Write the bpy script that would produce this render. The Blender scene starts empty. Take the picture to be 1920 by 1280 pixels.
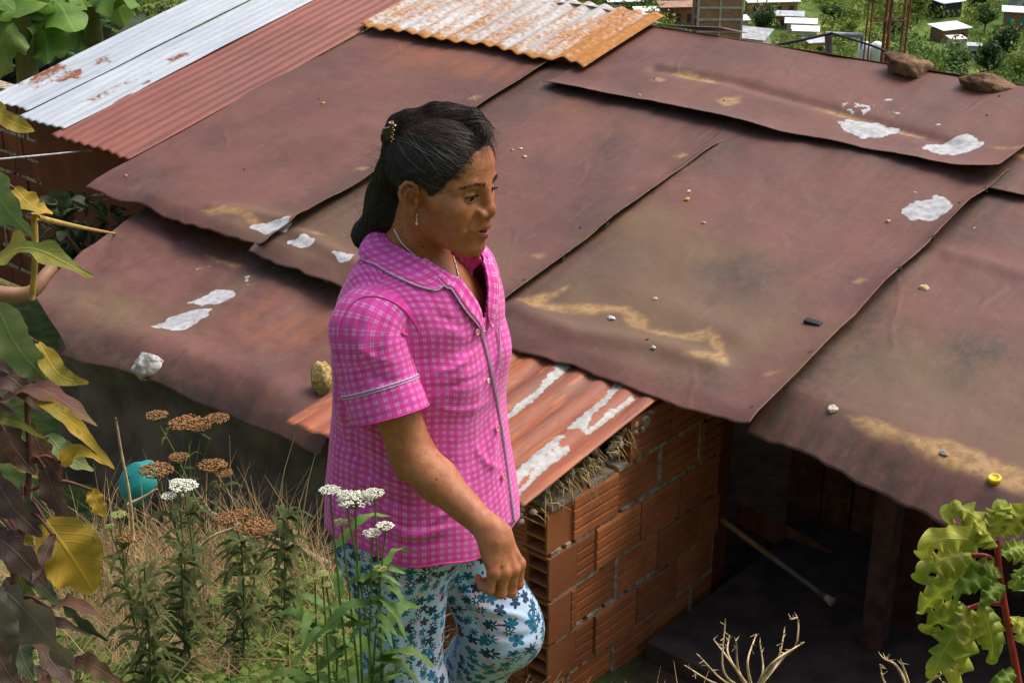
import bpy, bmesh, math, random
import numpy as np
from mathutils import Vector, Matrix
from mathutils.bvhtree import BVHTree
random.seed(7)
RNG = np.random.default_rng(11)
PI = math.pi
scene = bpy.context.scene
COL = scene.collection

# ------------------------------------------------------------------ camera
FPX = 2667.0                       # focal length in pixels of the 1920 wide photograph
PITCH = math.radians(23.5)
FW = np.array([0, math.cos(PITCH), -math.sin(PITCH)])
UP = np.array([0, math.sin(PITCH), math.cos(PITCH)])
RT = np.array([1.0, 0, 0])
cam = bpy.data.cameras.new("camera")
cam.sensor_width = 36.0
cam.lens = FPX / 1920 * 36.0
cam.clip_start = 0.05
cam.clip_end = 3000
camo = bpy.data.objects.new("camera", cam)
camo.rotation_euler = (PI / 2 - PITCH, 0, 0)
COL.objects.link(camo)
scene.camera = camo

def ray(x, y):
    return FW + RT * (x - 960) / FPX + UP * (640 - y) / FPX
def at(x, y, Y):
    r = ray(x, y)
    return r * (Y / r[1])
def hit(x, y, P0, n):
    r = ray(x, y)
    return r * ((P0 @ n) / (r @ n))
def nrm(v):
    v = np.asarray(v, float)
    return v / np.linalg.norm(v)

# ------------------------------------------------------------------ noise
_LAT = np.random.default_rng(5).random((64, 64, 64)).astype(np.float32)
def vnoise(p):
    p = np.asarray(p, float)
    i = np.floor(p).astype(int)
    f = p - i
    f = f * f * (3 - 2 * f)
    r = 0
    for dx in (0, 1):
        for dy in (0, 1):
            for dz in (0, 1):
                w = (f[..., 0] if dx else 1 - f[..., 0]) * (f[..., 1] if dy else 1 - f[..., 1]) * (f[..., 2] if dz else 1 - f[..., 2])
                r = r + w * _LAT[(i[..., 0] + dx) & 63, (i[..., 1] + dy) & 63, (i[..., 2] + dz) & 63]
    return r
def fbm(p, octv=4, gain=.5):
    p = np.asarray(p, float)
    a, s, t = 1.0, 0, 0
    for k in range(octv):
        s = s + a * vnoise(p * (2.03 ** k) + 17.3 * k)
        t += a
        a *= gain
    return s / t                      # 0..1
def sstep(a, b, x):
    t = np.clip((x - a) / (b - a), 0, 1)
    return t * t * (3 - 2 * t)
def interp(x, xs, ys):
    return np.interp(x, xs, ys)
def sinterp(x, xs, ys):
    """smooth (monotone hermite) interpolation"""
    xs = np.asarray(xs, float); ys = np.asarray(ys, float)
    d = np.diff(ys) / np.diff(xs)
    m = np.concatenate([[d[0]], (d[1:] + d[:-1]) / 2, [d[-1]]])
    x = np.clip(x, xs[0], xs[-1])
    k = np.clip(np.searchsorted(xs, x) - 1, 0, len(xs) - 2)
    h = xs[k + 1] - xs[k]
    t = (x - xs[k]) / h
    return ((2 * t**3 - 3 * t**2 + 1) * ys[k] + (t**3 - 2 * t**2 + t) * h * m[k] + (-2 * t**3 + 3 * t**2) * ys[k + 1] + (t**3 - t**2) * h * m[k + 1])
def smooth_path(pts, n):
    pts = np.asarray(pts, float)
    d = np.r_[0, np.cumsum(np.linalg.norm(np.diff(pts, axis=0), axis=1))]
    t = np.linspace(0, d[-1], n)
    return np.stack([sinterp(t, d, pts[:, k]) for k in range(pts.shape[1])], 1)

# ------------------------------------------------------------------ objects
def tag(o, label=None, cat=None, group=None, kind=None):
    if label: o["label"] = label
    if cat: o["category"] = cat
    if group: o["group"] = group
    if kind: o["kind"] = kind
    return o
def empty(name, loc, label=None, cat=None, group=None):
    o = bpy.data.objects.new(name, None)
    o.location = [float(c) for c in loc]
    o.empty_display_size = .1
    COL.objects.link(o)
    return tag(o, label, cat, group)
def world_loc(o):
    v = np.zeros(3)
    while o is not None:
        v = v + np.array(o.location)
        o = o.parent
    return v
def meshobj(name, verts, faces, mat, parent=None, attrs=None, smooth=True, loc=None, mats=None, fmat=None):
    """verts in world space; children are stored relative to their parent's place"""
    verts = np.asarray(verts, float)
    base = world_loc(parent) if parent is not None else np.zeros(3)
    off = base.copy()
    if loc is not None:
        off = np.asarray(loc, float)
    me = bpy.data.meshes.new(name)
    v = verts - off
    if isinstance(faces, np.ndarray):
        k = faces.shape[1]
        me.vertices.add(len(v)); me.vertices.foreach_set("co", v.astype(np.float32).ravel())
        me.loops.add(faces.size); me.loops.foreach_set("vertex_index", faces.astype(np.int32).ravel())
        me.polygons.add(len(faces))
        me.polygons.foreach_set("loop_start", np.arange(0, faces.size, k, dtype=np.int32))
        me.update(calc_edges=True)
    else:
        me.from_pydata([tuple(x) for x in v], [], faces)
    if smooth:
        me.polygons.foreach_set("use_smooth", np.ones(len(me.polygons), bool))
    for m in (mats or [mat]):
        me.materials.append(m)
    if fmat is not None:
        me.polygons.foreach_set("material_index", np.asarray(fmat, np.int32))
    for k, a in (attrs or {}).items():
        a = np.asarray(a, np.float32)
        if a.ndim == 1:
            at_ = me.attributes.new(k, "FLOAT", "POINT"); at_.data.foreach_set("value", a)
        else:
            at_ = me.attributes.new(k, "FLOAT_VECTOR", "POINT"); at_.data.foreach_set("vector", a.ravel())
    me.update()
    o = bpy.data.objects.new(name, me)
    COL.objects.link(o)
    if parent is not None:
        o.parent = parent
    o.location = [float(c) for c in (off - base)]
    return o
def grid_faces(nu, nv, cu=False, cv=False, off=0):
    iu = np.arange(nu if cu else nu - 1); iv = np.arange(nv if cv else nv - 1)
    a, b = np.meshgrid(iu, iv, indexing="ij")
    a2 = (a + 1) % nu; b2 = (b + 1) % nv
    return (np.stack([a * nv + b, a2 * nv + b, a2 * nv + b2, a * nv + b2], -1).reshape(-1, 4) + off).astype(np.int32)
def solidify(o, t, off=0.0, rim=None):
    m = o.modifiers.new("thickness", "SOLIDIFY")
    m.thickness = t; m.offset = off
    if rim is not None:
        m.material_offset_rim = rim
    return o
class MB:
    """collects pieces that belong to one mesh"""
    def __init__(s): s.v = []; s.f = []; s.n = 0; s.a = {}
    def add(s, v, f, **attrs):
        v = np.asarray(v, float)
        s.v.append(v)
        s.f += [tuple(int(i) + s.n for i in q) for q in f]
        for k, x in attrs.items():
            x = np.asarray(x, float)
            if x.ndim == 0: x = np.full(len(v), float(x))
            s.a.setdefault(k, []).append(x)
        s.n += len(v)
    def box(s, c, h, R=None, bev=0, **at_):
        c = np.asarray(c, float); h = np.asarray(h, float)
        v = np.array([(x, y, z) for x in (-1, 1) for y in (-1, 1) for z in (-1, 1)], float) * h
        if R is not None: v = v @ np.asarray(R).T
        s.add(v + c, [(0, 1, 3, 2), (4, 6, 7, 5), (0, 4, 5, 1), (2, 3, 7, 6), (0, 2, 6, 4), (1, 5, 7, 3)], **at_)
    def tube(s, pts, r, n=8, cap=True, **at_):
        pts = np.asarray(pts, float); m = len(pts)
        r = np.broadcast_to(np.asarray(r, float), (m,))
        t = np.gradient(pts, axis=0); t /= np.linalg.norm(t, axis=1)[:, None] + 1e-12
        ref = np.array([0, 0, 1.0]) if abs(t[0, 2]) < .9 else np.array([1.0, 0, 0])
        u = np.cross(t[0], ref); u /= np.linalg.norm(u)
        V = []
        for i in range(m):
            u = u - t[i] * (u @ t[i]); u /= np.linalg.norm(u) + 1e-12
            w = np.cross(t[i], u)
            a = np.arange(n) * 2 * PI / n
            V.append(pts[i] + r[i] * (np.cos(a)[:, None] * u + np.sin(a)[:, None] * w))
        f = [tuple(q) for q in grid_faces(m, n, False, True)]
        if cap:
            f.append(tuple(range(n))[::-1]); f.append(tuple((m - 1) * n + i for i in range(n)))
        s.add(np.concatenate(V), f, **at_)
    def ball(s, c, r, nu=10, nv=7, R=None, **at_):
        r = np.broadcast_to(np.asarray(r, float), (3,))
        th = np.linspace(0.001, PI - .001, nv); ph = np.arange(nu) * 2 * PI / nu
        T, P = np.meshgrid(th, ph, indexing="ij")
        v = np.stack([np.sin(T) * np.cos(P), np.sin(T) * np.sin(P), np.cos(T)], -1).reshape(-1, 3) * r
        if R is not None: v = v @ np.asarray(R).T
        s.add(v + np.asarray(c), [tuple(q) for q in grid_faces(nv, nu, False, True)], **at_)
    def build(s, name, mat, parent=None, smooth=True, loc=None, **kw):
        v = np.concatenate(s.v)
        attrs = {k: np.concatenate(x) for k, x in s.a.items()}
        return meshobj(name, v, s.f, mat, parent, attrs, smooth, loc, **kw)

# ------------------------------------------------------------------ materials
class NT:
    def __init__(s, name):
        s.m = bpy.data.materials.new(name); s.m.use_nodes = True
        s.t = s.m.node_tree; s.t.nodes.clear()
        s.out = s.t.nodes.new("ShaderNodeOutputMaterial")
    def put(s, sock, v):
        if v is None: return
        if isinstance(v, bpy.types.NodeSocket): s.t.links.new(v, sock)
        elif hasattr(sock, "default_value"):
            if isinstance(v, (int, float)) and not isinstance(sock.default_value, (int, float)):
                v = [v] * len(sock.default_value)
            if sock.type == "RGBA" and len(v) == 3: v = (*v, 1)
            sock.default_value = v
    def n(s, typ, inp=None, **props):
        nd = s.t.nodes.new("ShaderNode" + typ)
        for k, v in props.items(): setattr(nd, k, v)
        for k, v in (inp or {}).items(): s.put(nd.inputs[k], v)
        return nd
    def attr(s, name, vec=False):
        a = s.n("Attribute", attribute_name=name)
        return a.outputs["Vector" if vec else "Fac"]
    def math(s, op, a, b=0.0, c=None, clamp=False):
        nd = s.n("Math", operation=op, use_clamp=clamp)
        s.put(nd.inputs[0], a); s.put(nd.inputs[1], b)
        if c is not None: s.put(nd.inputs[2], c)
        return nd.outputs[0]
    def vmath(s, op, a, b=None, out=0):
        nd = s.n("VectorMath", operation=op)
        s.put(nd.inputs[0], a)
        if b is not None:
            s.put(nd.inputs["Scale"] if op == "SCALE" else nd.inputs[1], b)
        return nd.outputs[out]
    def mix(s, fac, a, b, blend="MIX"):
        nd = s.n("Mix", data_type="RGBA", blend_type=blend, clamp_factor=True)
        s.put(nd.inputs["Factor"], fac)
        s.put(nd.inputs[6], a); s.put(nd.inputs[7], b)
        return nd.outputs[2]
    def ramp(s, v, lo, hi, a=0.0, b=1.0):
        nd = s.n("MapRange", {"Value": v, "From Min": lo, "From Max": hi, "To Min": a, "To Max": b}, interpolation_type="SMOOTHSTEP")
        return nd.outputs[0]
    def obj(s): return s.n("TexCoord").outputs["Object"]
    def noise(s, vec, scale, detail=4, rough=.55, dist=0.0):
        return s.n("TexNoise", {"Vector": vec, "Scale": scale, "Detail": detail, "Roughness": rough, "Distortion": dist}).outputs["Fac"]
    def scale(s, vec, xyz):
        return s.n("Mapping", {"Vector": vec, "Scale": xyz}).outputs[0]
    def bump(s, h, strength=.3, dist=.01, nor=None):
        return s.n("Bump", {"Height": h, "Strength": strength, "Distance": dist, "Normal": nor}).outputs[0]
    def pbr(s, color, rough=.7, normal=None, metal=0.0, spec=.5, **kw):
        i = {"Base Color": color, "Roughness": rough, "Metallic": metal, "Specular IOR Level": spec, "Normal": normal}
        i.update(kw)
        b = s.n("BsdfPrincipled", i)
        s.t.links.new(b.outputs[0], s.out.inputs[0])
        return s.m
def simple(name, col, rough=.7, var=.25, scale=20, bump=.2, bdist=.004, metal=0.0, spec=.4, col2=None, **kw):
    t = NT(name); o = t.obj()
    f = t.noise(o, scale, 5)
    c = t.mix(t.ramp(f, .3, .7), tuple(c * (1 - var) for c in col), col2 or tuple(min(1, c * (1 + var)) for c in col))
    return t.pbr(c, rough, t.bump(t.noise(o, scale * 4, 4), bump, bdist), metal, spec, **kw)
def leafmat(name, c1, c2, rough=.62, trans=.25, scale=9, vein=True):
    """leaf blade: colour varies over the leaf, light passes through"""
    t = NT(name); o = t.obj()
    f = t.ramp(t.noise(o, scale, 4), .35, .65)
    rnd = t.n("ObjectInfo").outputs["Random"]
    c = t.mix(f, c1, c2)
    if vein:
        uv = t.attr("luv", True)
        sep = t.n("SeparateXYZ", {0: uv})
        ax = t.math("ABSOLUTE", sep.outputs[0])
        mid = t.ramp(ax, .02, .07, 1, 0)
        ph = t.math("ADD", t.math("MULTIPLY", sep.outputs[1], 9.0), t.math("MULTIPLY", ax, -2.6))
        fr = t.math("ABSOLUTE", t.math("SUBTRACT", t.math("FRACT", ph), .5))
        side = t.ramp(fr, .0, .09, .55, 0)
        v = t.math("MAXIMUM", mid, side)
        c = t.mix(t.math("MULTIPLY", v, .34), c, tuple(min(1, k * 1.5 + .03) for k in c2))
        nor = t.bump(t.math("SUBTRACT", 1.0, v), .5, .004)
    else:
        nor = None
    bl_ = t.ramp(t.noise(o, 38, 4, .6), .62, .70)
    c = t.mix(t.math("MULTIPLY", bl_, .7), c, (.20, .10, .04))
    p = t.n("BsdfPrincipled", {"Base Color": c, "Roughness": rough, "Specular IOR Level": .3, "Normal": nor})
    tr = t.n("BsdfTranslucent", {"Color": c})
    m = t.n("MixShader", {0: trans, 1: p.outputs[0], 2: tr.outputs[0]})
    t.t.links.new(m.outputs[0], t.out.inputs[0])
    return t.m
# ================================================================= planes of the house
TH = math.radians(41.4); EL = math.radians(13.8)
U = np.array([math.sin(TH) * math.cos(EL), math.cos(TH) * math.cos(EL), math.sin(EL)])   # up the slope
W = np.array([math.sin(TH), math.cos(TH), 0.0])                                          # same heading, level
L = np.array([-math.cos(TH), math.sin(TH), 0.0])                                         # along the eave
N = nrm(np.cross(L, U)); N = N if N[2] > 0 else -N
A0 = ray(1030, 1010) * 5.6                          # corner of the brick wall
NW = np.array([W[1], -W[0], 0])
EO = hit(1240, 745, A0, NW) + np.array([0, 0, .05]) # a point of the eave
class Plane:
    def __init__(s, O, el, eu):
        s.O, s.el, s.eu = O, el, eu
        s.n = nrm(np.cross(el, eu)); s.n = s.n if s.n[2] > 0 else -s.n
    def lu(s, x, y):
        P = hit(x, y, s.O, s.n) - s.O
        A = np.stack([s.el, s.eu], 1)
        return np.linalg.lstsq(A, P, rcond=None)[0]
    def poly(s, pts): return np.array([s.lu(*q) for q in pts])
    def P(s, l, u, h=0): return s.O + np.multiply.outer(l, s.el) + np.multiply.outer(u, s.eu) + np.multiply.outer(h, s.n)
ROOF = Plane(EO, L, U)
def polydist(l, u, pg):
    """signed distance to a polygon (negative inside)"""
    d = np.full(l.shape, 1e9); ins = np.zeros(l.shape, bool)
    m = len(pg)
    for i in range(m):
        a, b = pg[i], pg[(i + 1) % m]
        e = b - a; w0 = l - a[0]; w1 = u - a[1]
        t = np.clip((w0 * e[0] + w1 * e[1]) / (e @ e + 1e-12), 0, 1)
        d = np.minimum(d, np.hypot(w0 - e[0] * t, w1 - e[1] * t))
        c = (a[1] > u) != (b[1] > u)
        if abs(e[1]) > 1e-12:
            ins ^= c & (l < e[0] * (u - a[1]) / e[1] + a[0])
    return np.where(ins, -d, d)
STAINS = {
 "white": [
  [(1566,243),(1590,236),(1630,238),(1688,248),(1680,262),(1650,276),(1610,274),(1580,262)],
  [(1724,294),(1745,280),(1790,268),(1815,262),(1842,280),(1835,292),(1800,308),(1760,310)],
  [(1690,405),(1705,388),(1740,385),(1755,376),(1775,380),(1788,400),(1780,418),(1745,428),(1710,424),(1695,415)],
  [(470,438),(500,430),(540,423),(555,430),(540,446),(510,452),(485,447)],
  [(537,466),(560,460),(575,455),(600,462),(590,475),(565,480)],
  [(612,488),(640,484),(672,490),(664,505),(640,508)]],
 "speck": [
  [(1572,214),(1590,203),(1640,205),(1648,222),(1615,230),(1588,224)],
  [(1636,186),(1684,200),(1684,212),(1650,202)],
  [(1744,240),(1772,235),(1775,249),(1750,252)], [(1745,192),(1758,190),(1758,197),(1745,198)],
  [(1655,212),(1700,222),(1690,232),(1660,226)],
  [(1695,374),(1712,365),(1726,372),(1712,382)],
  [(1806,434),(1820,421),(1848,424),(1832,440),(1815,447)]],
 "tan": [
  [(958,576),(985,570),(1040,560),(1072,545),(1060,560),(1030,577),(1050,583),(1130,580),(1180,585),(1222,615),(1217,630),(1280,640),(1332,630),(1357,655),(1364,697),(1345,697),(1310,690),(1283,680),(1300,674),(1345,672),(1330,652),(1290,648),(1230,641),(1180,627),(1160,602),(1100,606),(1060,601),(1000,592),(980,584)],
  [(1415,719),(1450,707),(1474,709),(1445,720)],
  [(1585,780),(1640,788),(1700,813),(1780,822),(1850,848),(1925,885),(1925,925),(1850,905),(1760,870),(1690,832),(1640,815)],
  [(1240,148),(1290,145),(1340,157),(1364,173),(1320,169),(1280,156)],
  [(1530,214),(1580,221),(1640,239),(1742,263),(1735,269),(1640,251),(1560,227)],
  [(1850,287),(1925,298),(1925,308),(1870,296)],
  [(378,408),(430,404),(472,411),(494,432),(480,437),(450,416),(400,416)],
  [(556,442),(600,444),(624,456),(590,454)],
  [(1344,205),(1362,197),(1392,195),(1390,210),(1360,218)],
  [(1218,165),(1237,158),(1255,165),(1237,172)],
  [(1252,301),(1280,292),(1300,298),(1275,308)],
  [(875,197),(893,187),(910,192),(895,203)],
  [(664,327),(680,321),(696,327),(680,333)],
  [(1175,362),(1187,357),(1200,361),(1187,366)],
  [(1595,540),(1612,531),(1630,540),(1613,549)],
  [(1000,490),(1022,486),(1030,492),(1010,496)]],
 "brown": [
  [(1000,560),(1080,480),(1160,400),(1230,385),(1290,410),(1390,480),(1520,540),(1500,640),(1370,730),(1230,700),(1060,640)],
  [(1490,735),(1560,630),(1700,600),(1850,650),(1930,720),(1930,890),(1800,830),(1640,790)],
  [(880,520),(905,470),(960,500),(940,570),(900,560)],
  [(400,450),(470,400),(640,420),(720,470),(640,520)],
  [(560,430),(680,330),(720,350),(720,480),(600,480)]],
 "dark": [
  [(1070,430),(1120,385),(1165,372),(1160,392),(1110,425),(1080,440)],
  [(1330,520),(1400,500),(1480,520),(1420,560),(1350,560)],
  [(215,345),(270,322),(300,360),(290,382),(250,372)],
  [(1560,800),(1640,815),(1800,880),(1925,940),(1925,985),(1780,925),(1640,870),(1560,845)],
  [(1270,715),(1340,712),(1400,735),(1350,755),(1280,740)],
  [(1490,745),(1540,760),(1560,800),(1520,815),(1480,780)],
  [(640,470),(690,420),(700,440),(650,490)], [(590,395),(680,330),(690,345),(620,405)],
  [(1750,640),(1850,620),(1900,660),(1830,720),(1760,700)],
  [(1120,300),(1160,200),(1190,190),(1170,290),(1140,320)]],
 "orange": [
  [(720,75),(860,110),(1000,135),(960,170),(860,150),(720,120)],
  [(1480,540),(1560,500),(1580,505),(1510,560)], [(1040,200),(1100,180),(1120,210),(1060,240)]],
}
def masks(plane, l, u, stains, seamline=None):
    p3 = np.stack([l * 6, u * 6, 0 * l + 3], -1)
    wob = (fbm(p3 * 1.0, 4) - .5)
    fine = (fbm(p3 * 5, 3) - .5)
    out = {}
    for k in ("white", "speck", "tan", "brown", "dark", "orange"):
        m = np.zeros(l.shape)
        for pg in stains.get(k, []):
            q = plane.poly(pg) if not isinstance(pg, np.ndarray) else pg
            bb0 = q.min(0) - .35; bb1 = q.max(0) + .35
            s = (l > bb0[0]) & (l < bb1[0]) & (u > bb0[1]) & (u < bb1[1])
            if not s.any(): continue
            d = polydist(l[s], u[s], q)
            if k == "white":
                v = sstep(.012, -.012, d + wob[s] * .05 + fine[s] * .04)
            elif k == "speck":
                v = sstep(.03, -.06, d + wob[s] * .05) * sstep(.03, .12, (fbm(p3[s] * 7, 3) - .47))
            elif k == "tan":
                v = sstep(.012, -.03, d + wob[s] * .05 + fine[s] * .02)
            else:
                v = sstep(.16, -.18, d + wob[s] * .25)
            m[s] = np.maximum(m[s], v)
        out[k] = m
    out["white"] = np.maximum(out["white"], out.pop("speck") * .9)
    if seamline is not None:
        for ls, wd in seamline:                 # grime beside an overlapping sheet's edge
            out["dark"] = np.maximum(out["dark"], np.where(l < ls, sstep(wd, 0, ls - l + wob * .12), 0) * .8)
    return out
def sheet_material(name, base, rough=.62):
    t = NT(name); o = t.obj()
    n1 = t.noise(o, 1.6, 6, .6); n2 = t.noise(o, 26, 5, .6); n3 = t.noise(t.scale(o, (40, 40, 40)), 8, 3)
    uv = t.attr("cuv", True)
    ns = t.noise(t.scale(uv, (11, 1.1, 1)), 1.0, 6, .62); ns2 = t.noise(t.scale(uv, (30, 3.2, 1)), 1.0, 4, .6)
    b2 = tuple(c * .74 for c in base); b3 = (base[0] * 1.12, base[1] * 1.2, base[2] * 1.24)
    c = t.mix(t.ramp(n1, .32, .68), b2, b3)
    c = t.mix(t.ramp(n2, .45, .75, 0, .35), c, (base[0] * .66, base[1] * .66, base[2] * .66))
    c = t.mix(t.ramp(n3, .62, .72, 0, .5), c, (base[0] * 1.5, base[1] * 1.7, base[2] * 1.8))
    c = t.mix(t.ramp(ns, .50, .72, 0, .45), c, (base[0] * .62, base[1] * .72, base[2] * .74))
    c = t.mix(t.ramp(ns2, .52, .74, 0, .40), c, (base[0] * 1.28, base[1] * 1.5, base[2] * 1.55))
    c = t.mix(t.ramp(ns, .40, .22, 0, .35), c, (base[0] * 1.15, base[1] * .98, base[2] * .85))
    c = t.mix(t.math("MULTIPLY", t.attr("orange"), t.ramp(ns, .35, .65, 0, .6)), c, (.30, .095, .032))
    c = t.mix(t.math("MULTIPLY", t.attr("brown"), t.ramp(t.math("ADD", t.math("MULTIPLY", ns, .5), t.math("MULTIPLY", n1, .5)), .32, .60, .35, .95)), c, (.145, .088, .045))
    c = t.mix(t.math("MULTIPLY", t.attr("dark"), t.ramp(t.math("ADD", t.math("MULTIPLY", ns, .6), t.math("MULTIPLY", n2, .4)), .36, .60, .25, .95)), c, (.050, .034, .025))
    c = t.mix(t.math("MULTIPLY", t.attr("tan"), t.ramp(n2, .2, .55, .55, 1)), c, t.mix(t.ramp(n2, .35, .65), (.25, .140, .050), (.36, .225, .095)))
    wm = t.ramp(t.math("ADD", t.attr("white"), t.math("ADD", t.math("MULTIPLY", t.math("SUBTRACT", n2, .5), 1.1), t.math("MULTIPLY", t.math("SUBTRACT", ns2, .5), .5))), .40, .72)
    c = t.mix(wm, c, t.mix(t.ramp(n2, .3, .7), (.30, .30, .30), (.50, .51, .525)))
    r = t.ramp(n1, .3, .7, rough - .1, rough + .12)
    h = t.math("ADD", t.math("MULTIPLY", n2, .6), t.math("MULTIPLY", wm, .6))
    # creased, beaten skin of the sheet: long thin folds and small dents
    vo = t.n("TexVoronoi", {"Vector": t.vmath("ADD", t.scale(uv, (1.9, 1.1, 1)), t.vmath("SCALE", t.n("TexNoise", {"Vector": uv, "Scale": 1.6, "Detail": 3}).outputs["Color"], .35)), "Scale": 1.0}, feature="DISTANCE_TO_EDGE")
    fold = t.ramp(vo.outputs["Distance"], 0, .035, 1, 0)
    fold = t.math("MULTIPLY", fold, t.ramp(t.noise(uv, 2.2, 3), .48, .62))
    dent = t.noise(uv, 7, 6, .6)
    b1 = t.bump(t.math("ADD", t.math("MULTIPLY", fold, .22), t.math("MULTIPLY", dent, 1.0)), .34, .020)
    c = t.mix(t.math("MULTIPLY", fold, .10), c, (base[0] * 1.5, base[1] * 1.8, base[2] * 1.8))
    return t.pbr(c, r, t.bump(h, .14, .003, b1), 0, .40)
M_SHEET = sheet_material("weathered_brown_sheet", (.154, .0605, .0435))
M_RIM = simple("worn_sheet_edge", (.17, .105, .05), .7, .4, 30)
M_STUD = simple("nail_metal", (.05, .04, .035), .6, .4, 200)

house = empty("brick_house", EO + L * 1.5 + np.array([0, 0, -1.2]),
              "low house with a patched roof of overlapping red-brown sheets and rusty metal", "house")

def roof_sheet(name, l0, l1, u0, u1, ub=-9., lipang=0., lift=None, frontwave=.012, edgewave=.01, seed=0, seams=None, label=None,
               res=.011, curl=.0, skew=0.0, h0=0.0, crease=(), sag=.018):
    nl = int((l1 - l0) / res); nu = int((u1 - u0) / res)
    a, b = np.meshgrid(np.linspace(0, 1, nl), np.linspace(0, 1, nu), indexing="ij")
    l = l0 + (l1 - l0) * a
    ue = u0 + skew * (l - l1)
    u = ue + (u1 - ue) * b
    # uneven outline
    l = l + (1 - a) ** 6 * (fbm(np.stack([u * 2.2, 0 * u + seed, 0 * u], -1), 3) - .5) * edgewave * 4
    u = u + (1 - b) ** 6 * (fbm(np.stack([l * 2.5, 0 * u + seed + 9, 0 * u], -1), 3) - .5) * frontwave * 4
    u = u + (1 - b) ** 20 * (fbm(np.stack([l * 14, 0 * u + seed + 5, 0 * u], -1), 3) - .5) * .02
    h = h0 + (fbm(np.stack([l * 1.3, u * 1.3, 0 * l + seed], -1), 3) - .5) * sag * 2
    h += (fbm(np.stack([l * 5, u * 5, 0 * l + seed + 3], -1), 3) - .5) * .012
    for pts, amp, wd in crease:
        q = ROOF.poly(pts)
        d = np.full(l.shape, 9.)
        for i in range(len(q) - 1):
            e = q[i + 1] - q[i]
            t = np.clip(((l - q[i, 0]) * e[0] + (u - q[i, 1]) * e[1]) / (e @ e), 0, 1)
            d = np.minimum(d, np.hypot(l - q[i, 0] - e[0] * t, u - q[i, 1] - e[1] * t))
        h += amp * np.exp(-(d / wd) ** 2)
    # right-hand edge lies on the neighbour, slightly sprung
    h += np.exp(-(l - l0) / .06) * (.008 + (.006 + .048 * fbm(np.stack([u * 3, 0 * u + seed, 0 * u + 4], -1), 2)) * (sstep(2.05, 1.75, u) if u1 < 2.7 and l0 < 2 else 1)) + .004
    if lift is not None:
        h += np.exp(-(u - ue) / .09) * lift * (.35 + 1.1 * fbm(np.stack([l * 1.9, 0 * u + seed, 0 * u + 1], -1), 2))
    if curl:
        h += curl * np.exp(-((l - l0) / .2) ** 2 - ((u - u0) / .2) ** 2)
    P = ROOF.P(l, u, h)
    if lipang:
        ubl = ub + skew * .9 * (l - l1) + (fbm(np.stack([l * 2, 0 * u + seed, 0 * u], -1), 3) - .5) * .10
        d = np.maximum(ubl - u, 0)
        s = d - .035 * (1 - np.exp(-d / .035))       # rounded fold
        P = P - s[..., None] * (U * (1 - math.cos(lipang)) + N * math.sin(lipang))
        P = P + (s * (fbm(np.stack([l * 7, u * 3, 0 * l], -1), 3) - .5) * .35)[..., None] * N
    at_ = masks(ROOF, l, u, STAINS, seams)
    at_["cuv"] = np.stack([l + seed * 3.1, u, 0 * l], -1).reshape(-1, 3)
    o = meshobj(name, P.reshape(-1, 3), grid_faces(nl, nu), None, house, {k: (v if v.ndim == 2 and v.shape[-1] == 3 else v.ravel()) for k, v in at_.items()}, mats=[M_SHEET, M_RIM])
    solidify(o, .004, -1, 1)
    if label: o["label"] = label
    return o
K = ROOF.poly
S1 = roof_sheet("roof_sheet", -2.05, -.40, .045, 2.25, .235, .60, skew=.115, seed=1, h0=0, crease=[([(1590,560),(1760,470),(1920,520)], .012, .05)])
S2 = roof_sheet("roof_sheet", -.485, 1.04, -.085, 2.2, .03, .28, seed=2, h0=.022, seams=[],
                crease=[([(960,590),(1080,640),(1230,660),(1340,690)], .022, .06), ([(1180,560),(1380,640)], .012, .09)])
S3 = roof_sheet("roof_sheet", .975, 2.62, -.06, 2.42, .04, .4, seed=3, h0=.02, crease=[([(560,450),(640,490),(700,520)], .02, .05)])
S4 = roof_sheet("roof_sheet", 2.53, 4.19, -.02, 2.62, .06, .35, seed=4, h0=.028,
                crease=[([(240,330),(420,230),(560,160)], .012, .12), ([(300,380),(520,290),(680,250)], .016, .10), ([(400,400),(470,410),(560,430)], .018, .05)])
T2 = roof_sheet("roof_sheet", -2.2, -.42, 2.0, 3.06, seed=5, h0=.022, lift=.018)
T1 = roof_sheet("roof_sheet", -.50, 2.36, 2.08, 3.08, seed=6, h0=.034, lift=.038, frontwave=.03, curl=.03,
                crease=[([(1230,145),(1370,165),(1540,215),(1720,262),(1780,280)], -.020, .05), ([(1110,150),(1240,140)], .012, .08)])
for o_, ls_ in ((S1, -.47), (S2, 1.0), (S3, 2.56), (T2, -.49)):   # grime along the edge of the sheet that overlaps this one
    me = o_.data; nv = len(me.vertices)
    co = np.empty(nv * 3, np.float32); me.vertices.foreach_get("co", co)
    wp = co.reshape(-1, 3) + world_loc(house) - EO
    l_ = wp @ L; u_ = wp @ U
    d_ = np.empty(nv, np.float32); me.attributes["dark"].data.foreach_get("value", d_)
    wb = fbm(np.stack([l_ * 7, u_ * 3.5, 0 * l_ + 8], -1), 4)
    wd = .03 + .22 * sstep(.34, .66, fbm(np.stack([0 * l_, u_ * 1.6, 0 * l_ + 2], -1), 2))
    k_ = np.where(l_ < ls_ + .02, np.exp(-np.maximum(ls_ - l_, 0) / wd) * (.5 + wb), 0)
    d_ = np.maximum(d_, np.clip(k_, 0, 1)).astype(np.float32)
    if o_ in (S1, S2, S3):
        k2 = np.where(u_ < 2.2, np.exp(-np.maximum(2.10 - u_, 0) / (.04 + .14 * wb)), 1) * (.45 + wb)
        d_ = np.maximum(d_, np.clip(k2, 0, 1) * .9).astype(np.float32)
    me.attributes["dark"].data.foreach_set("value", d_)

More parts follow.
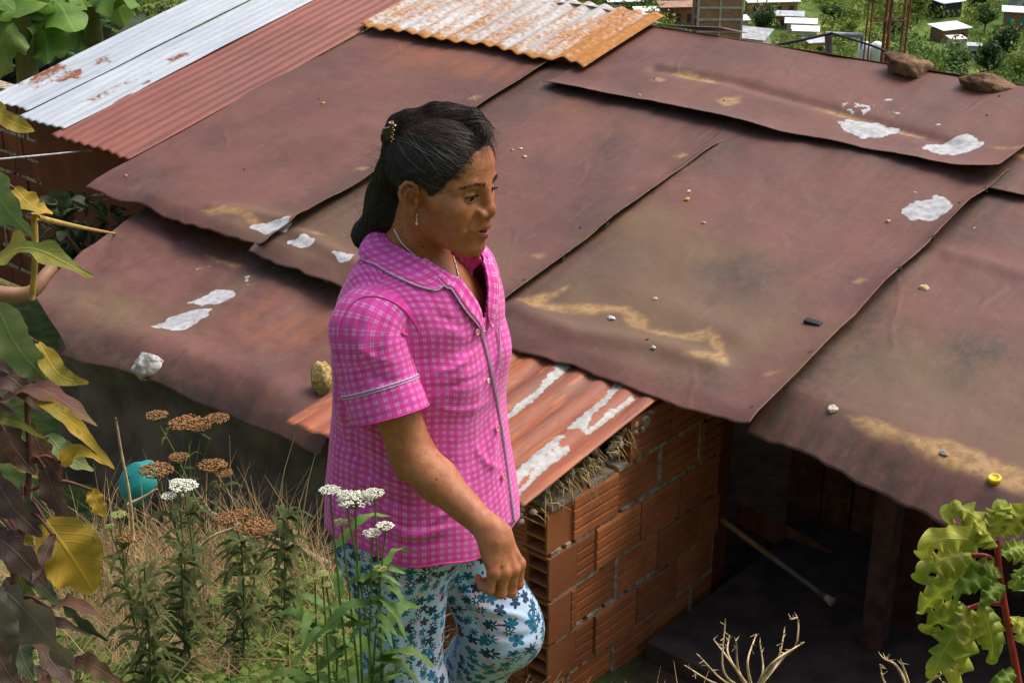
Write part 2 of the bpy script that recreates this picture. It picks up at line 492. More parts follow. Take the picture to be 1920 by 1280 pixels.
# ---- corrugated strips of the roof
def corr_mat(name, base, base2, rust, rust_amt, streak=8.0, soft=.05, stains=()):
    t = NT(name); o = t.obj(); g = t.attr("cuv", True)
    ns = t.noise(t.scale(g, (streak, 1.4, 1)), 1.0, 6, .62)
    nf = t.noise(g, 30, 5, .6); nb = t.noise(t.scale(g, (2.2, 1.0, 1)), 1.0, 4)
    c = t.mix(t.ramp(nb, .35, .65), base, base2)
    c = t.mix(t.ramp(nf, .4, .75, 0, .3), c, tuple(k * .7 for k in base))
    ns3 = t.noise(t.scale(g, (streak * 1.7, .8, 1)), 1.0, 5, .6)
    c = t.mix(t.ramp(ns3, .5, .72, 0, .6), c, tuple(k * .5 for k in base2))
    v = t.math("ADD", t.math("ADD", t.math("MULTIPLY", t.attr("rust"), .27), t.math("MULTIPLY", ns, .62)), t.math("MULTIPLY", nf, .42))
    for i_, (col_, lo_, hi_, sx_, sy_, st_) in enumerate(stains):
        q_ = t.noise(t.scale(t.vmath("ADD", g, (3.7 * i_ + 1, 1.9 * i_, 0)), (sx_, sy_, 1)), 1.0, 7, .66)
        c = t.mix(t.ramp(q_, lo_, hi_, 0, st_), c, col_)
    m = t.ramp(v, .75 - soft - rust_amt, .75 + soft - rust_amt)
    rc = t.mix(t.ramp(nf, .25, .75), rust, tuple(k * .55 for k in rust))
    c = t.mix(m, c, rc)
    pm = t.ramp(t.math("ADD", t.attr("paint"), t.math("ADD", t.math("MULTIPLY", t.math("SUBTRACT", nf, .5), 1.2), t.math("MULTIPLY", t.math("SUBTRACT", ns3, .5), .6))), .45, .65)
    c = t.mix(pm, c, t.mix(t.ramp(nf, .3, .7), (.34, .33, .30), (.50, .50, .47)))
    return t.pbr(c, t.ramp(m, 0, 1, .5, .8), t.bump(nf, .3, .003), 0, .4)
def corr(name, parent, plane, l0, l1, u0, u1, pitch, amp, mat, h0=0.0, rim=None, rust=(), paint=(), seed=0, label=None, saw=.01, res=.009, base_rust=None, lfun=None, skewb=0.0):
    nl = max(int((l1 - l0) / (pitch / 12)), 8); nu = max(int((u1 - u0) / .02), 8)
    a, b = np.meshgrid(np.linspace(l0, l1, nl), np.linspace(0, 1, nu), indexing="ij")
    u = u0 + skewb * (a - l0); u = u + (u1 - u) * b
    l = a
    u = u + (1 - b) ** 8 * (fbm(np.stack([l * 5, 0 * l + seed, 0 * l], -1), 3) - .5) * saw * 4
    if lfun is not None: l = lfun(l, u)
    h = h0 + amp * np.cos(2 * PI * a / pitch) + (fbm(np.stack([l * 1.2, u * 1.2, 0 * l + seed], -1), 3) - .5) * .02
    at_ = {"cuv": np.stack([l, u, 0 * l], -1).reshape(-1, 3)}
    wob = fbm(np.stack([l * 9, u * 9, 0 * l + seed], -1), 4) - .5
    for k, lst in (("rust", rust), ("paint", paint)):
        m = np.zeros(l.shape)
        for pg in lst:
            q = plane.poly(pg)
            s = (l > q[:, 0].min() - .2) & (l < q[:, 0].max() + .2) & (u > q[:, 1].min() - .2) & (u < q[:, 1].max() + .2)
            if s.any(): m[s] = np.maximum(m[s], sstep(.03, -.03, polydist(l[s], u[s], q) + wob[s] * (.09 if k == "rust" else .03)))
        if k == "rust" and base_rust is not None: m = np.maximum(m, base_rust(l, u, b))
        at_[k] = m.ravel()
    o = meshobj(name, plane.P(l, u, h).reshape(-1, 3), grid_faces(nl, nu), None, parent, at_, mats=[mat, rim or mat])
    solidify(o, .003, -1, 1)
    if label: o["label"] = label
    return o
M_RED = corr_mat("red_painted_metal", (.25, .076, .052), (.20, .062, .045), (.20, .06, .03), -.12, stains=(((.14, .05, .04), .52, .68, 12, 1.2, .55), ((.33, .115, .08), .54, .68, 20, 2.0, .5)))
M_GREY = corr_mat("grey_zinc_metal", (.50, .55, .59), (.42, .47, .52), (.27, .095, .035), -.04, 8.0, .08, stains=(((.30, .33, .36), .5, .66, 14, 1.3, .5), ((.58, .60, .62), .52, .66, 20, 1.6, .5)))
M_RUSTY = corr_mat("rusty_zinc_metal", (.56, .58, .58), (.46, .50, .52), (.52, .215, .045), .205, 9.0, .13, stains=(((.42, .36, .27), .48, .62, 12, 1.5, .6),))
M_ORANGE = corr_mat("rusted_through_metal", (.36, .100, .040), (.22, .070, .042), (.50, .20, .06), .11, 9.0, .09, stains=(((.11, .050, .036), .50, .66, 14, 1.6, .8), ((.24, .125, .085), .50, .64, 5, 1.0, .7), ((.46, .15, .045), .52, .64, 22, 3.0, .8), ((.08, .045, .035), .60, .68, 40, 9, .6)))
M_RUSTRIM = simple("rusty_edge", (.36, .20, .06), .8, .4, 40)
corr("corrugated_sheet", house, ROOF, 4.18, 5.03, .30, 3.08, .098, .009, M_RED, .045, label="faded red corrugated strip", seed=3)
GR1 = [[(60,150),(120,138),(160,150),(165,165),(110,175),(55,195)], [(170,130),(215,120),(225,135),(190,140)], [(20,175),(50,165),(50,175),(25,182)]]
corr("corrugated_sheet", house, ROOF, 4.98, 5.50, .36, 3.08, .088, .006, M_GREY, .062, label="pale grey corrugated strip next to the red one", seed=5,
     rust=[[(310,130),(360,115),(360,125),(320,138)], [(145,212),(200,188),(255,165),(300,145),(302,150),(200,200),(150,218)], [(270,172),(290,165),(290,172),(272,178)]])
corr("corrugated_sheet", house, ROOF, 5.46, 5.98, .42, 3.08, .088, .006, M_GREY, .074, label="outermost pale grey corrugated strip with rust spots", seed=6, rust=GR1)
RL = K([(700, 55)])[0]; RR = K([(1100, 148)])[0]
corr("ridge_sheet", house, ROOF, RR[0], RL[0], min(RL[1], RR[1]), 3.16, .135, .010, M_RUSTY, .085, rim=M_RUSTRIM, seed=8, saw=.025,
     label="white metal sheet streaked with orange rust over the ridge",
     base_rust=lambda l, u, b: np.maximum(sstep(.10, .0, b) * .9, sstep(RR[0] + .55, RR[0] + .02, l) * .62))
# back slope of the roof and the white flashing beyond the ridge
U2 = nrm(W * math.cos(.26) - np.array([0, 0, math.sin(.26)]))
BACK = Plane(ROOF.P(0., 3.07, .05), L, U2)
for (l0, l1, m_, lb_) in ((-2.2, 2.2, M_SHEET, None), (2.2, 6.0, M_GREY, None)):
    nl, nu = 60, 30
    a, b = np.meshgrid(np.linspace(l0, l1, nl), np.linspace(0, 1.9, nu), indexing="ij")
    z0 = np.zeros(a.size)
    o = meshobj("back_roof_sheet", BACK.P(a, b, -.01 + 0 * a).reshape(-1, 3), grid_faces(nl, nu), m_, house,
                {"white": z0, "tan": z0, "brown": z0, "dark": z0, "orange": z0, "rust": z0, "paint": z0, "cuv": np.stack([a.ravel(), b.ravel(), z0], -1)})
    solidify(o, .004, -1)
mb = MB()
a, b = np.meshgrid(np.linspace(1.75, 3.6, 60), np.linspace(0, .30, 8), indexing="ij")
P = BACK.P(a, b, .035 + .02 * np.sin(a * 5)).reshape(-1, 3)
o = meshobj("ridge_flashing", P, grid_faces(60, 8), M_GREY, house, {"rust": 0 * a.ravel(), "paint": .6 + 0 * a.ravel(), "cuv": np.stack([a.ravel(), b.ravel(), 0 * a.ravel()], -1)})
solidify(o, .004)
# nails with washers along the seams and in the field
_SV, _SF, _off = [], [], 0
for o_ in (S1, S2, S3, S4, T1, T2):
    nv_ = len(o_.data.vertices); co = np.empty(nv_ * 3, np.float32); o_.data.vertices.foreach_get("co", co)
    np_ = len(o_.data.polygons); fi = np.empty(np_ * 4, np.int32); o_.data.loops.foreach_get("vertex_index", fi)
    _SV.append(co.reshape(-1, 3) + world_loc(house)); _SF.append(fi.reshape(-1, 4) + _off); _off += nv_
SHEETS = BVHTree.FromPolygons([tuple(x) for x in np.concatenate(_SV)], [tuple(x) for x in np.concatenate(_SF)])
def sheet_top(P):
    h_ = SHEETS.ray_cast(Vector(P + N * .4), Vector(-N))
    return np.array(h_[0]) if h_[0] is not None else P
mb = MB()
for (x, y) in [(1700,530),(1762,468),(1812,402),(1535,685),(1860,372),(1425,783),(1236,376),(1322,290),(1150,443),(996,546),(1068,505),(557,142),(468,330),(607,198),(1237,165),(1368,208),(1100,440),(1228,660),(293,286),(1862,232),(1885,195)]:
    l, u = K([(x, y)])[0]
    c = sheet_top(ROOF.P(l + .035, u, 0))
    mb.tube([c - N * .012, c + N * .003], .012, 10); mb.tube([c + N * .002, c + N * .008], .006, 7)
mb.build("nail", M_STUD, house)["kind"] = "stuff"

# ================================================================= walls: hollow bricks
def brick_mat(name, base):
    t = NT(name); o = t.obj()
    n1 = t.noise(o, 5, 5); n2 = t.noise(o, 45, 5, .65)
    tint = t.attr("tint")
    c = t.mix(tint, tuple(k * .6 for k in base), (base[0] * 1.2, base[1] * 1.15, base[2] * 1.0))
    c = t.mix(t.ramp(n1, .40, .70, 0, .7), c, (base[0] * .55, base[1] * .5, base[2] * .5))
    c = t.mix(t.ramp(n2, .55, .75, 0, .5), c, (base[0] * .5, base[1] * .45, base[2] * .42))
    return t.pbr(c, .88, t.bump(n2, .5, .004), 0, .2)
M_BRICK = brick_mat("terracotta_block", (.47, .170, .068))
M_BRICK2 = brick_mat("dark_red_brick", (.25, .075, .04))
M_MORTAR = simple("grey_mortar", (.34, .29, .21), .95, .45, 28, .8, .008)
M_DARKWOOD = simple("dark_red_boards", (.15, .075, .058), .85, .45, 14, .4, .004)
M_HOLE = simple("brick_hollow", (.05, .022, .014), .95, .3, 30)

def brick_wall(parent, O, ex, ey_out, length, courses, bl=.30, bh=.195, th=.12, gap=.016, grooves=3, hollow_start=True, seed=0, mat=None, skip=(), jit=.006, name="brick_wall", steps=None):
    """O lower corner of the outer face; ex along the wall; ey_out outward; courses go up"""
    r = random.Random(seed)
    ex = nrm(ex); ez = np.array([0, 0, 1.0]); ey = nrm(ey_out)
    b = MB(); mo = MB()
    for c in range(courses):
        x = -(.15 if c % 2 else 0.0) + (0 if not steps else steps[c % len(steps)])
        z0 = c * (bh + gap)
        first = True
        while x < length:
            x0 = max(x, 0) ; x1 = min(x + bl, length)
            if x1 - x0 > .04 and (c, first) not in skip:
                # cross-section with horizontal grooves, outer face only
                prof = []
                for g in range(grooves + 1):
                    za = bh * g / (grooves + 1); zb = bh * (g + 1) / (grooves + 1)
                    prof += [(0.0, za + .004), (0.0, zb - .010), (-.007, zb - .007), (-.007, zb)]
                prof = [(-th, 0.0)] + [(-.004, 0.0)] + prof[:-2] + [(-.004, bh), (-th, bh)]
                off = r.uniform(-jit, jit); dz = r.uniform(-.003, .003); tl = r.uniform(-.004, .004)
                g2 = gap * r.uniform(.3, 1.0)
                xs = [x0 + (0 if x0 == 0 else g2 * .5), x1 - g2 * .5]
                tint = r.random()
                m = len(prof)
                V = []
                for i, xx in enumerate(xs):
                    for (d, zz) in prof:
                        V.append(O + ex * xx + ey * (d + off + tl * i) + ez * (z0 + zz + dz))
                F = [(i, (i + 1) % m, m + (i + 1) % m, m + i) for i in range(m)]
                ends = [0, 1]
                if first and hollow_start and x0 == 0:
                    # open end: a frame with hollow cells
                    ends = [1]
                    cells = 3
                    for q in range(cells + 1):
                        zz = bh * q / cells
                        mo_c = O + ex * (.09) + ey * (-th / 2 + off) + ez * (z0 + min(max(zz, .006), bh - .006))
                        b.box(mo_c, (.09, th / 2 - .004, .006), np.stack([ex, ey, ez], 1), tint=tint * .8)
                    for d in (-.006, -th + .006):
                        b.box(O + ex * .09 + ey * (d + off) + ez * (z0 + bh / 2), (.089, .0055, bh / 2 - .001), np.stack([ex, ey, ez], 1), tint=tint * .7)
                    # remove the solid block's first 18 cm
                    for i in range(m): V[i] = V[i] + ex * .18
                if 0 in ends: F.append(tuple(range(m)))
                if 1 in ends or True: F.append(tuple(range(m, 2 * m))[::-1])
                b.add(V, F, tint=tint)
            x += bl; first = False
        # bed joint: rough recessed mortar
        n = int(length / .03)
        for side in (0,):
            xs = np.linspace(.02, length, n)
            rr = np.array([r.uniform(.45, 1.0) for _ in xs])
            for i in range(n - 1):
                if r.random() < .85:
                    mo.box(O + ex * (xs[i] + .015) + ey * (-th / 2 - .006 + .004 * rr[i]) + ez * (z0 + bh + gap / 2), (.0155, th / 2, gap / 2 + .003), np.stack([ex, ey, ez], 1))
        xx = (.30 if c % 2 == 0 else .15)
        while xx < length:
            if r.random() < .8:
                k = r.uniform(-.004, .003)
                mo.box(O + ex * xx + ey * (-th / 2 - .006 + k) + ez * (z0 + bh / 2), (gap * .6, th / 2, bh / 2), np.stack([ex, ey, ez], 1))
            xx += bl
    w = b.build(name, mat or M_BRICK, parent, smooth=False)
    j = mo.build("mortar", M_MORTAR, w, smooth=False)
    return w
shed = empty("lean_to_shed", A0 + L * 1.2 - np.array([0, 0, .6]),
             "low shed of hollow terracotta blocks under rust-orange corrugated metal, behind the woman", "shed")
# wall running away under the main eave, and the one it meets at the corner
NC = 6
WLEN = float((hit(1338, 1050, A0, NW) - A0) @ W)
WB = A0 + np.array([0, 0, .13 - NC * .211])
brick_wall(shed, WB, W, NW if NW[1] < 0 else -NW, WLEN, NC, seed=4, jit=.014)
brick_wall(shed, WB + L * .125 - W * .0, L, -W, 2.9, NC, seed=9, hollow_start=False, bl=.30, mat=M_BRICK, grooves=7, jit=.012)
# loose top courses stepping up under the sloping metal sheet
RB0 = hit(975, 950, A0, NW); RB1 = hit(1240, 742, A0, NW)
slope = (RB1 - RB0); wl = np.hypot(slope[0], slope[1]); sl = slope[2] / wl
NWo = NW if NW[1] < 0 else -NW
topz = WB[2] + NC * .211
r_ = random.Random(3)
b = MB()
for c in range(3):
    z0 = topz + c * .211
    s0 = max(0.0, (z0 + .195 - (RB0[2] - .0)) / sl - np.dot(RB0 - WB, W) * 0) 
    x0 = np.dot(RB0 - WB, W) + (z0 + .20 - RB0[2]) / sl
    x = max(x0, .12 + .1 * c)
    while x < WLEN:
        x1 = min(x + .3, WLEN)
        prof = []
        for g in range(4):
            za = .195 * g / 4; zb = .195 * (g + 1) / 4
            prof += [(0.0, za + .004), (0.0, zb - .010), (-.007, zb - .007), (-.007, zb)]
        prof = [(-.12, 0.0), (-.004, 0.0)] + prof[:-2] + [(-.004, .195), (-.12, .195)]
        m = len(prof); tint = r_.random(); of = r_.uniform(-.012, .012)
        V = [WB + W * xx + NWo * (d + of) + np.array([0, 0, z0 - WB[2] + zz]) for xx in (x + .004, x1 - .01) for d, zz in prof]
        b.add(V, [(i, (i + 1) % m, m + (i + 1) % m, m + i) for i in range(m)] + [tuple(range(m)), tuple(range(m, 2 * m))[::-1]], tint=tint)
        x += .3
b.build("loose_block", M_BRICK, shed, smooth=False)
# mortar lumps and straw stuffed between wall and sheet
lm = MB()
for k in range(60):
    t = r_.random()
    p = RB0 + slope * t + NWo * r_.uniform(-.06, .005) + np.array([0, 0, r_.uniform(-.09, -.035)])
    lm.ball(p, (r_.uniform(.012, .035), r_.uniform(.010, .02), r_.uniform(.006, .014)), 7, 5, R=np.array(Matrix.Rotation(r_.random() * 6, 3, Vector((r_.random(), r_.random(), r_.random()))) ))
for (x, y, s_) in ((1150, 850, .026),):
    p = hit(x, y, A0, NW) + NWo * .0
    lm.ball(p, (s_, s_ * .6, s_ * .7), 9, 6)
lm.build("mortar_lump", M_MORTAR, shed)["kind"] = "stuff"
st = MB()
for k in range(110):
    t = min(max(r_.gauss(.42, .16), 0), 1)
    p = RB0 + slope * t + NWo * r_.uniform(-.05, .02) + np.array([0, 0, r_.uniform(-.07, -.03)])
    d = nrm(NWo * r_.uniform(.1, .8) + np.array([r_.uniform(-.6, .6), r_.uniform(-.6, .6), r_.uniform(-.9, .1)]))
    ln = r_.uniform(.03, .12)
    st.tube([p, p + d * ln * .5, p + d * ln + np.array([0, 0, -.25 * ln])], [.003, .0025, .001], 4, False)
st.build("straw", simple("straw", (.42, .30, .13), .9, .3, 40), shed)["kind"] = "stuff"
# ---- shed roof
RUST = Plane(RB0, L, nrm(slope))
lw, uw = RUST.lu(540, 795)
ORP = [[(1062,676),(1080,684),(1050,712),(1000,762),(945,802),(936,794),(1000,745),(1040,705)],
       [(1168,710),(1184,722),(1140,767),(1110,792),(1100,816),(1064,818),(1075,800),(1120,765)],
       [(1183,748),(1192,757),(1142,797),(1106,826),(1096,820),(1130,793),(1175,758)],
       [(1062,825),(1046,850),(1015,872),(960,937),(953,905),(1000,862),(1040,828)],
       [(1067,843),(1070,853),(1012,900),(977,942),(958,938),(1000,888),(1040,848)]]
sl_len = np.linalg.norm(slope)
corr("corrugated_sheet", shed, RUST, -.03, lw, -.02, sl_len - .03, .125, .0065, M_ORANGE, .02, rim=M_RUSTRIM, paint=ORP, seed=12, saw=.012, skewb=(uw + .02) / (lw + .03),
     label="rust-orange corrugated metal with flaking white paint stripes")
LOW = Plane(EO + L * 3.0 - np.array([0, 0, .10]), L, nrm(W * math.cos(.20) + np.array([0, 0, math.sin(.20)])))
q = LOW.poly([(280, 385), (57, 550), (117, 640), (536, 784), (640, 530)])
LO_L1 = q[0][0]; LO_U0 = (q[2][1] + q[3][1]) / 2; LO_L0 = q[3][0] - .25
SHS = {"white": [
  [(346,572),(375,560),(405,541),(440,546),(446,560),(425,572),(400,578)], [(285,618),(320,600),(355,587),(396,588),(390,600),(360,618),(330,628)]],
 "speck": [[(450,520),(470,508),(482,520),(470,540),(448,545)], [(436,475),(480,470),(484,480),(450,484)], [(468,570),(502,566),(500,586),(474,586)],
  [(360,502),(395,490),(400,497),(370,510)], [(576,513),(628,530),(622,540),(588,527)], [(602,570),(632,560),(634,582),(608,587)], [(606,598),(640,594),(638,608),(610,606)], [(505,500),(540,505),(535,515),(505,510)]],
 "orange": [[(275,385),(345,398),(660,515),(655,545),(560,512),(430,460),(320,408)], [(420,600),(520,560),(640,600),(600,640),(480,640)]],
 "tan": [[(380,470),(410,480),(460,500),(440,505),(400,490)]],
 "brown": [[(60,560),(130,520),(250,560),(330,590),(300,640),(150,640)], [(300,600),(400,540),(500,500),(480,540),(380,620)]],
 "dark": [[(110,630),(190,635),(260,668),(330,705),(450,740),(540,775),(545,800),(440,775),(300,730),(180,665)], [(480,470),(560,500),(620,560),(560,540),(500,510)]]}
nl, nu = 300, 190
a, b = np.meshgrid(np.linspace(0, 1, nl), np.linspace(0, 1, nu), indexing="ij")
UBL = lambda l_: np.interp(l_, [q[3][0], q[2][0]], [q[3][1], q[2][1]])
l = LO_L0 + (q[2][0] - LO_L0) * a
UB = UBL(l) - .025
u = UB + (0.12 - UB) * b
lleft = np.interp(u, [q[2][1] - .1, q[2][1], q[1][1], q[0][1], .12], [q[2][0], q[2][0], q[1][0], q[0][0], q[0][0] + .02])
l = LO_L0 + (lleft - LO_L0) * a
l = l + a ** 9 * (fbm(np.stack([u * 5, 0 * u + 3, 0 * u], -1), 3) - .5) * .12
h = (fbm(np.stack([l * 1.6, u * 1.6, 0 * l + 21], -1), 4) - .5) * .10 + (fbm(np.stack([l * 6, u * 6, 0 * l + 2], -1), 3) - .5) * .022
h += -.05 * np.exp(-(np.maximum(u - UB, 0) / .10)) + .03 * np.exp(-((u - UB - .16) / .12) ** 2)
ubl = UB + .05 + (fbm(np.stack([l * 1.7, 0 * u + 2, 0 * u], -1), 3) - .5) * .10
d = np.maximum(ubl - u, 0); s = d - .04 * (1 - np.exp(-d / .04))
ang = 1.15
P = LOW.P(l, u, h)
P = P - s[..., None] * (LOW.eu * (1 - math.cos(ang)) + LOW.n * math.sin(ang))
at_ = masks(LOW, l, u, SHS)
at_["cuv"] = np.stack([l + 40, u, 0 * l], -1).reshape(-1, 3)
o = meshobj("roof_sheet", P.reshape(-1, 3), grid_faces(nl, nu), None, shed, {k: (v if v.ndim == 2 and v.shape[-1] == 3 else v.ravel()) for k, v in at_.items()}, mats=[M_SHEET, M_RIM])
o["label"] = "crumpled brown sheet over the low shed, with white splashes"
solidify(o, .004, -1, 1)
# dark cloth hanging in the shade below it
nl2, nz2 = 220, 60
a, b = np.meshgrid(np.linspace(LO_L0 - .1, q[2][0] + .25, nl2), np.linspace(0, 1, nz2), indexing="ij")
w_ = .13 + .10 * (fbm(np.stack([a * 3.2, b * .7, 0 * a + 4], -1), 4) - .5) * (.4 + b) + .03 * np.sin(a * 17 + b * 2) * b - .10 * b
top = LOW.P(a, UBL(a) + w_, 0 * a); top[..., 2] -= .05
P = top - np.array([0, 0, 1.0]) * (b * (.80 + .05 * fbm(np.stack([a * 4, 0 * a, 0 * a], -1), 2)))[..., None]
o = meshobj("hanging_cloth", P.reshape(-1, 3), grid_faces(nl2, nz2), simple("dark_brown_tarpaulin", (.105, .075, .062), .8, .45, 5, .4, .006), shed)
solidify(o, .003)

# ---- house walls below the roof
hw = MB()
def wallbox(mbq, l0, l1, w0, w1, z0, z1):
    c = EO + L * (l0 + l1) / 2 + W * (w0 + w1) / 2
    c = np.array([c[0], c[1], (z0 + z1) / 2])
    mbq.box(c, (abs(l1 - l0) / 2, abs(w1 - w0) / 2, (z1 - z0) / 2), np.stack([L, W, [0, 0, 1]], 1), tint=.3)
zf = -3.95
wallbox(hw, -2.6, -.05, 1.42, 1.54, zf, EO[2] + .28)      # back of the porch
wallbox(hw, .05, 5.7, .55, .67, zf, EO[2] + .05)
wallbox(hw, -2.72, -2.6, .1, 5.3, zf, EO[2] + .0)
wallbox(hw, 5.6, 5.72, .68, 5.3, zf, EO[2] + .05)
wallbox(hw, -2.6, 5.6, 5.05, 5.15, zf, EO[2] + .02)
pf = MB(); wallbox(pf, -2.6, -.05, -.1, 1.4, zf - .1, -3.74); pf.build("porch_floor", simple("trodden_earth", (.070, .050, .042), .95, .4, 6), house, smooth=False)
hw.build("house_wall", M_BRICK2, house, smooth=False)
# wooden front of the porch: boards, a post, a sloping rail
wd = MB()
r_ = random.Random(8)
x = -2.55
while x < -.02:
    w_ = r_.uniform(.16, .26)
    wallbox(wd, x, x + w_ - .012, 1.33 + r_.uniform(0, .02), 1.405, zf, EO[2] + .22)
    x += w_
wd.build("plank_front", M_DARKWOOD, house, smooth=False)
def onplane(x, y, w):     # a point on the upright plane parallel to the eave, w metres behind it
    return hit(x, y, EO + W * w, W)
ps = MB()
p0 = onplane(1668, 960, .55); 
ps.box(np.array([p0[0], p0[1], -3.2]), (.045, .045, .75), np.stack([L, W, [0, 0, 1]], 1))
p1 = onplane(1720, 960, .75)
ps.box(np.array([p1[0], p1[1], -3.2]), (.07, .03, .74), np.stack([L, W, [0, 0, 1]], 1))
ps.build("porch_post", simple("post_wood", (.10, .05, .04), .85, .4, 12), house, smooth=False)
rl = MB()
a1, a2 = onplane(1385, 955, 1.1), onplane(1660, 1115, 1.1)
ax = nrm(a2 - a1); up_ = nrm(np.cross(ax, W))
rl.box((a1 + a2) / 2, (np.linalg.norm(a2 - a1) / 2, .015, .06), np.stack([ax, W, up_], 1))
rl.build("rail_board", simple("red_board", (.26, .09, .07), .8, .4, 12), house, smooth=False)
# far neighbouring brick wall seen at the left under the grey eave
lw_ = MB()
WL = EO + L * 5.55 + W * .75
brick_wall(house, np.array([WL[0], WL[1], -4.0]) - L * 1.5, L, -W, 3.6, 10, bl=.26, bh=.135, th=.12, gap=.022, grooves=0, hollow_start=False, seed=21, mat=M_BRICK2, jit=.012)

# ---- pole leaning in the dark porch
p0 = onplane(1350, 972, .62); p1 = onplane(1558, 1126, .62)
po = empty("broom_pole", p1 - [0, 0, .02], "thin slanting pole in the dark porch, half bare wood, half grey-green", "pole")
t_ = MB(); pm = p0 + (p1 - p0) * .5
t_.tube([p0, p0 + (pm - p0) * .5, pm], .014, 8); t_.build("bare_shaft", simple("bare_wood", (.33, .20, .10), .8), po)
t_ = MB(); t_.tube([pm, p1], .013, 8); t_.build("painted_shaft", simple("grey_green_paint", (.16, .19, .18), .5), po)
t_ = MB(); t_.tube([p1 - (p1 - p0) * .05, p1 + (p1 - p0) * .02], [.016, .024], 8); t_.build("end_ferrule", simple("pale_ferrule", (.5, .42, .3), .7), po)
# ================================================================= terrain
def ground_h(x, y):
    x = np.asarray(x, float); y = np.asarray(y, float)
    near = interp(y, [-40, -8, -1, 0.5, 1.9, 2.7], [24, 5.0, -.35, -1.45, -2.12, -2.17])
    left = interp(y, [-40, 2.7, 4.3, 5.2, 7, 14, 24, 60, 120, 190, 235, 275, 330, 420, 700], [0, 0, -.52, -1.35, -1.8, -2.1, -6, -22, -40, -46, -46, -42, -26, 8, 90])
    right = interp(y, [-40, 2.7, 3.3, 4.2, 8, 14, 24, 60, 120, 190, 235, 275, 330, 420, 700], [0, 0, -.55, -1.62, -1.8, -2.1, -6, -22, -40, -46, -46, -42, -26, 8, 90])
    k = sstep(-.45, .12, x + (y - 3.2) * .30)
    z = near + left * (1 - k) + right * k
    far = sstep(60, 130, y)
    z = z + far * ((fbm(np.stack([x * .012, y * .012, 0 * x], -1), 3) - .5) * 26 + (fbm(np.stack([x * .05, y * .05, 0 * x + 4], -1), 3) - .5) * 5)
    z = z + (1 - sstep(10, 40, np.abs(y))) * (fbm(np.stack([x * 2.2, y * 2.2, 0 * x], -1), 3) - .5) * .07
    return z
def far_hit(px, py, lift=0.0):
    r = ray(px, py)
    t = np.linspace(60, 900, 6000)
    P = t[:, None] * r
    g = ground_h(P[:, 0], P[:, 1]) + lift
    i = np.argmax(P[:, 2] < g)
    return P[i] if P[i, 2] < g[i] else P[3000]
xs = np.r_[-420:-60:24j, -60:-8:24j, -8:-2.5:24j, -2.5:2.2:110j, 2.2:8:24j, 8:60:24j, 60:420:40j]
ys = np.r_[-40:-1:20j, -1:1.5:20j, 1.55:5.2:100j, 5.3:14:36j, 14:60:20j, 60:160:26j, 162:330:84j, 335:900:30j]
xs = np.unique(np.round(xs, 4)); ys = np.unique(np.round(ys, 4))
a, b = np.meshgrid(xs, ys, indexing="ij")
P = np.stack([a, b, ground_h(a, b)], -1).reshape(-1, 3)
t = NT("hillside_soil_and_grass"); g = t.n("NewGeometry").outputs["Position"]
n1 = t.noise(g, .9, 6, .6); n2 = t.noise(g, 9, 6, .65); n3 = t.noise(g, .045, 6, .6); n4 = t.noise(g, .4, 5, .6)
near_c = t.mix(t.ramp(n2, .35, .65), (.105, .072, .040), (.24, .18, .095))
near_c = t.mix(t.ramp(n1, .36, .52), near_c, t.mix(t.ramp(n2, .3, .7), (.050, .085, .020), (.13, .18, .045)))
far_c = t.mix(t.ramp(n3, .38, .62), (.065, .125, .030), (.20, .26, .055))
far_c = t.mix(t.ramp(n4, .45, .75, 0, .75), far_c, (.035, .07, .020))
far_c = t.mix(t.ramp(t.noise(g, .021, 4), .60, .68), far_c, (.36, .28, .12))
sy = t.n("SeparateXYZ", {0: g}).outputs[1]
sx = t.n("SeparateXYZ", {0: g}).outputs[0]
near_c = t.mix(t.math("MULTIPLY", t.ramp(sx, .25, .7), t.ramp(sy, 2.9, 3.5)), near_c, t.mix(t.ramp(n2, .3, .7), (.05, .035, .025), (.10, .07, .05)))  # soil by the porch darkened, its deep shade put into the colour
c = t.mix(t.ramp(sy, 25, 70), near_c, far_c)
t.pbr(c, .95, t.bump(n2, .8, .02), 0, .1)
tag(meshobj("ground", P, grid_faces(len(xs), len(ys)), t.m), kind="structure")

# ================================================================= sky and light
w = bpy.data.worlds.new("World"); scene.world = w; w.use_nodes = True
wt = w.node_tree; wt.nodes.clear()
sky = wt.nodes.new("ShaderNodeTexSky"); sky.sky_type = "NISHITA"; sky.sun_disc = False
SUN_EL, SUN_AZ = math.radians(58), math.radians(62)      # azimuth from +y towards +x
sky.sun_elevation = SUN_EL; sky.sun_rotation = SUN_AZ
sky.air_density = 1.0; sky.dust_density = 6.0; sky.ozone_density = 1.0
bg = wt.nodes.new("ShaderNodeBackground"); bg.inputs[1].default_value = .15
wo = wt.nodes.new("ShaderNodeOutputWorld")
wt.links.new(sky.outputs[0], bg.inputs[0]); wt.links.new(bg.outputs[0], wo.inputs[0])
sl_ = bpy.data.lights.new("sun", "SUN"); sl_.energy = 1.5; sl_.angle = math.radians(38); sl_.color = (1, .95, .88)
so = bpy.data.objects.new("sun", sl_)
sd = Vector((math.cos(SUN_EL) * math.sin(SUN_AZ), math.cos(SUN_EL) * math.cos(SUN_AZ), math.sin(SUN_EL)))
so.rotation_euler = sd.to_track_quat("Z", "Y").to_euler(); so.location = (4, 4, 12)
COL.objects.link(so)
vs = scene.view_settings
vs.view_transform = "Standard"; vs.look = "None"; vs.exposure = 0.45; vs.gamma = 1.0
scene.cycles.use_denoising = True
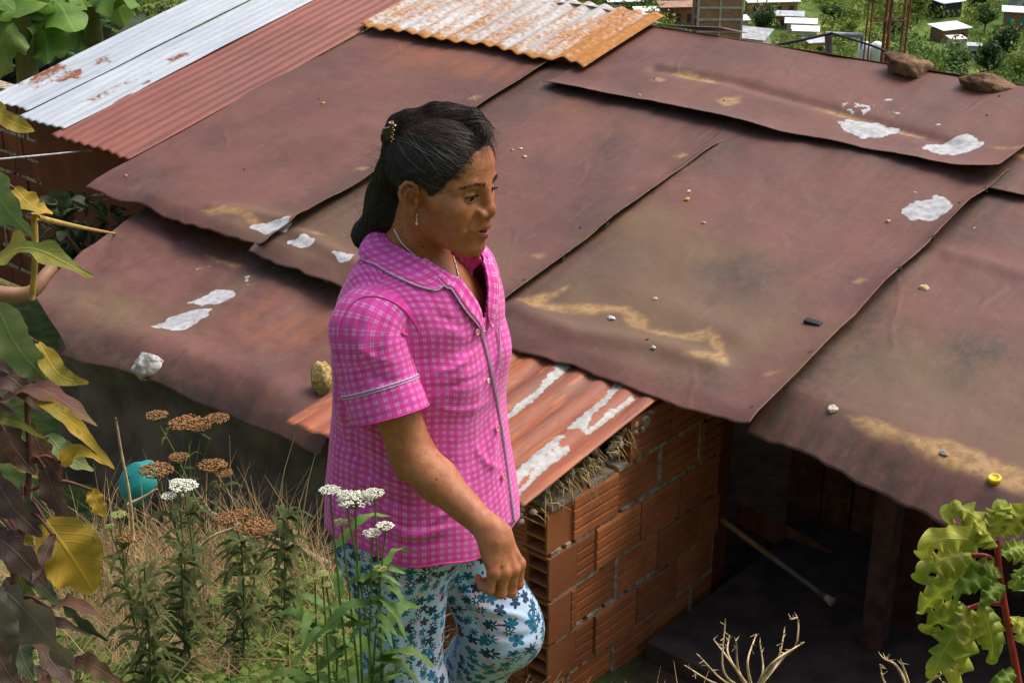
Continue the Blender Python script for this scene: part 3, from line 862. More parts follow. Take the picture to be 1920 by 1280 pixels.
# ================================================================= signed-distance modelling
def smin(a, b, k):
    h = np.clip(.5 + .5 * (b - a) / k, 0, 1)
    return b + (a - b) * h - k * h * (1 - h)
def smax(a, b, k): return -smin(-a, -b, k)
def s_ell(p, c, r):
    q = p - np.asarray(c); r = np.asarray(r, float)
    k0 = np.linalg.norm(q / r, axis=1); k1 = np.linalg.norm(q / (r * r), axis=1) + 1e-9
    return k0 * (k0 - 1) / k1
def s_cap(p, a, b, r1, r2=None):
    a = np.asarray(a, float); b = np.asarray(b, float); r2 = r1 if r2 is None else r2
    e = b - a; t = np.clip(((p - a) @ e) / (e @ e + 1e-12), 0, 1)
    return np.linalg.norm(p - a - t[:, None] * e, axis=1) - (r1 + (r2 - r1) * t)
def s_ball(p, c, r): return np.linalg.norm(p - np.asarray(c), axis=1) - r
def surface_nets(f, lo, hi, h, B=8, slack=1.7):
    lo = np.asarray(lo, float); hi = np.asarray(hi, float)
    nb = np.ceil((hi - lo) / (h * B)).astype(int)
    I = np.stack(np.meshgrid(*[np.arange(n) for n in nb], indexing="ij"), -1).reshape(-1, 3)
    C = lo + (I + .5) * h * B
    d = np.concatenate([f(C[i:i + 60000]) for i in range(0, len(C), 60000)])
    I = I[np.abs(d) < h * B * .87 * slack]
    I = I[np.lexsort(tuple((I // 4).T))]                        # neighbouring blocks together
    o = np.stack(np.meshgrid(*[np.arange(B + 2)] * 3, indexing="ij"), -1)          # points -1..B
    ND = np.array(nb) * B + 4
    CV, CK, QA = [], [], []
    key = lambda c: (c[..., 0] + 1) * ND[1] * ND[2] + (c[..., 1] + 1) * ND[2] + c[..., 2] + 1
    for s in range(0, len(I), 64):
        J = I[s:s + 64]
        G = J[:, None, None, None, :] * B + o - 1
        V = f((lo + G.reshape(-1, 3) * h)).reshape(len(J), B + 2, B + 2, B + 2)
        # cells -1..B-1 (B+1 per axis)
        cs = [V[:, dx:B + 1 + dx, dy:B + 1 + dy, dz:B + 1 + dz] for dx in (0, 1) for dy in (0, 1) for dz in (0, 1)]
        neg = sum((c < 0).astype(np.int8) for c in cs)
        act = (neg > 0) & (neg < 8)
        n, x, y, z = np.nonzero(act)
        cv = np.stack([c[n, x, y, z] for c in cs], 1)
        acc = np.zeros((len(n), 3)); cnt = np.zeros(len(n))
        for i in range(8):
            for bit in (4, 2, 1):
                if i & bit: continue
                j = i | bit
                va, vb = cv[:, i], cv[:, j]
                cr = (va < 0) != (vb < 0)
                t = np.where(cr, va / np.where(cr, va - vb, 1), 0)
                pa = np.array([(i >> 2) & 1, (i >> 1) & 1, i & 1], float); pb = np.array([(j >> 2) & 1, (j >> 1) & 1, j & 1], float)
                acc += np.where(cr[:, None], pa + t[:, None] * (pb - pa), 0); cnt += cr
        cell = J[n] * B + np.stack([x, y, z], 1) - 1
        CV.append(lo + (cell + acc / cnt[:, None]) * h); CK.append(key(cell))
        # faces: edges starting at points 0..B-1 of this block
        P0 = V[:, 1:B + 1, 1:B + 1, 1:B + 1]
        for ax in range(3):
            sl = [slice(1, B + 1)] * 3; sl[ax] = slice(2, B + 2)
            P1 = V[(slice(None), *sl)]
            c = (P0 < 0) != (P1 < 0)
            n, x, y, z = np.nonzero(c)
            g = J[n] * B + np.stack([x, y, z], 1)
            a1 = np.eye(3, dtype=int)[(ax + 1) % 3]; a2 = np.eye(3, dtype=int)[(ax + 2) % 3]
            q = np.stack([key(g - a1 - a2), key(g - a2), key(g), key(g - a1)], 1)
            fl = ~(P0[n, x, y, z] < 0)
            q[fl] = q[fl][:, ::-1]
            QA.append(q)
    CV = np.concatenate(CV); CK = np.concatenate(CK); Q = np.concatenate(QA)
    uk, idx = np.unique(CK, return_index=True)
    v = CV[idx]
    fq = np.searchsorted(uk, Q); ok = (uk[np.clip(fq, 0, len(uk) - 1)] == Q).all(1)
    fq = fq[ok].astype(np.int32)
    perm = np.argsort(idx); inv = np.empty_like(perm); inv[perm] = np.arange(len(perm))
    v = v[perm]; fq = inv[fq].astype(np.int32)
    for it in range(2):                                        # settle the vertices onto the surface
        e = h * .25
        K4 = np.array([[1, -1, -1], [-1, -1, 1], [-1, 1, -1], [1, 1, 1]], float)
        out = np.empty_like(v)
        for s in range(0, len(v), 6000):
            p = v[s:s + 6000]
            ds = [f(p + k * e) for k in K4]
            g = sum(k * d_[:, None] for k, d_ in zip(K4, ds)) / (4 * e)
            d0 = sum(ds) / 4
            st = np.clip(d0 / ((g * g).sum(1) + 1e-6), -h * .6, h * .6)
            out[s:s + 6000] = p - st[:, None] * g
        v = out
    return v, fq

# ================================================================= the woman
PC = np.array([-.18, 2.465, 0.0])                 # axis of the torso
YAW = math.radians(31)
PF = np.array([math.cos(YAW), -math.sin(YAW), 0]); PL_ = np.array([math.sin(YAW), math.cos(YAW), 0]); PZ = np.array([0, 0, 1.0])
def pw(f, l, z): return PC + PF * f + PL_ * l + PZ * z
FOOT = -2.14
woman = empty("person", pw(0, 0, FOOT), "woman in pink plaid pyjama top and white trousers with blue flowers, walking past the roof", "person")

def rotm(yaw, pit, rol):
    cy, sy = math.cos(yaw), math.sin(yaw); cp, sp = math.cos(pit), math.sin(pit); cr, sr = math.cos(rol), math.sin(rol)
    return np.array([[cy, sy, 0], [-sy, cy, 0], [0, 0, 1]]) @ np.array([[cp, 0, sp], [0, 1, 0], [-sp, 0, cp]]) @ np.array([[1, 0, 0], [0, cr, -sr], [0, sr, cr]])
HP = np.array([-.1245, 2.44, -.7455]); HR = rotm(math.radians(30), math.radians(7), math.radians(-3))
def hl2w(p): return HP + np.asarray(p) @ HR.T
def w2hl(p): return (p - HP) @ HR
EYE = np.array([.0735, .0325, -.004])
# ear frame (right ear)
EC = np.array([-.012, -.0800, -.0195])
EX = nrm([.93, .36, .06]); EY_ = nrm(np.cross([0.10, 0, 1.0], EX)); EZ = np.cross(EX, EY_)     # EX front, EZ up, EY_ towards the head
def head_sdf(q):
    """q in head coordinates: x face, y left, z up; origin between the ears at eye level"""
    a = q.copy(); a[:, 1] = np.abs(q[:, 1])        # mirrored
    d = s_ell(a, (-.008, 0, .028), (.092, .074, .080))
    d = smin(d, s_ell(a, (.030, 0, .042), (.061, .063, .055)), .02)
    d = smin(d, s_ell(a, (.032, 0, -.035), (.056, .059, .082)), .03)
    d = smin(d, s_cap(a, (.002, .050, -.064), (.070, .014, -.100), .019, .017), .03)
    d = smin(d, s_ell(a, (.052, .034, -.044), (.036, .028, .034)), .02)
    d = smin(d, s_cap(a, (.060, .046, -.023), (.030, .060, -.018), .017, .013), .022)
    d = smin(d, s_cap(a, (.084, .006, .0155), (.076, .030, .0180), .0086, .0074), .014)
    d = smin(d, s_cap(a, (.076, .030, .0185), (.060, .051, .010), .0085, .0075), .014)
    d = smin(d, s_ell(a, (.082, 0, -.104), (.017, .020, .0165)), .022)
    d = smin(d, s_ell(a, (.079, 0, -.064), (.022, .028, .026)), .02)
    # eye socket, then the lids
    d = smax(d, -s_ell(a, (.095, .0335, -.003), (.0175, .019, .0105)), .013)
    # nose
    n = s_cap(a, (.0885, 0, .010), (.1020, 0, -.024), .0080, .0100)
    n = smin(n, s_ball(a, (.1020, 0, -.0310), .0125), .008)
    n = smin(n, s_ell(a, (.0960, .0150, -.0355), (.0118, .0098, .0092)), .006)
    n = smin(n, s_cap(a, (.104, 0, -.035), (.096, 0, -.046), .0055, .006), .006)
    d = smin(d, n, .011)
    d = smax(d, -s_cap(a, (.1035, .0070, -.0460), (.0955, .0098, -.0405), .0034, .0040), .003)
    # crease round the wing of the nose and down to the mouth
    d = smax(d, -s_cap(a, (.0940, .0265, -.036), (.0828, .0372, -.060), .0012, .0008), .013)
    # fine lines: brow, corner of the eye, under the eye
    for (p1, p2) in (((.0955, .000, .040), (.088, .034, .043)), ((.0945, .004, .052), (.086, .034, .054)), ((.070, .0505, -.001), (.056, .0600, .004)), ((.069, .0510, -.004), (.054, .0605, -.005)), ((.068, .0510, -.008), (.055, .0600, -.014)), ((.0975, .0035, .014), (.0965, .0045, .027))):
        d = smax(d, -s_cap(a, p1, p2, .0004), .0030)
    # lips
    d = smin(d, s_ell(a, (.092, 0, -.054), (.0085, .012, .010)), .012)
    up = smin(s_cap(a, (.1015, .004, -.0590), (.0840, .0260, -.0690), .0064, .0030), s_ell(a, (.100, 0, -.0610), (.006, .008, .0055)), .004)
    lo_ = smin(s_cap(a, (.0995, .0, -.0765), (.0835, .0250, -.0715), .0076, .0030), s_ell(a, (.097, 0, -.0780), (.007, .013, .0058)), .004)
    d = smin(d, smin(up, lo_, .0015), .0045)
    d = smax(d, -s_ell(a, (.1015, 0, -.0680), (.013, .0185, .0028)), .002)
    # eyelids
    lid = s_ell(a, EYE, (.0142, .0158, .0142))
    e = a - EYE
    th = e[:, 1] / .0155                            # along the slit
    top = .0036 * (1 - np.clip(np.abs(th), 0, 1) ** 2) - .0002
    bot = -.0056 * (1 - np.clip(np.abs(th), 0, 1) ** 2.4) - .0004
    slit = np.maximum(e[:, 2] - top, bot - e[:, 2])
    slit = np.maximum(slit, -(e[:, 0] - .002))
    lid = smax(lid, -slit, .0012)
    d = smin(d, lid, .0045)
    d = smax(d, -s_cap(a, (.0885, .022, .0065), (.0790, .046, .0055), .0008, .0008), .0035)   # fold over the lid
    d = smax(d, -s_cap(a, (.0845, .020, -.0155), (.0760, .042, -.0185), .0007, .0006), .0045)  # under the eye
    # ears
    m = q.copy(); m[:, 1] = -np.abs(q[:, 1])
    u = (m - EC) @ np.stack([EX, EY_, EZ], 1)        # front, in, up
    disc = s_ell(u, (0, .004, -.001), (.0165, .0050, .0285))
    ring = None
    an = np.radians([200, 165, 135, 105, 75, 45, 20, 0])   # from lobe back round over the top to the front
    pts = [np.array([.0175 * -math.cos(t - PI / 2 + PI / 2) * 1.0, -.0035, .0285 * math.sin(t) + .001]) for t in an]
    pts = np.array([(-.009, -.001, -.020), (-.0155, -.003, -.008), (-.0185, -.0045, .006), (-.0165, -.005, .0185), (-.0085, -.0045, .0275), (.002, -.003, .0285), (.0105, -.001, .0225), (.0125, .002, .0120), (.006, .003, .004)])
    for i in range(len(pts) - 1):
        c_ = s_cap(u, pts[i] + (0, -.0015, 0), pts[i + 1] + (0, -.0015, 0), .0034, .0034)
        ring = c_ if ring is None else smin(ring, c_, .002)
    ear = smin(disc, ring, .003)
    ear = smin(ear, s_ell(u, (.001, -.0015, -.0265), (.0085, .0052, .0090)), .006)
    anti = smin(s_cap(u, (-.0085, -.0035, -.013), (-.0095, -.0045, .006), .0034), s_cap(u, (-.0095, -.0045, .006), (-.002, -.003, .0175), .0034, .003), .003)
    ear = smin(ear, anti, .003)
    ear = smax(ear, -s_ell(u, (.0025, -.0065, -.003), (.0090, .0165, .0130)), .0025)
    ear = smax(ear, -s_cap(u, (-.0135, -.0075, .008), (-.003, -.0065, .0225), .0022, .0022), .003)
    ear = smin(ear, s_ell(u, (.0110, -.0035, -.005), (.0045, .0040, .0065)), .005)
    ear = smin(ear, s_cap(u, (.004, .017, 0), (.006, .026, 0), .014, .014), .006)
    d = smin(d, ear, .006)
    return d
def facing_yaw(v): return v
# body joints
NB = pw(-.020, 0, -.905)                             # base of the neck
CHIN = hl2w((-.022, 0, -.070))
SH_R, EL_R, WR_R = np.array([-.262, 2.318, -.972]), np.array([-.176, 2.262, -1.213]), at(930, 1005, 2.145)
SH_L = pw(0, .158, -.975); EL_L = pw(-.10, .205, -1.20); WR_L = pw(-.115, .215, -1.40)
MCP = at(951, 1068, 2.118)
SD = nrm([.64, .765, .06])                           # towards the index finger
HD = nrm(MCP - WR_R)
BN = nrm(np.cross(HD, SD)); BN = BN if BN[0] > 0 else -BN      # back of the hand
PA = -BN
def hand_sdf(p, wr, mcp, sd, hd, pa):
    d = s_cap(p, wr - hd * .01, wr + hd * .012, .0215, .021)
    # flattened palm made from metacarpals
    offs = (.030, .0105, -.0100, -.0290)
    arch = (.000, -.0025, -.001, .0055)
    roots = []
    for k, (o, ar) in enumerate(zip(offs, arch)):
        m = mcp + sd * o + pa * ar + hd * (.004, .006, .001, -.008)[k]
        roots.append(m)
        c0 = wr + sd * o * .55 + hd * .006
        d = smin(d, s_cap(p, c0, m, .0135, .0105), .014)
    d = smin(d, s_ell((p - (wr + mcp) / 2 - pa * .010) @ np.stack([sd, pa, hd], 1), (0, 0, 0), (.034, .014, .042)), .012)
    ln = ((.040, .024, .019), (.044, .027, .020), (.040, .025, .019), (.032, .019, .017))
    for k, m in enumerate(roots):
        sp = sd * (.10, .02, -.05, -.14)[k]
        a1 = (.92, .98, 1.04, 1.10)[k]
        v1 = nrm(hd * math.cos(a1 * .62) + pa * math.sin(a1 * .62) + sp * .5)
        v2 = nrm(hd * math.cos(a1 * 1.85) + pa * math.sin(a1 * 1.85) + sp * .2)
        v3 = nrm(hd * math.cos(a1 * 2.7) + pa * math.sin(a1 * 2.7))
        j1 = m + v1 * ln[k][0]; j2 = j1 + v2 * ln[k][1]; j3 = j2 + v3 * ln[k][2]
        rr = (.0102, .0105, .0101, .0091)[k]
        g = smin(s_cap(p, m, j1, rr * 1.08, rr * .93), s_cap(p, j1, j2, rr * .95, rr * .85), .004)
        g = smin(g, s_cap(p, j2, j3, rr * .86, rr * .72), .004)
        g = smin(g, s_ball(p, m - pa * .0012, rr * .95), .008)            # knuckle
        g = smin(g, s_ball(p, j1, rr * .96), .004)
        d = smin(d, g, .0035)
    # thumb from the side of the palm
    t0 = wr + sd * .020 + hd * .014 + pa * .010
    t1 = t0 + nrm(hd * .75 + sd * .55 + pa * .55) * .042
    t2 = t1 + nrm(hd * .95 + pa * .5 + sd * .05) * .031
    t3 = t2 + nrm(hd * .9 + pa * .45 - sd * .25) * .024
    th = smin(s_cap(p, t0, t1, .0145, .0115), s_cap(p, t1, t2, .0110, .0098), .006)
    th = smin(th, s_cap(p, t2, t3, .0098, .0080), .004)
    # tendons and veins over the back of the hand
    for k, m in enumerate(roots):
        d = smin(d, s_cap(p, wr + sd * offs[k] * .35 - pa * .0155 + hd * .015, m - pa * .0070 - hd * .004, .0030, .0034), .010)
    for (a_, b_, c_) in ((-.018, .012, .0), (.016, .002, .25), (-.004, -.018, .35)):
        d = smin(d, s_cap(p, wr + sd * a_ - pa * .0165 + hd * (.005 + .06 * c_), wr + (mcp - wr) * (.62 + c_ * .4) + sd * b_ - pa * .0125, .0018), .0035)
    return smin(d, th, .007)
HIP_R, KN_R, AN_R = pw(-.005, -.085, -1.47), np.array([-.222, 2.375, -1.80]), np.array([-.235, 2.40, -2.09])
HIP_L, KN_L, AN_L = pw(.0, .085, -1.47), np.array([-.018, 2.470, -1.725]), np.array([-.145, 2.605, -2.02])
ARM_TONE = None
def arm(p, s, e, w):
    d = s_cap(p, s, e, .042, .0400)
    f = w - e
    bul = e + f * .28
    d = smin(d, s_cap(p, e, bul, .0365, .0362), .02)
    d = smin(d, s_cap(p, bul, w, .0362, .0215), .02)
    return d
def torso(p):
    q = np.stack([(p - PC) @ PF, (p - PC) @ PL_, p[:, 2]], 1)
    d = s_ell(q, (-.005, 0, -1.10), (.105, .150, .22))
    d = smin(d, s_ell(q, (.0, 0, -1.35), (.12, .155, .20)), .06)
    d = smin(d, s_cap(q, (-.015, -.135, -.975), (-.015, .135, -.975), .036), .05)
    d = smin(d, s_ell(q, (.050, 0, -1.03), (.085, .115, .12)), .05)
    return d
def body_sdf(p):
    d = torso(p)
    lo = p.min(0); hi = p.max(0)
    def near(c, r):
        c = np.asarray(c); x = np.clip(c, lo, hi)
        return np.linalg.norm(x - c) < r + .03
    if hi[2] > -1.2: d = smin(d, s_cap(p, NB - PZ * .03 - PF * .01, CHIN + PZ * .02, .060, .050), .04)
    if near(HP, .17):
        hq = w2hl(p)
        hd_ = head_sdf(hq)
        d = smin(d, hd_, .022)
        # sternomastoid
        d = smin(d, s_cap(p, hl2w((-.015, -.056, -.055)), NB + PF * .055 - PL_ * .018 - PZ * .035, .012, .010), .018)
        d = smin(d, s_cap(p, hl2w((-.015, .056, -.055)), NB + PF * .055 + PL_ * .018 - PZ * .035, .012, .010), .018)
    if near((SH_R + WR_R) / 2, .26):
        d = smin(d, arm(p, SH_R, EL_R, WR_R), .025)
        d = smin(d, s_ball(p, EL_R - PF * .020 + PZ * .004, .022), .018)
    if near((SH_L + WR_L) / 2, .30):
        d = smin(d, arm(p, SH_L, EL_L, WR_L), .025)
    if near(MCP, .14):
        d = smin(d, hand_sdf(p, WR_R, MCP, SD, HD, PA), .022)
    hdl = nrm(WR_L - EL_L)
    mL = WR_L + hdl * .085
    if near(mL, .16):
        d = smin(d, hand_sdf(p, WR_L, mL, PF, hdl, -PL_), .02)
    if lo[2] > -1.30: return d
    for (h, k, a, fd) in ((HIP_R, KN_R, AN_R, PF), (HIP_L, KN_L, AN_L, nrm(PF * .9 - PZ * .45))):
        g = smin(s_cap(p, h, k, .078, .054), s_cap(p, k, k + (a - k) * .3, .050, .050), .03)
        g = smin(g, s_cap(p, k + (a - k) * .3, a, .050, .030), .03)
        g = smin(g, s_cap(p, a - PZ * .01 - fd * .012, a + fd * .13 - PZ * .032, .028, .022), .02)
        g = smin(g, s_ell((p - a - fd * .05 + PZ * .03) @ np.stack([fd, np.cross(PZ, fd), PZ], 1), (.02, 0, 0), (.10, .037, .022)), .02)
        d = smin(d, g, .04)
    return d
v, fq = surface_nets(body_sdf, (-.56, 1.98, -2.17), (.22, 2.82, -.60), .0021)
# ---- colour masks in head coordinates
q = w2hl(v); ay = np.abs(q[:, 1])
hm = (np.linalg.norm(q, axis=1) < .16)
mz = -.0700 - .010 * (ay / .024) ** 2 * .15
lipu = sstep(.0026, -.0022, np.abs(q[:, 2] - (-.0630 - .0055 * (ay / .0255))) - np.clip(.0062 * (1 - (ay / .0262) ** 2), 0, 1) - .0006)
lipl = sstep(.0026, -.0022, np.abs(q[:, 2] - (-.0755 + .0040 * (ay / .0245) ** 2)) - np.clip(.0072 * (1 - (ay / .0252) ** 2), 0, 1) - .0004)
lip = np.where(hm & (q[:, 0] > .074) & (ay < .026), np.maximum(lipu, lipl), 0)
mouth = np.where(hm & (q[:, 0] > .07) & (ay < .018) & (np.abs(q[:, 2] + .0680) < .0030 * np.sqrt(np.clip(1 - (ay / .018) ** 2, 0, 1))) , 1.0, 0)
deep = mouth * (q[:, 0] < .0985 - .35 * ay)
bl = np.exp(-(((q[:, 0] - .035) / .040) ** 2 + ((ay - .060) / .035) ** 2 + ((q[:, 2] + .060) / .036) ** 2)) * hm * (.55 + .9 * fbm(q * 55, 4))
bl = np.maximum(bl, .5 * np.exp(-(((q[:, 0] - .11) / .012) ** 2 + (ay / .016) ** 2 + ((q[:, 2] + .036) / .012) ** 2)))
eu = (q - np.array([EC[0], EC[1], EC[2]])) @ np.stack([EX, EY_, EZ], 1)
bl = np.maximum(bl, .8 * np.exp(-((eu[:, 0] / .02) ** 2 + (eu[:, 2] / .03) ** 2 + (eu[:, 1] / .02) ** 2)))  # ear redness, deepest in the hollow, whose shade is put into the colour
# brown shadowing of the lids and freckles of the temple (pigment)
pig = .75 * np.exp(-(((ay - .034) / .018) ** 2 + ((q[:, 2] + .004) / .011) ** 2)) * (q[:, 0] > .055) * hm
pig = np.maximum(pig, .55 * np.exp(-(((q[:, 0] - .058) / .016) ** 2 + ((q[:, 2] + .012) / .016) ** 2 + ((ay - .058) / .02) ** 2)) * fbm(q * 160, 3) * 1.6)
lash = np.where(hm, np.exp(-((q[:, 2] - (EYE[2] + .0036 * (1 - np.clip(np.abs((ay - EYE[1]) / .0155), 0, 1) ** 2) + .0006)) / .0012) ** 2) * (np.abs(ay - EYE[1]) < .0165) * (q[:, 0] > .068), 0)
mole = np.zeros(len(v))
for (x, y) in ((785, 460), (796, 467), (795, 488), (812, 899)):
    r_ = ray(x, y); r_ /= np.linalg.norm(r_)
    s_ = (v @ r_); dd = np.linalg.norm(v - s_[:, None] * r_, axis=1)
    m_ = (dd < .006) & (s_ < 2.72)
    if m_.any():
        c_ = v[m_][np.argmin(s_[m_])]
        mole = np.maximum(mole, sstep(.0028, .0012, np.linalg.norm(v - c_, axis=1)))
t = NT("brown_skin"); o = t.obj()
n1 = t.noise(o, 22, 5); n2 = t.noise(o, 240, 4, .6); n3 = t.noise(o, 900, 2)
SK = (.445, .180, .084)
c = t.mix(t.ramp(n1, .3, .7), (SK[0] * .84, SK[1] * .72, SK[2] * .68), (SK[0] * 1.12, SK[1] * 1.14, SK[2] * 1.12))
_m = t.noise(o, 70, 5, .65)
c = t.mix(t.ramp(_m, .42, .68, 0, .6), c, (.29, .098, .042))
_f = t.noise(o, 420, 3, .6)
c = t.mix(t.ramp(_f, .60, .70, 0, .4), c, (.20, .07, .03))
c = t.mix(t.ramp(_f, .40, .30, 0, .3), c, (.55, .27, .14))
c = t.mix(t.ramp(n2, .58, .74, 0, .35), c, (.20, .075, .03))
c = t.mix(t.math("MULTIPLY", t.attr("blush_and_shade"), .62), c, (.30, .072, .042))
c = t.mix(t.math("MULTIPLY", t.attr("pig"), .55), c, (.13, .05, .022))
c = t.mix(t.math("MULTIPLY", t.attr("lip"), .82), c, (.33, .070, .066))
c = t.mix(t.attr("deep"), c, (.035, .010, .008))
c = t.mix(t.math("MULTIPLY", t.attr("lash"), .9), c, (.012, .007, .005))
c = t.mix(t.attr("mole"), c, (.03, .012, .008))
h = t.math("ADD", t.math("MULTIPLY", n2, .6), t.math("MULTIPLY", n3, .5))
rr = t.mix(t.attr("lip"), t.mix(t.ramp(n1, .3, .7), (.40, .40, .40), (.56, .56, .56)), (.34, .34, .34))
M_SKIN = t.pbr(c, rr, t.bump(h, .5, .0014), 0, .36, **{"Subsurface Weight": .12, "Subsurface Radius": (.9, .35, .18), "Subsurface Scale": .006})
meshobj("body", v, fq, M_SKIN, woman, {"lip": lip, "deep": deep, "blush_and_shade": bl, "pig": pig, "lash": lash, "mole": mole})
SKIN_V, SKIN_F = v, fq
# ---- eyes
t = NT("eyeball"); c = t.mix(t.attr("iris"), (.40, .34, .30), (.018, .008, .005)); c = t.mix(t.attr("pupil"), c, (.004, .003, .003))
M_EYE = t.pbr(c, .2, None, 0, .25)
for sgn in (-1, 1):
    m = MB(); c0 = hl2w(EYE * np.array([1, sgn, 1]))
    m.ball(c0, .0128, 64, 44)
    vv = m.v[0] - c0
    gz = nrm(HR @ nrm([.93, -.10, -.20]))
    ca = (vv / .0128) @ gz
    m.a = {"iris": [sstep(math.cos(.56), math.cos(.50), ca)], "pupil": [sstep(math.cos(.20), math.cos(.16), ca)]}
    m.build("eye", M_EYE, woman)
m = MB()
for i in range(9):
    ph = (i - 4) * .19
    m.box(hl2w((.0975 - .012 * ph * ph - .002, math.sin(ph) * .021, -.0648)), (.0018, .0019, .0036), HR @ np.array([[math.cos(ph), -math.sin(ph), 0], [math.sin(ph), math.cos(ph), 0], [0, 0, 1]]))
m.build("teeth", simple("tooth", (.62, .56, .46), .3, .1, 100), woman)
SKIN_BVH = BVHTree.FromPolygons([tuple(x) for x in v], [tuple(x) for x in fq])
# ================================================================= pyjama top
def projpx(P):
    P = np.asarray(P); d = P @ FW
    return np.stack([960 + FPX * (P @ RT) / d, 640 - FPX * (P @ UP) / d], -1)
def vnormals(v, f):
    a = v[f]; n = np.cross(a[:, 2] - a[:, 0], a[:, 3] - a[:, 1])
    o = np.zeros_like(v)
    for k in range(4): np.add.at(o, f[:, k], n)
    return o / (np.linalg.norm(o, axis=1)[:, None] + 1e-12)
def crease(v, n, lines, side=True):
    """soft folds: each line is a run of picture points, a depth in metres and a width in metres"""
    px = projpx(v); dep = v @ FW
    d_ = np.zeros(len(v))
    face = sstep(.0, .35, -(n * v).sum(1) / np.linalg.norm(v, axis=1)) if side else 1
    for pts, amp, wd in lines:
        pts = smooth_path(pts, 14); best = np.full(len(v), 1e9); tt = np.zeros(len(v))
        for i in range(len(pts) - 1):
            a, b = pts[i], pts[i + 1]; e = b - a
            t = np.clip(((px - a) @ e) / (e @ e), 0, 1)
            dd = np.linalg.norm(px - a - t[:, None] * e, axis=1)
            tt = np.where(dd < best, (i + t) / (len(pts) - 1), tt); best = np.minimum(best, dd)
        w_ = wd * FPX / dep
        d_ += amp * np.exp(-(best / w_) ** 2) * np.sin(PI * np.clip(tt * .9 + .05, 0, 1))
    return v + n * (d_ * face)[:, None]
NPH, NZ1, NZ2 = 260, 150, 70
Z0, ZA = -1.462, -1.03
zz = np.linspace(Z0, ZA, NZ1)
tau = np.linspace(0, 1, NZ2)[1:]
ph = np.linspace(0, 2 * PI, NPH, endpoint=False)
tz = [-1.50, -1.46, -1.40, -1.30, -1.20, -1.13, -1.08, -1.03]
A_ = sinterp(zz, tz, [.204, .203, .198, .184, .177, .178, .180, .176])
BF = sinterp(zz, tz, [.180, .180, .178, .166, .157, .156, .157, .150])
BB = sinterp(zz, tz, [.165, .166, .168, .160, .148, .142, .138, .135])
rows = []; UVr = []
def sgnpow(x, p): return np.sign(x) * np.abs(x) ** p
def ztop(l): return interp(np.abs(l), [0, .058, .10, .15, .180, .2], [-.862, -.866, -.889, -.922, -.950, -.97])
ex = .88
cl, cf = sgnpow(np.sin(ph), ex), sgnpow(np.cos(ph), ex)        # phi 0 = front, goes to the left
for i, z in enumerate(zz):
    l = A_[i] * cl; f = np.where(cf > 0, BF[i], BB[i]) * cf
    f = f + np.where(cf > 0, .016 * np.exp(-((np.abs(l) - .082) / .05) ** 2 - ((z + 1.095) / .06) ** 2) * np.clip(cf * 1.5, 0, 1), 0)
    hem = (1 - i / NZ1) ** 2.2 * (.006 * np.sin(ph * 3 + 1) + .005 * np.sin(ph * 7) + .036 * np.clip(-cl, 0, 1) ** 1.5 + .012 * np.clip(-cf, 0, 1))
    rows.append(np.stack([f, l, np.full(NPH, z) + hem], -1))
top0 = rows[-1]
for tq in tau:
    psi = tq * PI / 2
    kb = math.cos(psi) ** .75; kz = math.sin(psi) ** 1.0
    ka = 1 - .06 * tq ** 2
    l = top0[:, 1] * ka
    f = top0[:, 0] * kb + .012 * kz
    rows.append(np.stack([f, l, ZA + (ztop(l) - ZA) * kz], -1))
G = np.array(rows)                                   # (nz, nph, 3) in person frame
nz = len(G)
# cloth coordinates: lateral run and vertical run
du = np.linalg.norm(np.diff(np.concatenate([G, G[:, :1]], 1), axis=1), axis=2)
uu = np.cumsum(du, 1) - du; uu = np.where(uu > uu[:, -1:] / 2, uu - uu[:, -1:] - du[:, -1:], uu)
mid = uu[NZ1 - 30]
dv = np.linalg.norm(np.diff(G, axis=0), axis=2); vv = np.concatenate([np.zeros((1, NPH)), np.cumsum(dv, 0)], 0)
wgt = np.clip((np.arange(nz) - NZ1) / NZ2, 0, 1)[:, None]
uv = np.stack([np.broadcast_to(mid, (nz, NPH)) * (1 - wgt) + uu * wgt * 0 + np.broadcast_to(mid, (nz, NPH)) * wgt, vv, 0 * vv], -1)
V = (PC + G[..., 0:1] * PF + G[..., 1:2] * PL_ + G[..., 2:3] * PZ).reshape(-1, 3)
Fq = grid_faces(nz, NPH, False, True)[:, ::-1]
Nn = vnormals(V, Fq)
if ((V - PC - PZ * -1.2) * Nn).sum() < 0:
    Fq = Fq[:, ::-1]; Nn = -Nn
fb = (fbm(np.stack([V[:, 0] * 9, V[:, 1] * 9, V[:, 2] * 4], -1), 3) - .5)
V = V + Nn * (fb * .012 * sstep(-.98, -1.12, V[:, 2]))[:, None]
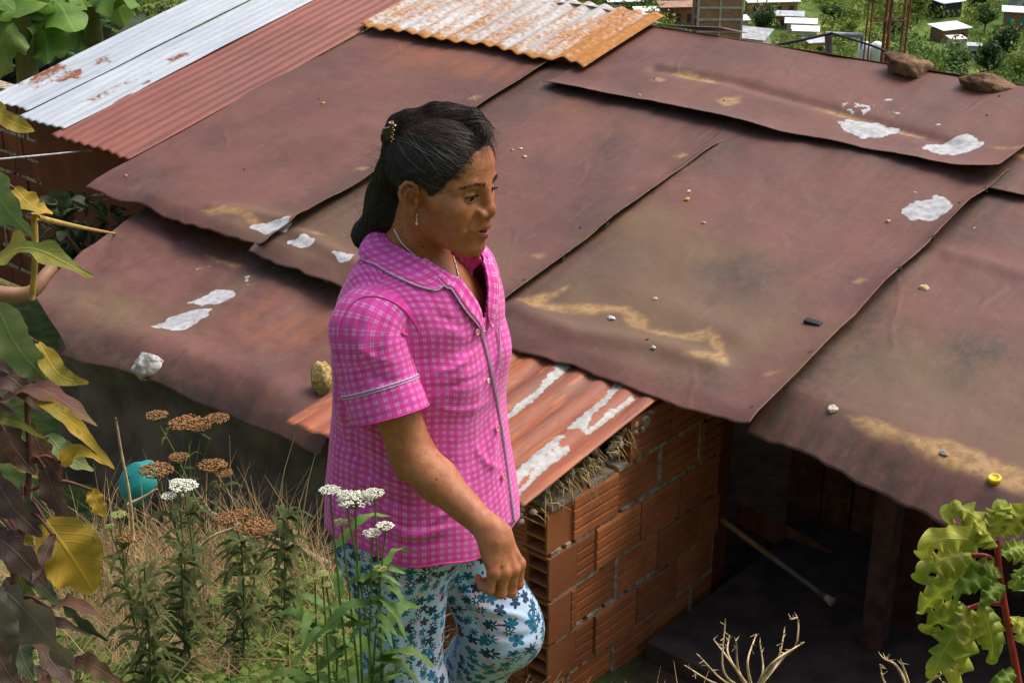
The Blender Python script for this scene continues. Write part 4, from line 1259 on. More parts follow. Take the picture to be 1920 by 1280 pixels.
V = crease(V, Nn, [
 ([(912,690),(885,770),(840,850)], .0055, .008), ([(930,740),(905,820),(880,900)], -.004, .009), ([(938,770),(925,840),(915,930)], .005, .007),
 ([(690,860),(685,930),(720,1000)], -.010, .012), ([(650,850),(700,930),(770,985)], .007, .012), ([(715,960),(760,1000),(850,985)], .008, .009), ([(705,1000),(760,1018),(840,1010)], -.005, .007),
 ([(640,560),(632,680),(650,840)], .006, .008), ([(655,640),(648,740),(668,860)], -.006, .008), ([(625,900),(680,950),(720,965)], -.007, .010),
 ([(800,800),(840,740),(880,690)], -.004, .010), ([(812,700),(850,690),(900,655)], .004, .006), ([(806,730),(850,725),(915,700)], -.0035, .006), ([(810,760),(860,770),(925,750)], .0035, .007), ([(625,720),(650,780),(690,800)], .006, .008), ([(622,800),(660,850),(700,860)], -.006, .009), ([(640,925),(690,905),(750,900)], .006, .008), ([(650,955),(700,940),(770,940)], -.006, .008), ([(780,1000),(840,960),(900,960)], .005, .008), ([(890,830),(915,870),(945,880)], .004, .006), ([(640,530),(680,510),(720,500)], .004, .010), ([(800,580),(840,600),(880,630)], -.003, .008), ([(830,880),(850,940),(900,975)], -.006, .012), ([(865,900),(880,950),(930,985)], .006, .010), ([(810,640),(850,620),(890,640)], .003, .012)])
loc = np.stack([(V - PC) @ PF, (V - PC) @ PL_, V[:, 2]], 1)
ZV = -.992
cut = (loc[:, 0] > .012) & (loc[:, 2] > ZV + (np.abs(loc[:, 1]) / .060) ** 1.15 * (-.872 - ZV)) & (np.abs(loc[:, 1]) < .066)
cut |= (loc[:, 0] <= .012) & (np.abs(loc[:, 1]) < .060)  & (loc[:, 2] > -.872)
keep = ~cut[Fq].any(1)
def plaid(name):
    t = NT(name); uvn = t.attr("cuv", True); o = t.obj()
    s = t.n("SeparateXYZ", {0: uvn})
    def line(x, p, off, w):
        f_ = t.math("FRACT", t.math("ADD", t.math("DIVIDE", x, p), off))
        return t.ramp(t.math("ABSOLUTE", t.math("SUBTRACT", f_, .5)), w / p * .45, w / p * 1.1, 1, 0)
    X, Y = s.outputs[0], s.outputs[1]
    wob = t.noise(o, 900, 2)
    P, Q = .0166, .0132
    def dbl(x, P): return t.math("MAXIMUM", line(x, P, .36, .0009), line(x, P, .64, .0009))
    lx, ly = dbl(X, P), dbl(Y, Q)
    bx, by = line(X, P, .5, .0038), line(Y, Q, .5, .0032)
    big = t.math("MULTIPLY", t.math("ADD", line(X, P * 3, .5, .012), line(Y, Q * 3, .2, .010)), .5)
    base = t.mix(big, (.78, .075, .42), (.64, .040, .28))
    base = t.mix(t.math("MULTIPLY", t.math("MAXIMUM", bx, by), .32), base, (.60, .13, .46))
    fine = t.ramp(wob, .35, .65, .45, 1)
    base = t.mix(t.math("MULTIPLY", t.math("MAXIMUM", lx, ly), t.math("MULTIPLY", fine, .28)), base, (.86, .36, .66))
    base = t.mix(t.math("MULTIPLY", t.math("MULTIPLY", lx, ly), fine), base, (.92, .74, .90))
    base = t.mix(t.math("MULTIPLY", t.math("MULTIPLY", t.math("MULTIPLY", bx, by), fine), .3), base, (.85, .65, .85))
    n5 = t.noise(o, 30, 4)
    base = t.mix(t.ramp(n5, .45, .7, 0, .25), base, (.62, .09, .36))
    return t.pbr(base, .9, t.bump(t.noise(o, 1500, 2), .25, .0006, t.bump(t.noise(o, 28, 4), .18, .006)), 0, .15, **{"Sheen Weight": .25, "Sheen Roughness": .5, "Sheen Tint": (1, .75, .9, 1)})
M_PLAID = plaid("pink_plaid_cotton")
M_PIPE = simple("lilac_piping", (.60, .45, .64), .85, .35, 420, .6, .001)
M_HEMPINK = simple("pink_seam", (.60, .04, .28), .85, .15, 90)
used = np.unique(Fq[keep]); remap = np.full(len(V), -1); remap[used] = np.arange(len(used))
shirt = meshobj("shirt", V[used], remap[Fq[keep]].astype(np.int32), M_PLAID, woman, {"cuv": uv.reshape(-1, 3)[used]})
solidify(shirt, .0022, -1)
SB = BVHTree.FromPolygons([tuple(x) for x in V], [tuple(x) for x in Fq])
def onshirt(x, y, bvh=None, lift=0.0):
    r = nrm(ray(x, y))
    h = (bvh or SB).ray_cast(Vector((0, 0, 0)), Vector(r))
    if h[0] is None:
        q = at(x, y, 2.38); h = (bvh or SB).find_nearest(Vector(q))
    n = np.array(h[1]); n = n if n @ r < 0 else -n
    return np.array(h[0]) + n * lift, n
def conform(P, lift):
    out = []
    for p in P:
        h = SB.find_nearest(Vector(p)); c = np.array(h[0]); n = np.array(h[1])
        if n @ (c - (PC + PZ * c[2])) < 0: n = -n
        s = (p - c) @ n
        out.append(p if s > lift else c + n * lift + (p - c - n * s))
    return np.array(out)
# ---- sleeves
def sleeve(sign):
    if sign < 0: pts = np.array([[-.205, 2.385, -.985], [-.235, 2.345, -.960], [-.2545, 2.318, -.985], [-.246, 2.303, -1.04], at(730, 778, 2.272)])
    else:
        c = pw(-.04, .215, -1.13)
        pts = np.array([pw(.0, .11, -.938), pw(.0, .15, -.953), pw(-.005, .175, -.985), pw(-.02, .195, -1.04), c])
    n, m = 110, 150
    ax = smooth_path(pts, n)
    s = np.linspace(0, 1, n)
    t = np.gradient(ax, axis=0); t /= np.linalg.norm(t, axis=1)[:, None]
    rf = sinterp(s, [0, .10, .25, .5, .8, 1], [.046, .061, .072, .076, .0765, .0775]); rl = sinterp(s, [0, .10, .25, .5, .8, 1], [.026, .040, .051, .057, .060, .063])
    a = np.linspace(0, 2 * PI, m, endpoint=False)
    V = []; UVs = []
    run = np.r_[0, np.cumsum(np.linalg.norm(np.diff(ax, axis=0), axis=1))]
    for i in range(n):
        e1 = PF - t[i] * (PF @ t[i]); e1 = nrm(e1); e2 = np.cross(t[i], e1) * (1 if sign < 0 else 1)
        V.append(ax[i] + rf[i] * np.cos(a)[:, None] * e1 + rl[i] * np.sin(a)[:, None] * e2)
        UVs.append(np.stack([a * .068, np.full(m, run[i]), 0 * a], -1))
    V = np.concatenate(V); F = grid_faces(n, m, False, True)
    Nn = vnormals(V, F)
    axr = np.repeat(ax, m, 0)
    if ((V - axr) * Nn).sum() < 0: Nn = -Nn; F = F[:, ::-1]
    V = V + Nn * ((fbm(V * 14, 3) - .5) * .010)[:, None]
    if sign < 0:
        V = crease(V, Nn, [([(700,575),(680,650),(665,720)], .006, .007), ([(660,640),(700,670),(750,680)], .003, .008), ([(670,690),(720,715),(790,700)], -.0035, .009), ([(735,570),(790,600),(806,660)], .005, .008), ([(720,600),(705,680),(690,740)], -.003, .008), ([(780,620),(800,690),(802,740)], .004, .008), ([(650,600),(640,680),(655,740)], -.004, .008), ([(745,590),(770,650),(775,720)], -.003, .01)])
    o = meshobj("sleeve", V, F, M_PLAID, shirt, {"cuv": np.concatenate(UVs)})
    solidify(o, .002, -1)
    k = int(n * .775)
    for kk, r_, nm, mt in ((k, .0018, "piping", M_PIPE), (k + 2, .0012, "piping", M_PIPE), (n - 1, .0017, "hem_edge", M_HEMPINK)):
        ring = V[kk * m:(kk + 1) * m] + Nn[kk * m:(kk + 1) * m] * .0008
        b = MB(); b.tube(np.concatenate([ring, ring[:1]]), r_, 6, False); b.build(nm, mt, o if nm == "hem_edge" else shirt)
    return V, F
SLV, SLF = sleeve(-1)
sleeve(1)
NV_ = len(V)
ALLB = BVHTree.FromPolygons([tuple(x) for x in np.concatenate([V, SLV])], [tuple(x) for x in np.concatenate([Fq[keep], SLF + len(V)])])
for run_, rr_ in (([(636,628),(642,600),(655,576),(675,560),(694,556),(720,560),(748,574),(772,598),(786,622)], .0016),):
    b = MB(); b.tube(smooth_path([onshirt(x, y, ALLB, .0006)[0] for x, y in run_], 60), rr_, 6); b.build("armhole_seam", M_HEMPINK, shirt)
# ---- collar
inner = np.array([(-.052, 0, -.842), (-.030, -.046, -.853), (.030, -.062, -.876), (.088, -.056, -.914), (.128, -.034, -.957), (.148, -.016, -.988)])
outer = np.array([(-.092, 0, -.872), (-.068, -.078, -.884), (.004, -.104, -.896), (.062, -.099, -.921), (.088, -.084, -.930)])
for sg in (1, -1):
    ns, nr = 70, 14
    I = smooth_path(inner[:5] * (1, sg, 1), ns); O = smooth_path(outer * (1, sg, 1), ns)
    s = np.linspace(0, 1, ns)
    I = I[:int(ns * .80)]; s2 = np.linspace(0, 1, len(I)); O = np.stack([np.interp(s2, s, O[:, k]) for k in range(3)], 1)
    I = pw(0, 0, 0) + I[:, :1] * PF + I[:, 1:2] * PL_ + I[:, 2:] * PZ
    O = pw(0, 0, 0) + O[:, :1] * PF + O[:, 1:2] * PL_ + O[:, 2:] * PZ
    rad = I - (PC + PF * .03); rad[:, 2] = 0; rad /= np.linalg.norm(rad, axis=1)[:, None]
    V = []; UVc = []
    for j in range(-4, nr):
        r_ = j / (nr - 1)
        if j < 0: P = I - rad * (.004 * -j / 4) + PZ * (.004 * math.sin(-j * .8)) - PZ * .0065 * (-j)
        else:
            P = I + (O - I) * r_ + PZ * (.010 * math.sin(min(r_ * 3, PI) * 1.0) * math.exp(-r_ * 3)) + rad * .012 * math.sin(r_ * PI) 
            P = conform(P, .0055 - .002 * r_)
        V.append(P); UVc.append(np.stack([np.linspace(0, .26, len(I)) * .8 + r_ * .02, np.full(len(I), r_ * .06), 0 * s2], -1))
    V = np.array(V); nn = len(I)
    o = meshobj("collar", V.reshape(-1, 3), grid_faces(nr + 4, nn), M_PLAID, shirt, {"cuv": np.concatenate(UVc)})
    solidify(o, .0024, 0)
    edge = np.concatenate([V[-1], V[::-1, -1][:nr]])
    for off, r_ in ((0, .0016), (.0042, .0010)):
        e2 = np.concatenate([V[-1] + (V[-2] - V[-1]) * off / .0042 * .9, ]) if off else edge
        b = MB(); b.tube(conform(e2, .004) + 0, r_, 6, False); b.build("piping", M_PIPE, shirt)
    # turned lapel edge running down to the first button
    Lp = smooth_path(np.array([(.086, -.057 * sg, -.912), (.122, -.040 * sg, -.951), (.146, -.020 * sg, -.984), (.160, -.012 * sg, -1.012)]), 40)
    Lw = PC + Lp[:, :1] * PF + Lp[:, 1:2] * PL_ + Lp[:, 2:] * PZ
    Lc = conform(Lw, .003)
    outd = nrm(-PL_ * sg * .8 - PZ * .5)
    wd = .020 * np.sin(np.linspace(.15, 1, 40) * PI) ** .7
    VV = np.concatenate([conform(Lc + outd * (wd * q)[:, None], .0035 + .004 * math.sin(q * PI * .8)) for q in np.linspace(-.8, 1, 7)])
    o = meshobj("lapel", VV, grid_faces(7, 40), M_PLAID, shirt, {"cuv": np.stack([np.tile(np.linspace(0, .12, 40), 7), np.repeat(np.linspace(0, .02, 7), 40), np.zeros(280)], -1)})
    solidify(o, .002, 0)
    b = MB(); b.tube(VV[-40:], .0018, 6, False); b.build("piping", M_PIPE, shirt)
# ---- front edge with piping, buttons, pocket
pl = smooth_path([(893,600),(908,650),(922,710),(935,780),(946,850),(955,920),(964,992)], 60)
PP = np.array([onshirt(x, y, lift=.0025)[0] for x, y in pl])
NNp = np.array([onshirt(x, y)[1] for x, y in pl])
b = MB(); b.tube(PP, .0017, 6); b.build("piping", M_PIPE, shirt)
b = MB(); b.tube(PP + np.cross(NNp, nrm(PP[-1] - PP[0])) * .0045, .0012, 6); b.build("piping", M_PIPE, shirt)
t = NT("button_plastic"); M_BTN = t.pbr((.72, .26, .36), .25, None, 0, .5)
t = NT("pearl_button"); M_PEARL = t.pbr((.75, .66, .64), .18, None, 0, .6)
for k, (x, y) in enumerate([(891, 622), (911, 713), (929, 803), (940, 893)]):
    p, n = onshirt(x, y, lift=.004)
    b = MB(); e1 = nrm(np.cross(n, PZ)); e2 = np.cross(n, e1)
    r0 = .0066 if k != 1 else .0054
    prof = [(0, .0012), (.35, .0010), (.62, .0014), (.80, .0026), (.95, .0022), (1, .0010), (.9, -.0012), (0, -.0014)]
    V = np.concatenate([p + n * h + r * r0 * (np.cos(np.arange(16) * PI / 8)[:, None] * e1 + np.sin(np.arange(16) * PI / 8)[:, None] * e2) for r, h in prof])
    b.add(V, [tuple(q) for q in grid_faces(len(prof), 16, False, True)])
    b.build("button", M_PEARL if k == 1 else M_BTN, shirt)["label"] = "small pearly button" if k == 1 else "round pink button"
hem = V = None
rowN = NPH
hv = (PC + G[0, :, 0:1] * PF + G[0, :, 1:2] * PL_ + G[0, :, 2:3] * PZ)
b = MB(); b.tube(np.concatenate([hv, hv[:1]]) + PZ * .001, .0018, 6, False); b.build("hem_edge", M_HEMPINK, shirt)
pk = np.array([onshirt(x, y, lift=.004)[0] for x, y in [(931,612),(934,640),(935,670),(933,688)]])
b = MB(); b.tube(smooth_path(pk, 20), .0022, 6); b.build("pocket_edge", M_PIPE, shirt)

# ================================================================= trousers
def legline(h, k, a, e): return h, k, k + (a - k) * e
ER, EL2 = .82, .62
def trousers_sdf(p):
    q = np.stack([(p - PC) @ PF, (p - PC) @ PL_, p[:, 2]], 1)
    d = s_ell(q, (.0, 0, -1.405), (.160, .186, .15))
    d = smin(d, s_ell(q, (-.045, 0, -1.49), (.115, .165, .10)), .05)
    for (h, k, a, e, r0, r1, r2) in ((HIP_R, KN_R, AN_R, ER, .104, .0775, .068), (HIP_L, KN_L, AN_L, EL2, .102, .0745, .070)):
        _, _, m = legline(h, k, a, e)
        g = smin(s_cap(p, h, k, r0, r1), s_cap(p, k, m + nrm(a - k) * .05, r1, r2), .05)
        ax = nrm(a - k)
        g = smax(g, (p - m) @ ax, .003)
        g = smax(g, -np.maximum(s_cap(p, k + (m - k) * .75, m + ax * .06, r2 - .006), -((p - m) @ ax) - .05), .002)
        d = smin(d, g, .035)
    d = np.maximum(d, q[:, 2] + 1.36)
    return d
TV, TF = surface_nets(trousers_sdf, (-.45, 2.1, -2.12), (.16, 2.80, -1.34), .0045)
TN = vnormals(TV, TF)
if ((TV - PC - PZ * -1.45) * TN).sum() < 0: TN = -TN; TF = TF[:, ::-1]
TV = TV + TN * ((fbm(TV * np.array([8, 8, 5]), 3) - .5) * .016)[:, None]
TV = crease(TV, TN, [
 ([(848,1050),(880,1095),(940,1125)], -.006, .007), ([(850,1075),(890,1130),(960,1150)], .006, .008), ([(855,1110),(890,1165),(930,1230)], -.005, .008), ([(870,1030),(920,1040),(985,1080)], .005, .01),
 ([(905,1150),(960,1150),(1010,1170)], .005, .007), ([(920,1190),(970,1195),(1010,1185)], -.005, .007), ([(880,1260),(940,1230),(1000,1205)], .005, .008),
 ([(700,1050),(740,1080),(830,1040)], -.005, .010), ([(720,1080),(770,1110),(840,1070)], .004, .012), ([(745,1100),(740,1180),(755,1280)], .006, .012), ([(790,1090),(800,1180),(790,1280)], -.005, .012), ([(820,1100),(825,1200),(815,1280)], .004, .008)])
UV = np.zeros_like(TV)
def legcurve(h, k, a):
    w_ = np.linspace(0, 1, 80)[:, None]
    h0 = h - (k - h) * .15
    c = (1 - w_) ** 2 * h0 + 2 * w_ * (1 - w_) * k + w_ ** 2 * a
    return c
cuR, cuL = legcurve(HIP_R, KN_R, AN_R), legcurve(HIP_L, KN_L, AN_L)
def nearest(p, c):
    best = np.full(len(p), 1e9); ix = np.zeros(len(p)); cp = np.zeros_like(p); tg = np.zeros_like(p); run = 0
    for i in range(len(c) - 1):
        e = c[i + 1] - c[i]; ln = np.linalg.norm(e)
        lo_t = -4 if i == 0 else 0; hi_t = 4 if i == len(c) - 2 else 1
        t_ = np.clip(((p - c[i]) @ e) / (e @ e), lo_t, hi_t); q_ = c[i] + t_[:, None] * e
        d_ = np.linalg.norm(p - q_, axis=1); m_ = d_ < best
        best[m_] = d_[m_]; ix[m_] = run + t_[m_] * ln; cp[m_] = q_[m_]; tg[m_] = e / ln
        run += ln
    return best, ix, cp, tg
bR = nearest(TV, cuR); bL = nearest(TV, cuL)
for sel, bb_, off in ((bR[0] <= bL[0], bR, 0.0), (bR[0] > bL[0], bL, 5.3)):
    p = TV[sel]; c, ax = bb_[2][sel], bb_[3][sel]
    ref = nrm(np.array([.35, -.94, 0]))
    f1 = ref - ax * (ax @ ref)[:, None]; f1 /= np.linalg.norm(f1, axis=1)[:, None]
    f2 = np.cross(ax, f1); r = p - c
    UV[sel, 0] = np.arctan2((r * f2).sum(1), (r * f1).sum(1)) * .085
    UV[sel, 1] = bb_[1][sel]; UV[sel, 2] = off
t = NT("flower_print_cotton"); uvn = t.attr("cuv", True); o = t.obj()
base = (.40, .53, .72)
c = t.mix(t.ramp(t.noise(o, 25, 4), .3, .7), tuple(k * .92 for k in base), base)
def flowers(c, scale, seed, rad, petals, cols, density, center=None, thin=False):
    p = t.n("VectorMath", {0: uvn, 1: (seed, seed * 1.7, 0)}, operation="ADD").outputs[0]
    s2 = t.n("SeparateXYZ", {0: p}); p2 = t.n("CombineXYZ", {0: s2.outputs[0], 1: t.math("ADD", s2.outputs[1], t.math("MULTIPLY", s2.outputs[2], 1.0)), 2: 0.0}).outputs[0]
    vo = t.n("TexVoronoi", {"Vector": p2, "Scale": scale, "Randomness": .62}, voronoi_dimensions="2D", feature="F1")
    loc_ = t.vmath("SUBTRACT", p2, vo.outputs["Position"])
    # Voronoi gives the cell centre in scaled space divided back by scale
    sp = t.n("SeparateXYZ", {0: loc_})
    cr = t.n("SeparateColor", {0: vo.outputs["Color"]})
    ang = t.math("ADD", t.math("ARCTAN2", sp.outputs[1], sp.outputs[0]), t.math("MULTIPLY", cr.outputs[0], 6.28))
    r = t.math("SQRT", t.math("ADD", t.math("MULTIPLY", sp.outputs[0], sp.outputs[0]), t.math("MULTIPLY", sp.outputs[1], sp.outputs[1])))
    pet = t.math("ABSOLUTE", t.math("COSINE", t.math("MULTIPLY", ang, petals / 2)))
    pet = t.math("POWER", pet, 2.2 if thin else .8)
    size = t.math("MULTIPLY", t.math("ADD", .72, t.math("MULTIPLY", cr.outputs[1], .42)), rad)
    lim = t.math("MULTIPLY", size, t.math("ADD", .38, t.math("MULTIPLY", pet, .62)))
    m = t.ramp(t.math("SUBTRACT", r, lim), -.0006, .0006, 1, 0)
    m = t.math("MULTIPLY", m, t.math("GREATER_THAN", cr.outputs[2], 1 - density))
    pick = t.math("FRACT", t.math("MULTIPLY", cr.outputs[0], 7.31))
    col = t.mix(t.math("GREATER_THAN", pick, .5), cols[0], cols[1])
    col = t.mix(t.math("GREATER_THAN", pick, .82), col, cols[2])
    c = t.mix(m, c, col)
    if center:
        cm = t.ramp(t.math("SUBTRACT", r, t.math("MULTIPLY", size, .26)), -.0005, .0005, 1, 0)
        c = t.mix(t.math("MULTIPLY", t.math("MULTIPLY", cm, m), t.math("GREATER_THAN", t.math("FRACT", t.math("MULTIPLY", cr.outputs[0], 13.7)), .35)), c, center)
    return c
c = flowers(c, 46, 3.3, .0085, 6, ((.62, .36, .44), (.66, .42, .50), (.60, .40, .46)), .55, None, True)
c = flowers(c, 60, 1.1, .0030, 2, ((.05, .03, .09), (.09, .04, .12), (.03, .03, .07)), .5)
c = flowers(c, 43, 7.7, .0100, 8, ((.012, .030, .055), (.010, .115, .20), (.015, .05, .09)), .72, (.45, .58, .66), True)
c = flowers(c, 40, .4, .0102, 5, ((.012, .13, .215), (.013, .040, .075), (.010, .17, .26)), .95, (.02, .045, .08))
M_FLOW = t.pbr(c, .85, t.bump(t.noise(o, 1300, 2), .25, .0006), 0, .2, **{"Sheen Weight": .1})
trs = meshobj("trousers", TV, TF, M_FLOW, woman, {"cuv": UV})

# ================================================================= jewellery
t = NT("silver"); M_SILV = t.pbr((.75, .72, .66), .22, None, 1.0, .5)
t = NT("gold"); M_GOLD = t.pbr((.62, .42, .18), .28, None, 1.0, .5)
def onskin(x, y, lift=0.0):
    r = nrm(ray(x, y)); h = SKIN_BVH.ray_cast(Vector((0, 0, 0)), Vector(r))
    if h[0] is None:
        h = SKIN_BVH.find_nearest(Vector(at(x, y, 2.4)))
    n = np.array(h[1]); n = n if n @ r < 0 else -n
    return np.array(h[0]) + n * lift
e0 = onskin(781, 402, .002)
b = MB(); b.ball(e0, .0022, 8, 6); b.tube([e0, e0 - PZ * .006, e0 - PZ * .012], .0008, 6); b.ball(e0 - PZ * .009, .0014, 6, 5)
b.ball(e0 - PZ * .0165, (.0030, .0030, .0042), 10, 8); b.build("earring", M_SILV, woman)
chain = smooth_path([(741,431),(752,452),(768,470),(790,488),(815,515),(845,555),(866,580)], 90)
b = MB()
for i, (x, y) in enumerate(chain):
    p = onskin(x, y, .0018); b.ball(p, (.0017, .0017, .0017) if i % 2 else (.0023, .0015, .0023), 6, 5)
c2 = smooth_path([(849,482),(857,510),(863,540),(867,572)], 40)
for x, y in c2: b.ball(onskin(x, y, .0016), .0017, 6, 5)
for x, y in ((867, 574), (868, 579)): b.ball(onskin(x, y, .003), .0026, 8, 6)
b.build("necklace", M_SILV, woman)
# ================================================================= hair
BUN = at(712, 422, 2.505); MIDH = at(747, 335, 2.49); NAPE = at(735, 405, 2.47)
CLIP = at(735, 245, 2.44)
def hair_sdf(p):
    q = w2hl(p)
    ay = np.abs(q[:, 1])
    d = s_ell(q, (-.012, 0, .030), (.1060, .0875, .0905))
    d = smin(d, s_cap(p, MIDH, at(731, 375, 2.50), .043, .040), .03)
    d = smin(d, s_cap(p, at(731, 375, 2.50), BUN, .040, .030), .016)
    d = smin(d, s_ell(p - at(694, 440, 2.505), (0, 0, 0), (.0335, .036, .0285)), .008)
    d = smin(d, s_cap(p, NAPE, BUN, .034, .022), .03)
    # rolled locks on the crown, drawn back to the clip
    k1 = smooth_path([at(905,235,2.42), at(870,208,2.43), at(810,207,2.43), at(755,222,2.43), CLIP], 9)
    for i in range(len(k1) - 1): d = smin(d, s_cap(p, k1[i] + [0, 0, -.010 + .004 * math.sin(i * 2.1)], k1[i + 1] + [0, 0, -.010 + .004 * math.sin(i * 2.1 + 2.1)], .017, .018), .005)
    # groove between the roll and the smooth side
    g1 = smooth_path([at(880,222,2.33), at(830,228,2.33), at(795,248,2.33), at(770,252,2.34)], 8)
    # hairline
    xh = sinterp(q[:, 2], [-.05, -.03, -.018, -.008, .004, .02, .038, .056, .070, .082, .11], [-.030, -.012, .020, .029, .031, .040, .055, .070, .082, .093, .13])
    xh = xh - .006 * np.cos(np.clip(ay / .07, 0, 1) * PI) 
    cut = q[:, 0] - xh
    d = smax(d, cut * .8, .010)
    # leave the ears free
    for s in (1, -1):
        e = np.array([EC[0] + .006, EC[1] * s, EC[2] - .004])
        d = smax(d, -s_ell(q, e, (.0275, .026, .0335)), .006)
    # neck is bare in front of the nape
    low = np.where(q[:, 2] < -.03, (q[:, 0] + .028 + (q[:, 2] + .03) * .5), -1)
    d = smax(d, low * .7, .01)
    return d
hv, hf = surface_nets(hair_sdf, (-.36, 2.28, -1.00), (.02, 2.66, -.58), .0032)
hn = vnormals(hv, hf)
if ((hv - HP) * hn).sum() < 0: hn = -hn; hf = hf[:, ::-1]
HB = BVHTree.FromPolygons([tuple(x) for x in hv], [tuple(x) for x in hf])
t = NT("dark_hair"); o = t.obj()
M_HAIR = t.pbr(t.mix(t.ramp(t.noise(o, 40, 4), .35, .65), (.010, .0075, .0065), (.024, .017, .014)), .55, t.bump(t.noise(t.scale(o, (60, 60, 300)), 3, 4), .5, .002), 0, .35)
hair = meshobj("hair", hv, hf, M_HAIR, woman)
CLIPL = w2hl(CLIP[None])[0]
r_ = np.random.default_rng(3)
def strands(count, seeds, step, nst, lift, rad, spread=.12, target=None, fly=0.0, droop=0.0):
    b = MB(); allp = []
    for k in range(count):
        i = seeds[r_.integers(len(seeds))]
        p = hv[i].copy(); n = hn[i].copy()
        tg = (target(p) if target else CLIP) + r_.normal(0, .012, 3)
        pts = []; wob = r_.normal(0, spread, 3); lf = lift * r_.uniform(.2, 1.0); m = r_.integers(nst * 2 // 3, nst + 1)
        for s in range(m):
            pts.append(p + n * (lf + fly * (s / m) ** 2))
            d = tg - p; L_ = np.linalg.norm(d)
            if L_ < .016: break
            d = d / L_ + wob + np.array([0, 0, -droop])
            d -= n * (d @ n); d /= np.linalg.norm(d) + 1e-9
            wob = wob * .85 + r_.normal(0, spread * .35, 3)
            p = p + d * step
            h = HB.find_nearest(Vector(p))
            p = np.array(h[0]); nn = np.array(h[1]); n = nn if nn @ n > 0 else -nn
        if len(pts) > 3: allp.append(np.array(pts))
    for pts in allp:
        m = len(pts); pr = rad * np.sin(np.linspace(.25, 1, m) * PI * .93) ** .5
        b.tube(pts, pr, 3, False)
    return b
ql = w2hl(hv)
up_ids = np.nonzero((ql[:, 2] > -.012))[0]
lowids = np.nonzero((ql[:, 2] <= .02) & (ql[:, 0] < .0))[0]
M_STR = simple("hair_strand", (.021, .0155, .0135), .46, .3, 60, 0, .001, 0, .5)
M_STR2 = simple("brown_hair_strand", (.052, .026, .019), .45, .3, 60, 0, .001, 0, .5)
M_GREYH = simple("grey_hair_strand", (.22, .20, .19), .4, .2, 60, 0, .001, 0, .5)
def flow(p):
    z = w2hl(p[None])[0]
    return CLIP if z[2] > .0 else BUN + np.array([0, 0, -.02])
strands(3400, up_ids, .009, 17, .0022, .00050, .10, flow).build("hair_strands", M_STR, hair)["kind"] = "stuff"
strands(1500, lowids, .008, 14, .0030, .00050, .14, lambda p: BUN + np.array([-.01, 0, -.035])).build("hair_strands", M_STR, hair)["kind"] = "stuff"
topid = np.nonzero((ql[:, 2] > .085) | ((projpx(hv)[:, 1] < 232)))[0]
strands(1500, topid, .009, 12, .0035, .00052, .16, lambda p: CLIP).build("hair_strands", M_STR2, hair)["kind"] = "stuff"
frontid = np.nonzero((ql[:, 2] > .02) & (ql[:, 0] > .0))[0]
strands(90, frontid, .009, 17, .0032, .00034, .10, flow).build("hair_strands", M_GREYH, hair)["kind"] = "stuff"
# loose hairs standing off
b = MB()
for k in range(260):
    i = r_.integers(len(hv)); p = hv[i]; n = hn[i]
    d = nrm(n * .5 + nrm(CLIP - p) * .6 + r_.normal(0, .35, 3)); pts = [p]
    for s in range(8):
        d = nrm(d + np.array([0, 0, -.12]) + r_.normal(0, .10, 3)); pts.append(pts[-1] + d * .0055)
    b.tube(pts, np.linspace(.00030, .00010, 9), 3, False)
for k in range(130):                                  # fuzz over the forehead
    a = at(r_.uniform(895, 928), r_.uniform(222, 268), 2.40); h = HB.find_nearest(Vector(a)); p = np.array(h[0]); n = np.array(h[1])
    n = n if n @ (p - HP) > 0 else -n
    d = nrm(n * .9 + HR[:, 0] * .5 + r_.normal(0, .3, 3)); pts = [p]
    for s in range(8):
        d = nrm(d - HR[:, 2] * .22 + r_.normal(0, .10, 3)); pts.append(pts[-1] + d * .0042)
    b.tube(pts, np.linspace(.00032, .00010, 9), 3, False)
# short hairs that feather the hairline
cutv = ql[:, 0] - (sinterp(ql[:, 2], [-.05, -.03, -.018, -.008, .004, .02, .038, .056, .070, .082, .11], [-.030, -.012, .020, .029, .031, .040, .055, .070, .082, .093, .13]) - .006 * np.cos(np.clip(np.abs(ql[:, 1]) / .07, 0, 1) * PI))
edge = np.nonzero((np.abs(cutv) < .0035) & (ql[:, 2] > -.012) & (ql[:, 2] < .075) & (np.abs(ql[:, 1]) > .02))[0]
for k in range(420):
    p = hv[edge[r_.integers(len(edge))]]
    root_ = p + HR[:, 0] * r_.uniform(-.004, .0035)
    h = SKIN_BVH.find_nearest(Vector(root_)); c = np.array(h[0]); n = np.array(h[1]); n = n if n @ (c - HP) > 0 else -n
    d = nrm(nrm(CLIP - c) + r_.normal(0, .22, 3)); d = nrm(d - n * (d @ n) * .8 + n * .22)
    pts = [c, c + d * .006, c + d * .013 + n * .0004, c + d * .020 - n * .0006]
    b.tube(pts, [.00022, .00026, .00022, .00008], 3, False)
b.build("loose_hairs", M_STR2, hair)["kind"] = "stuff"
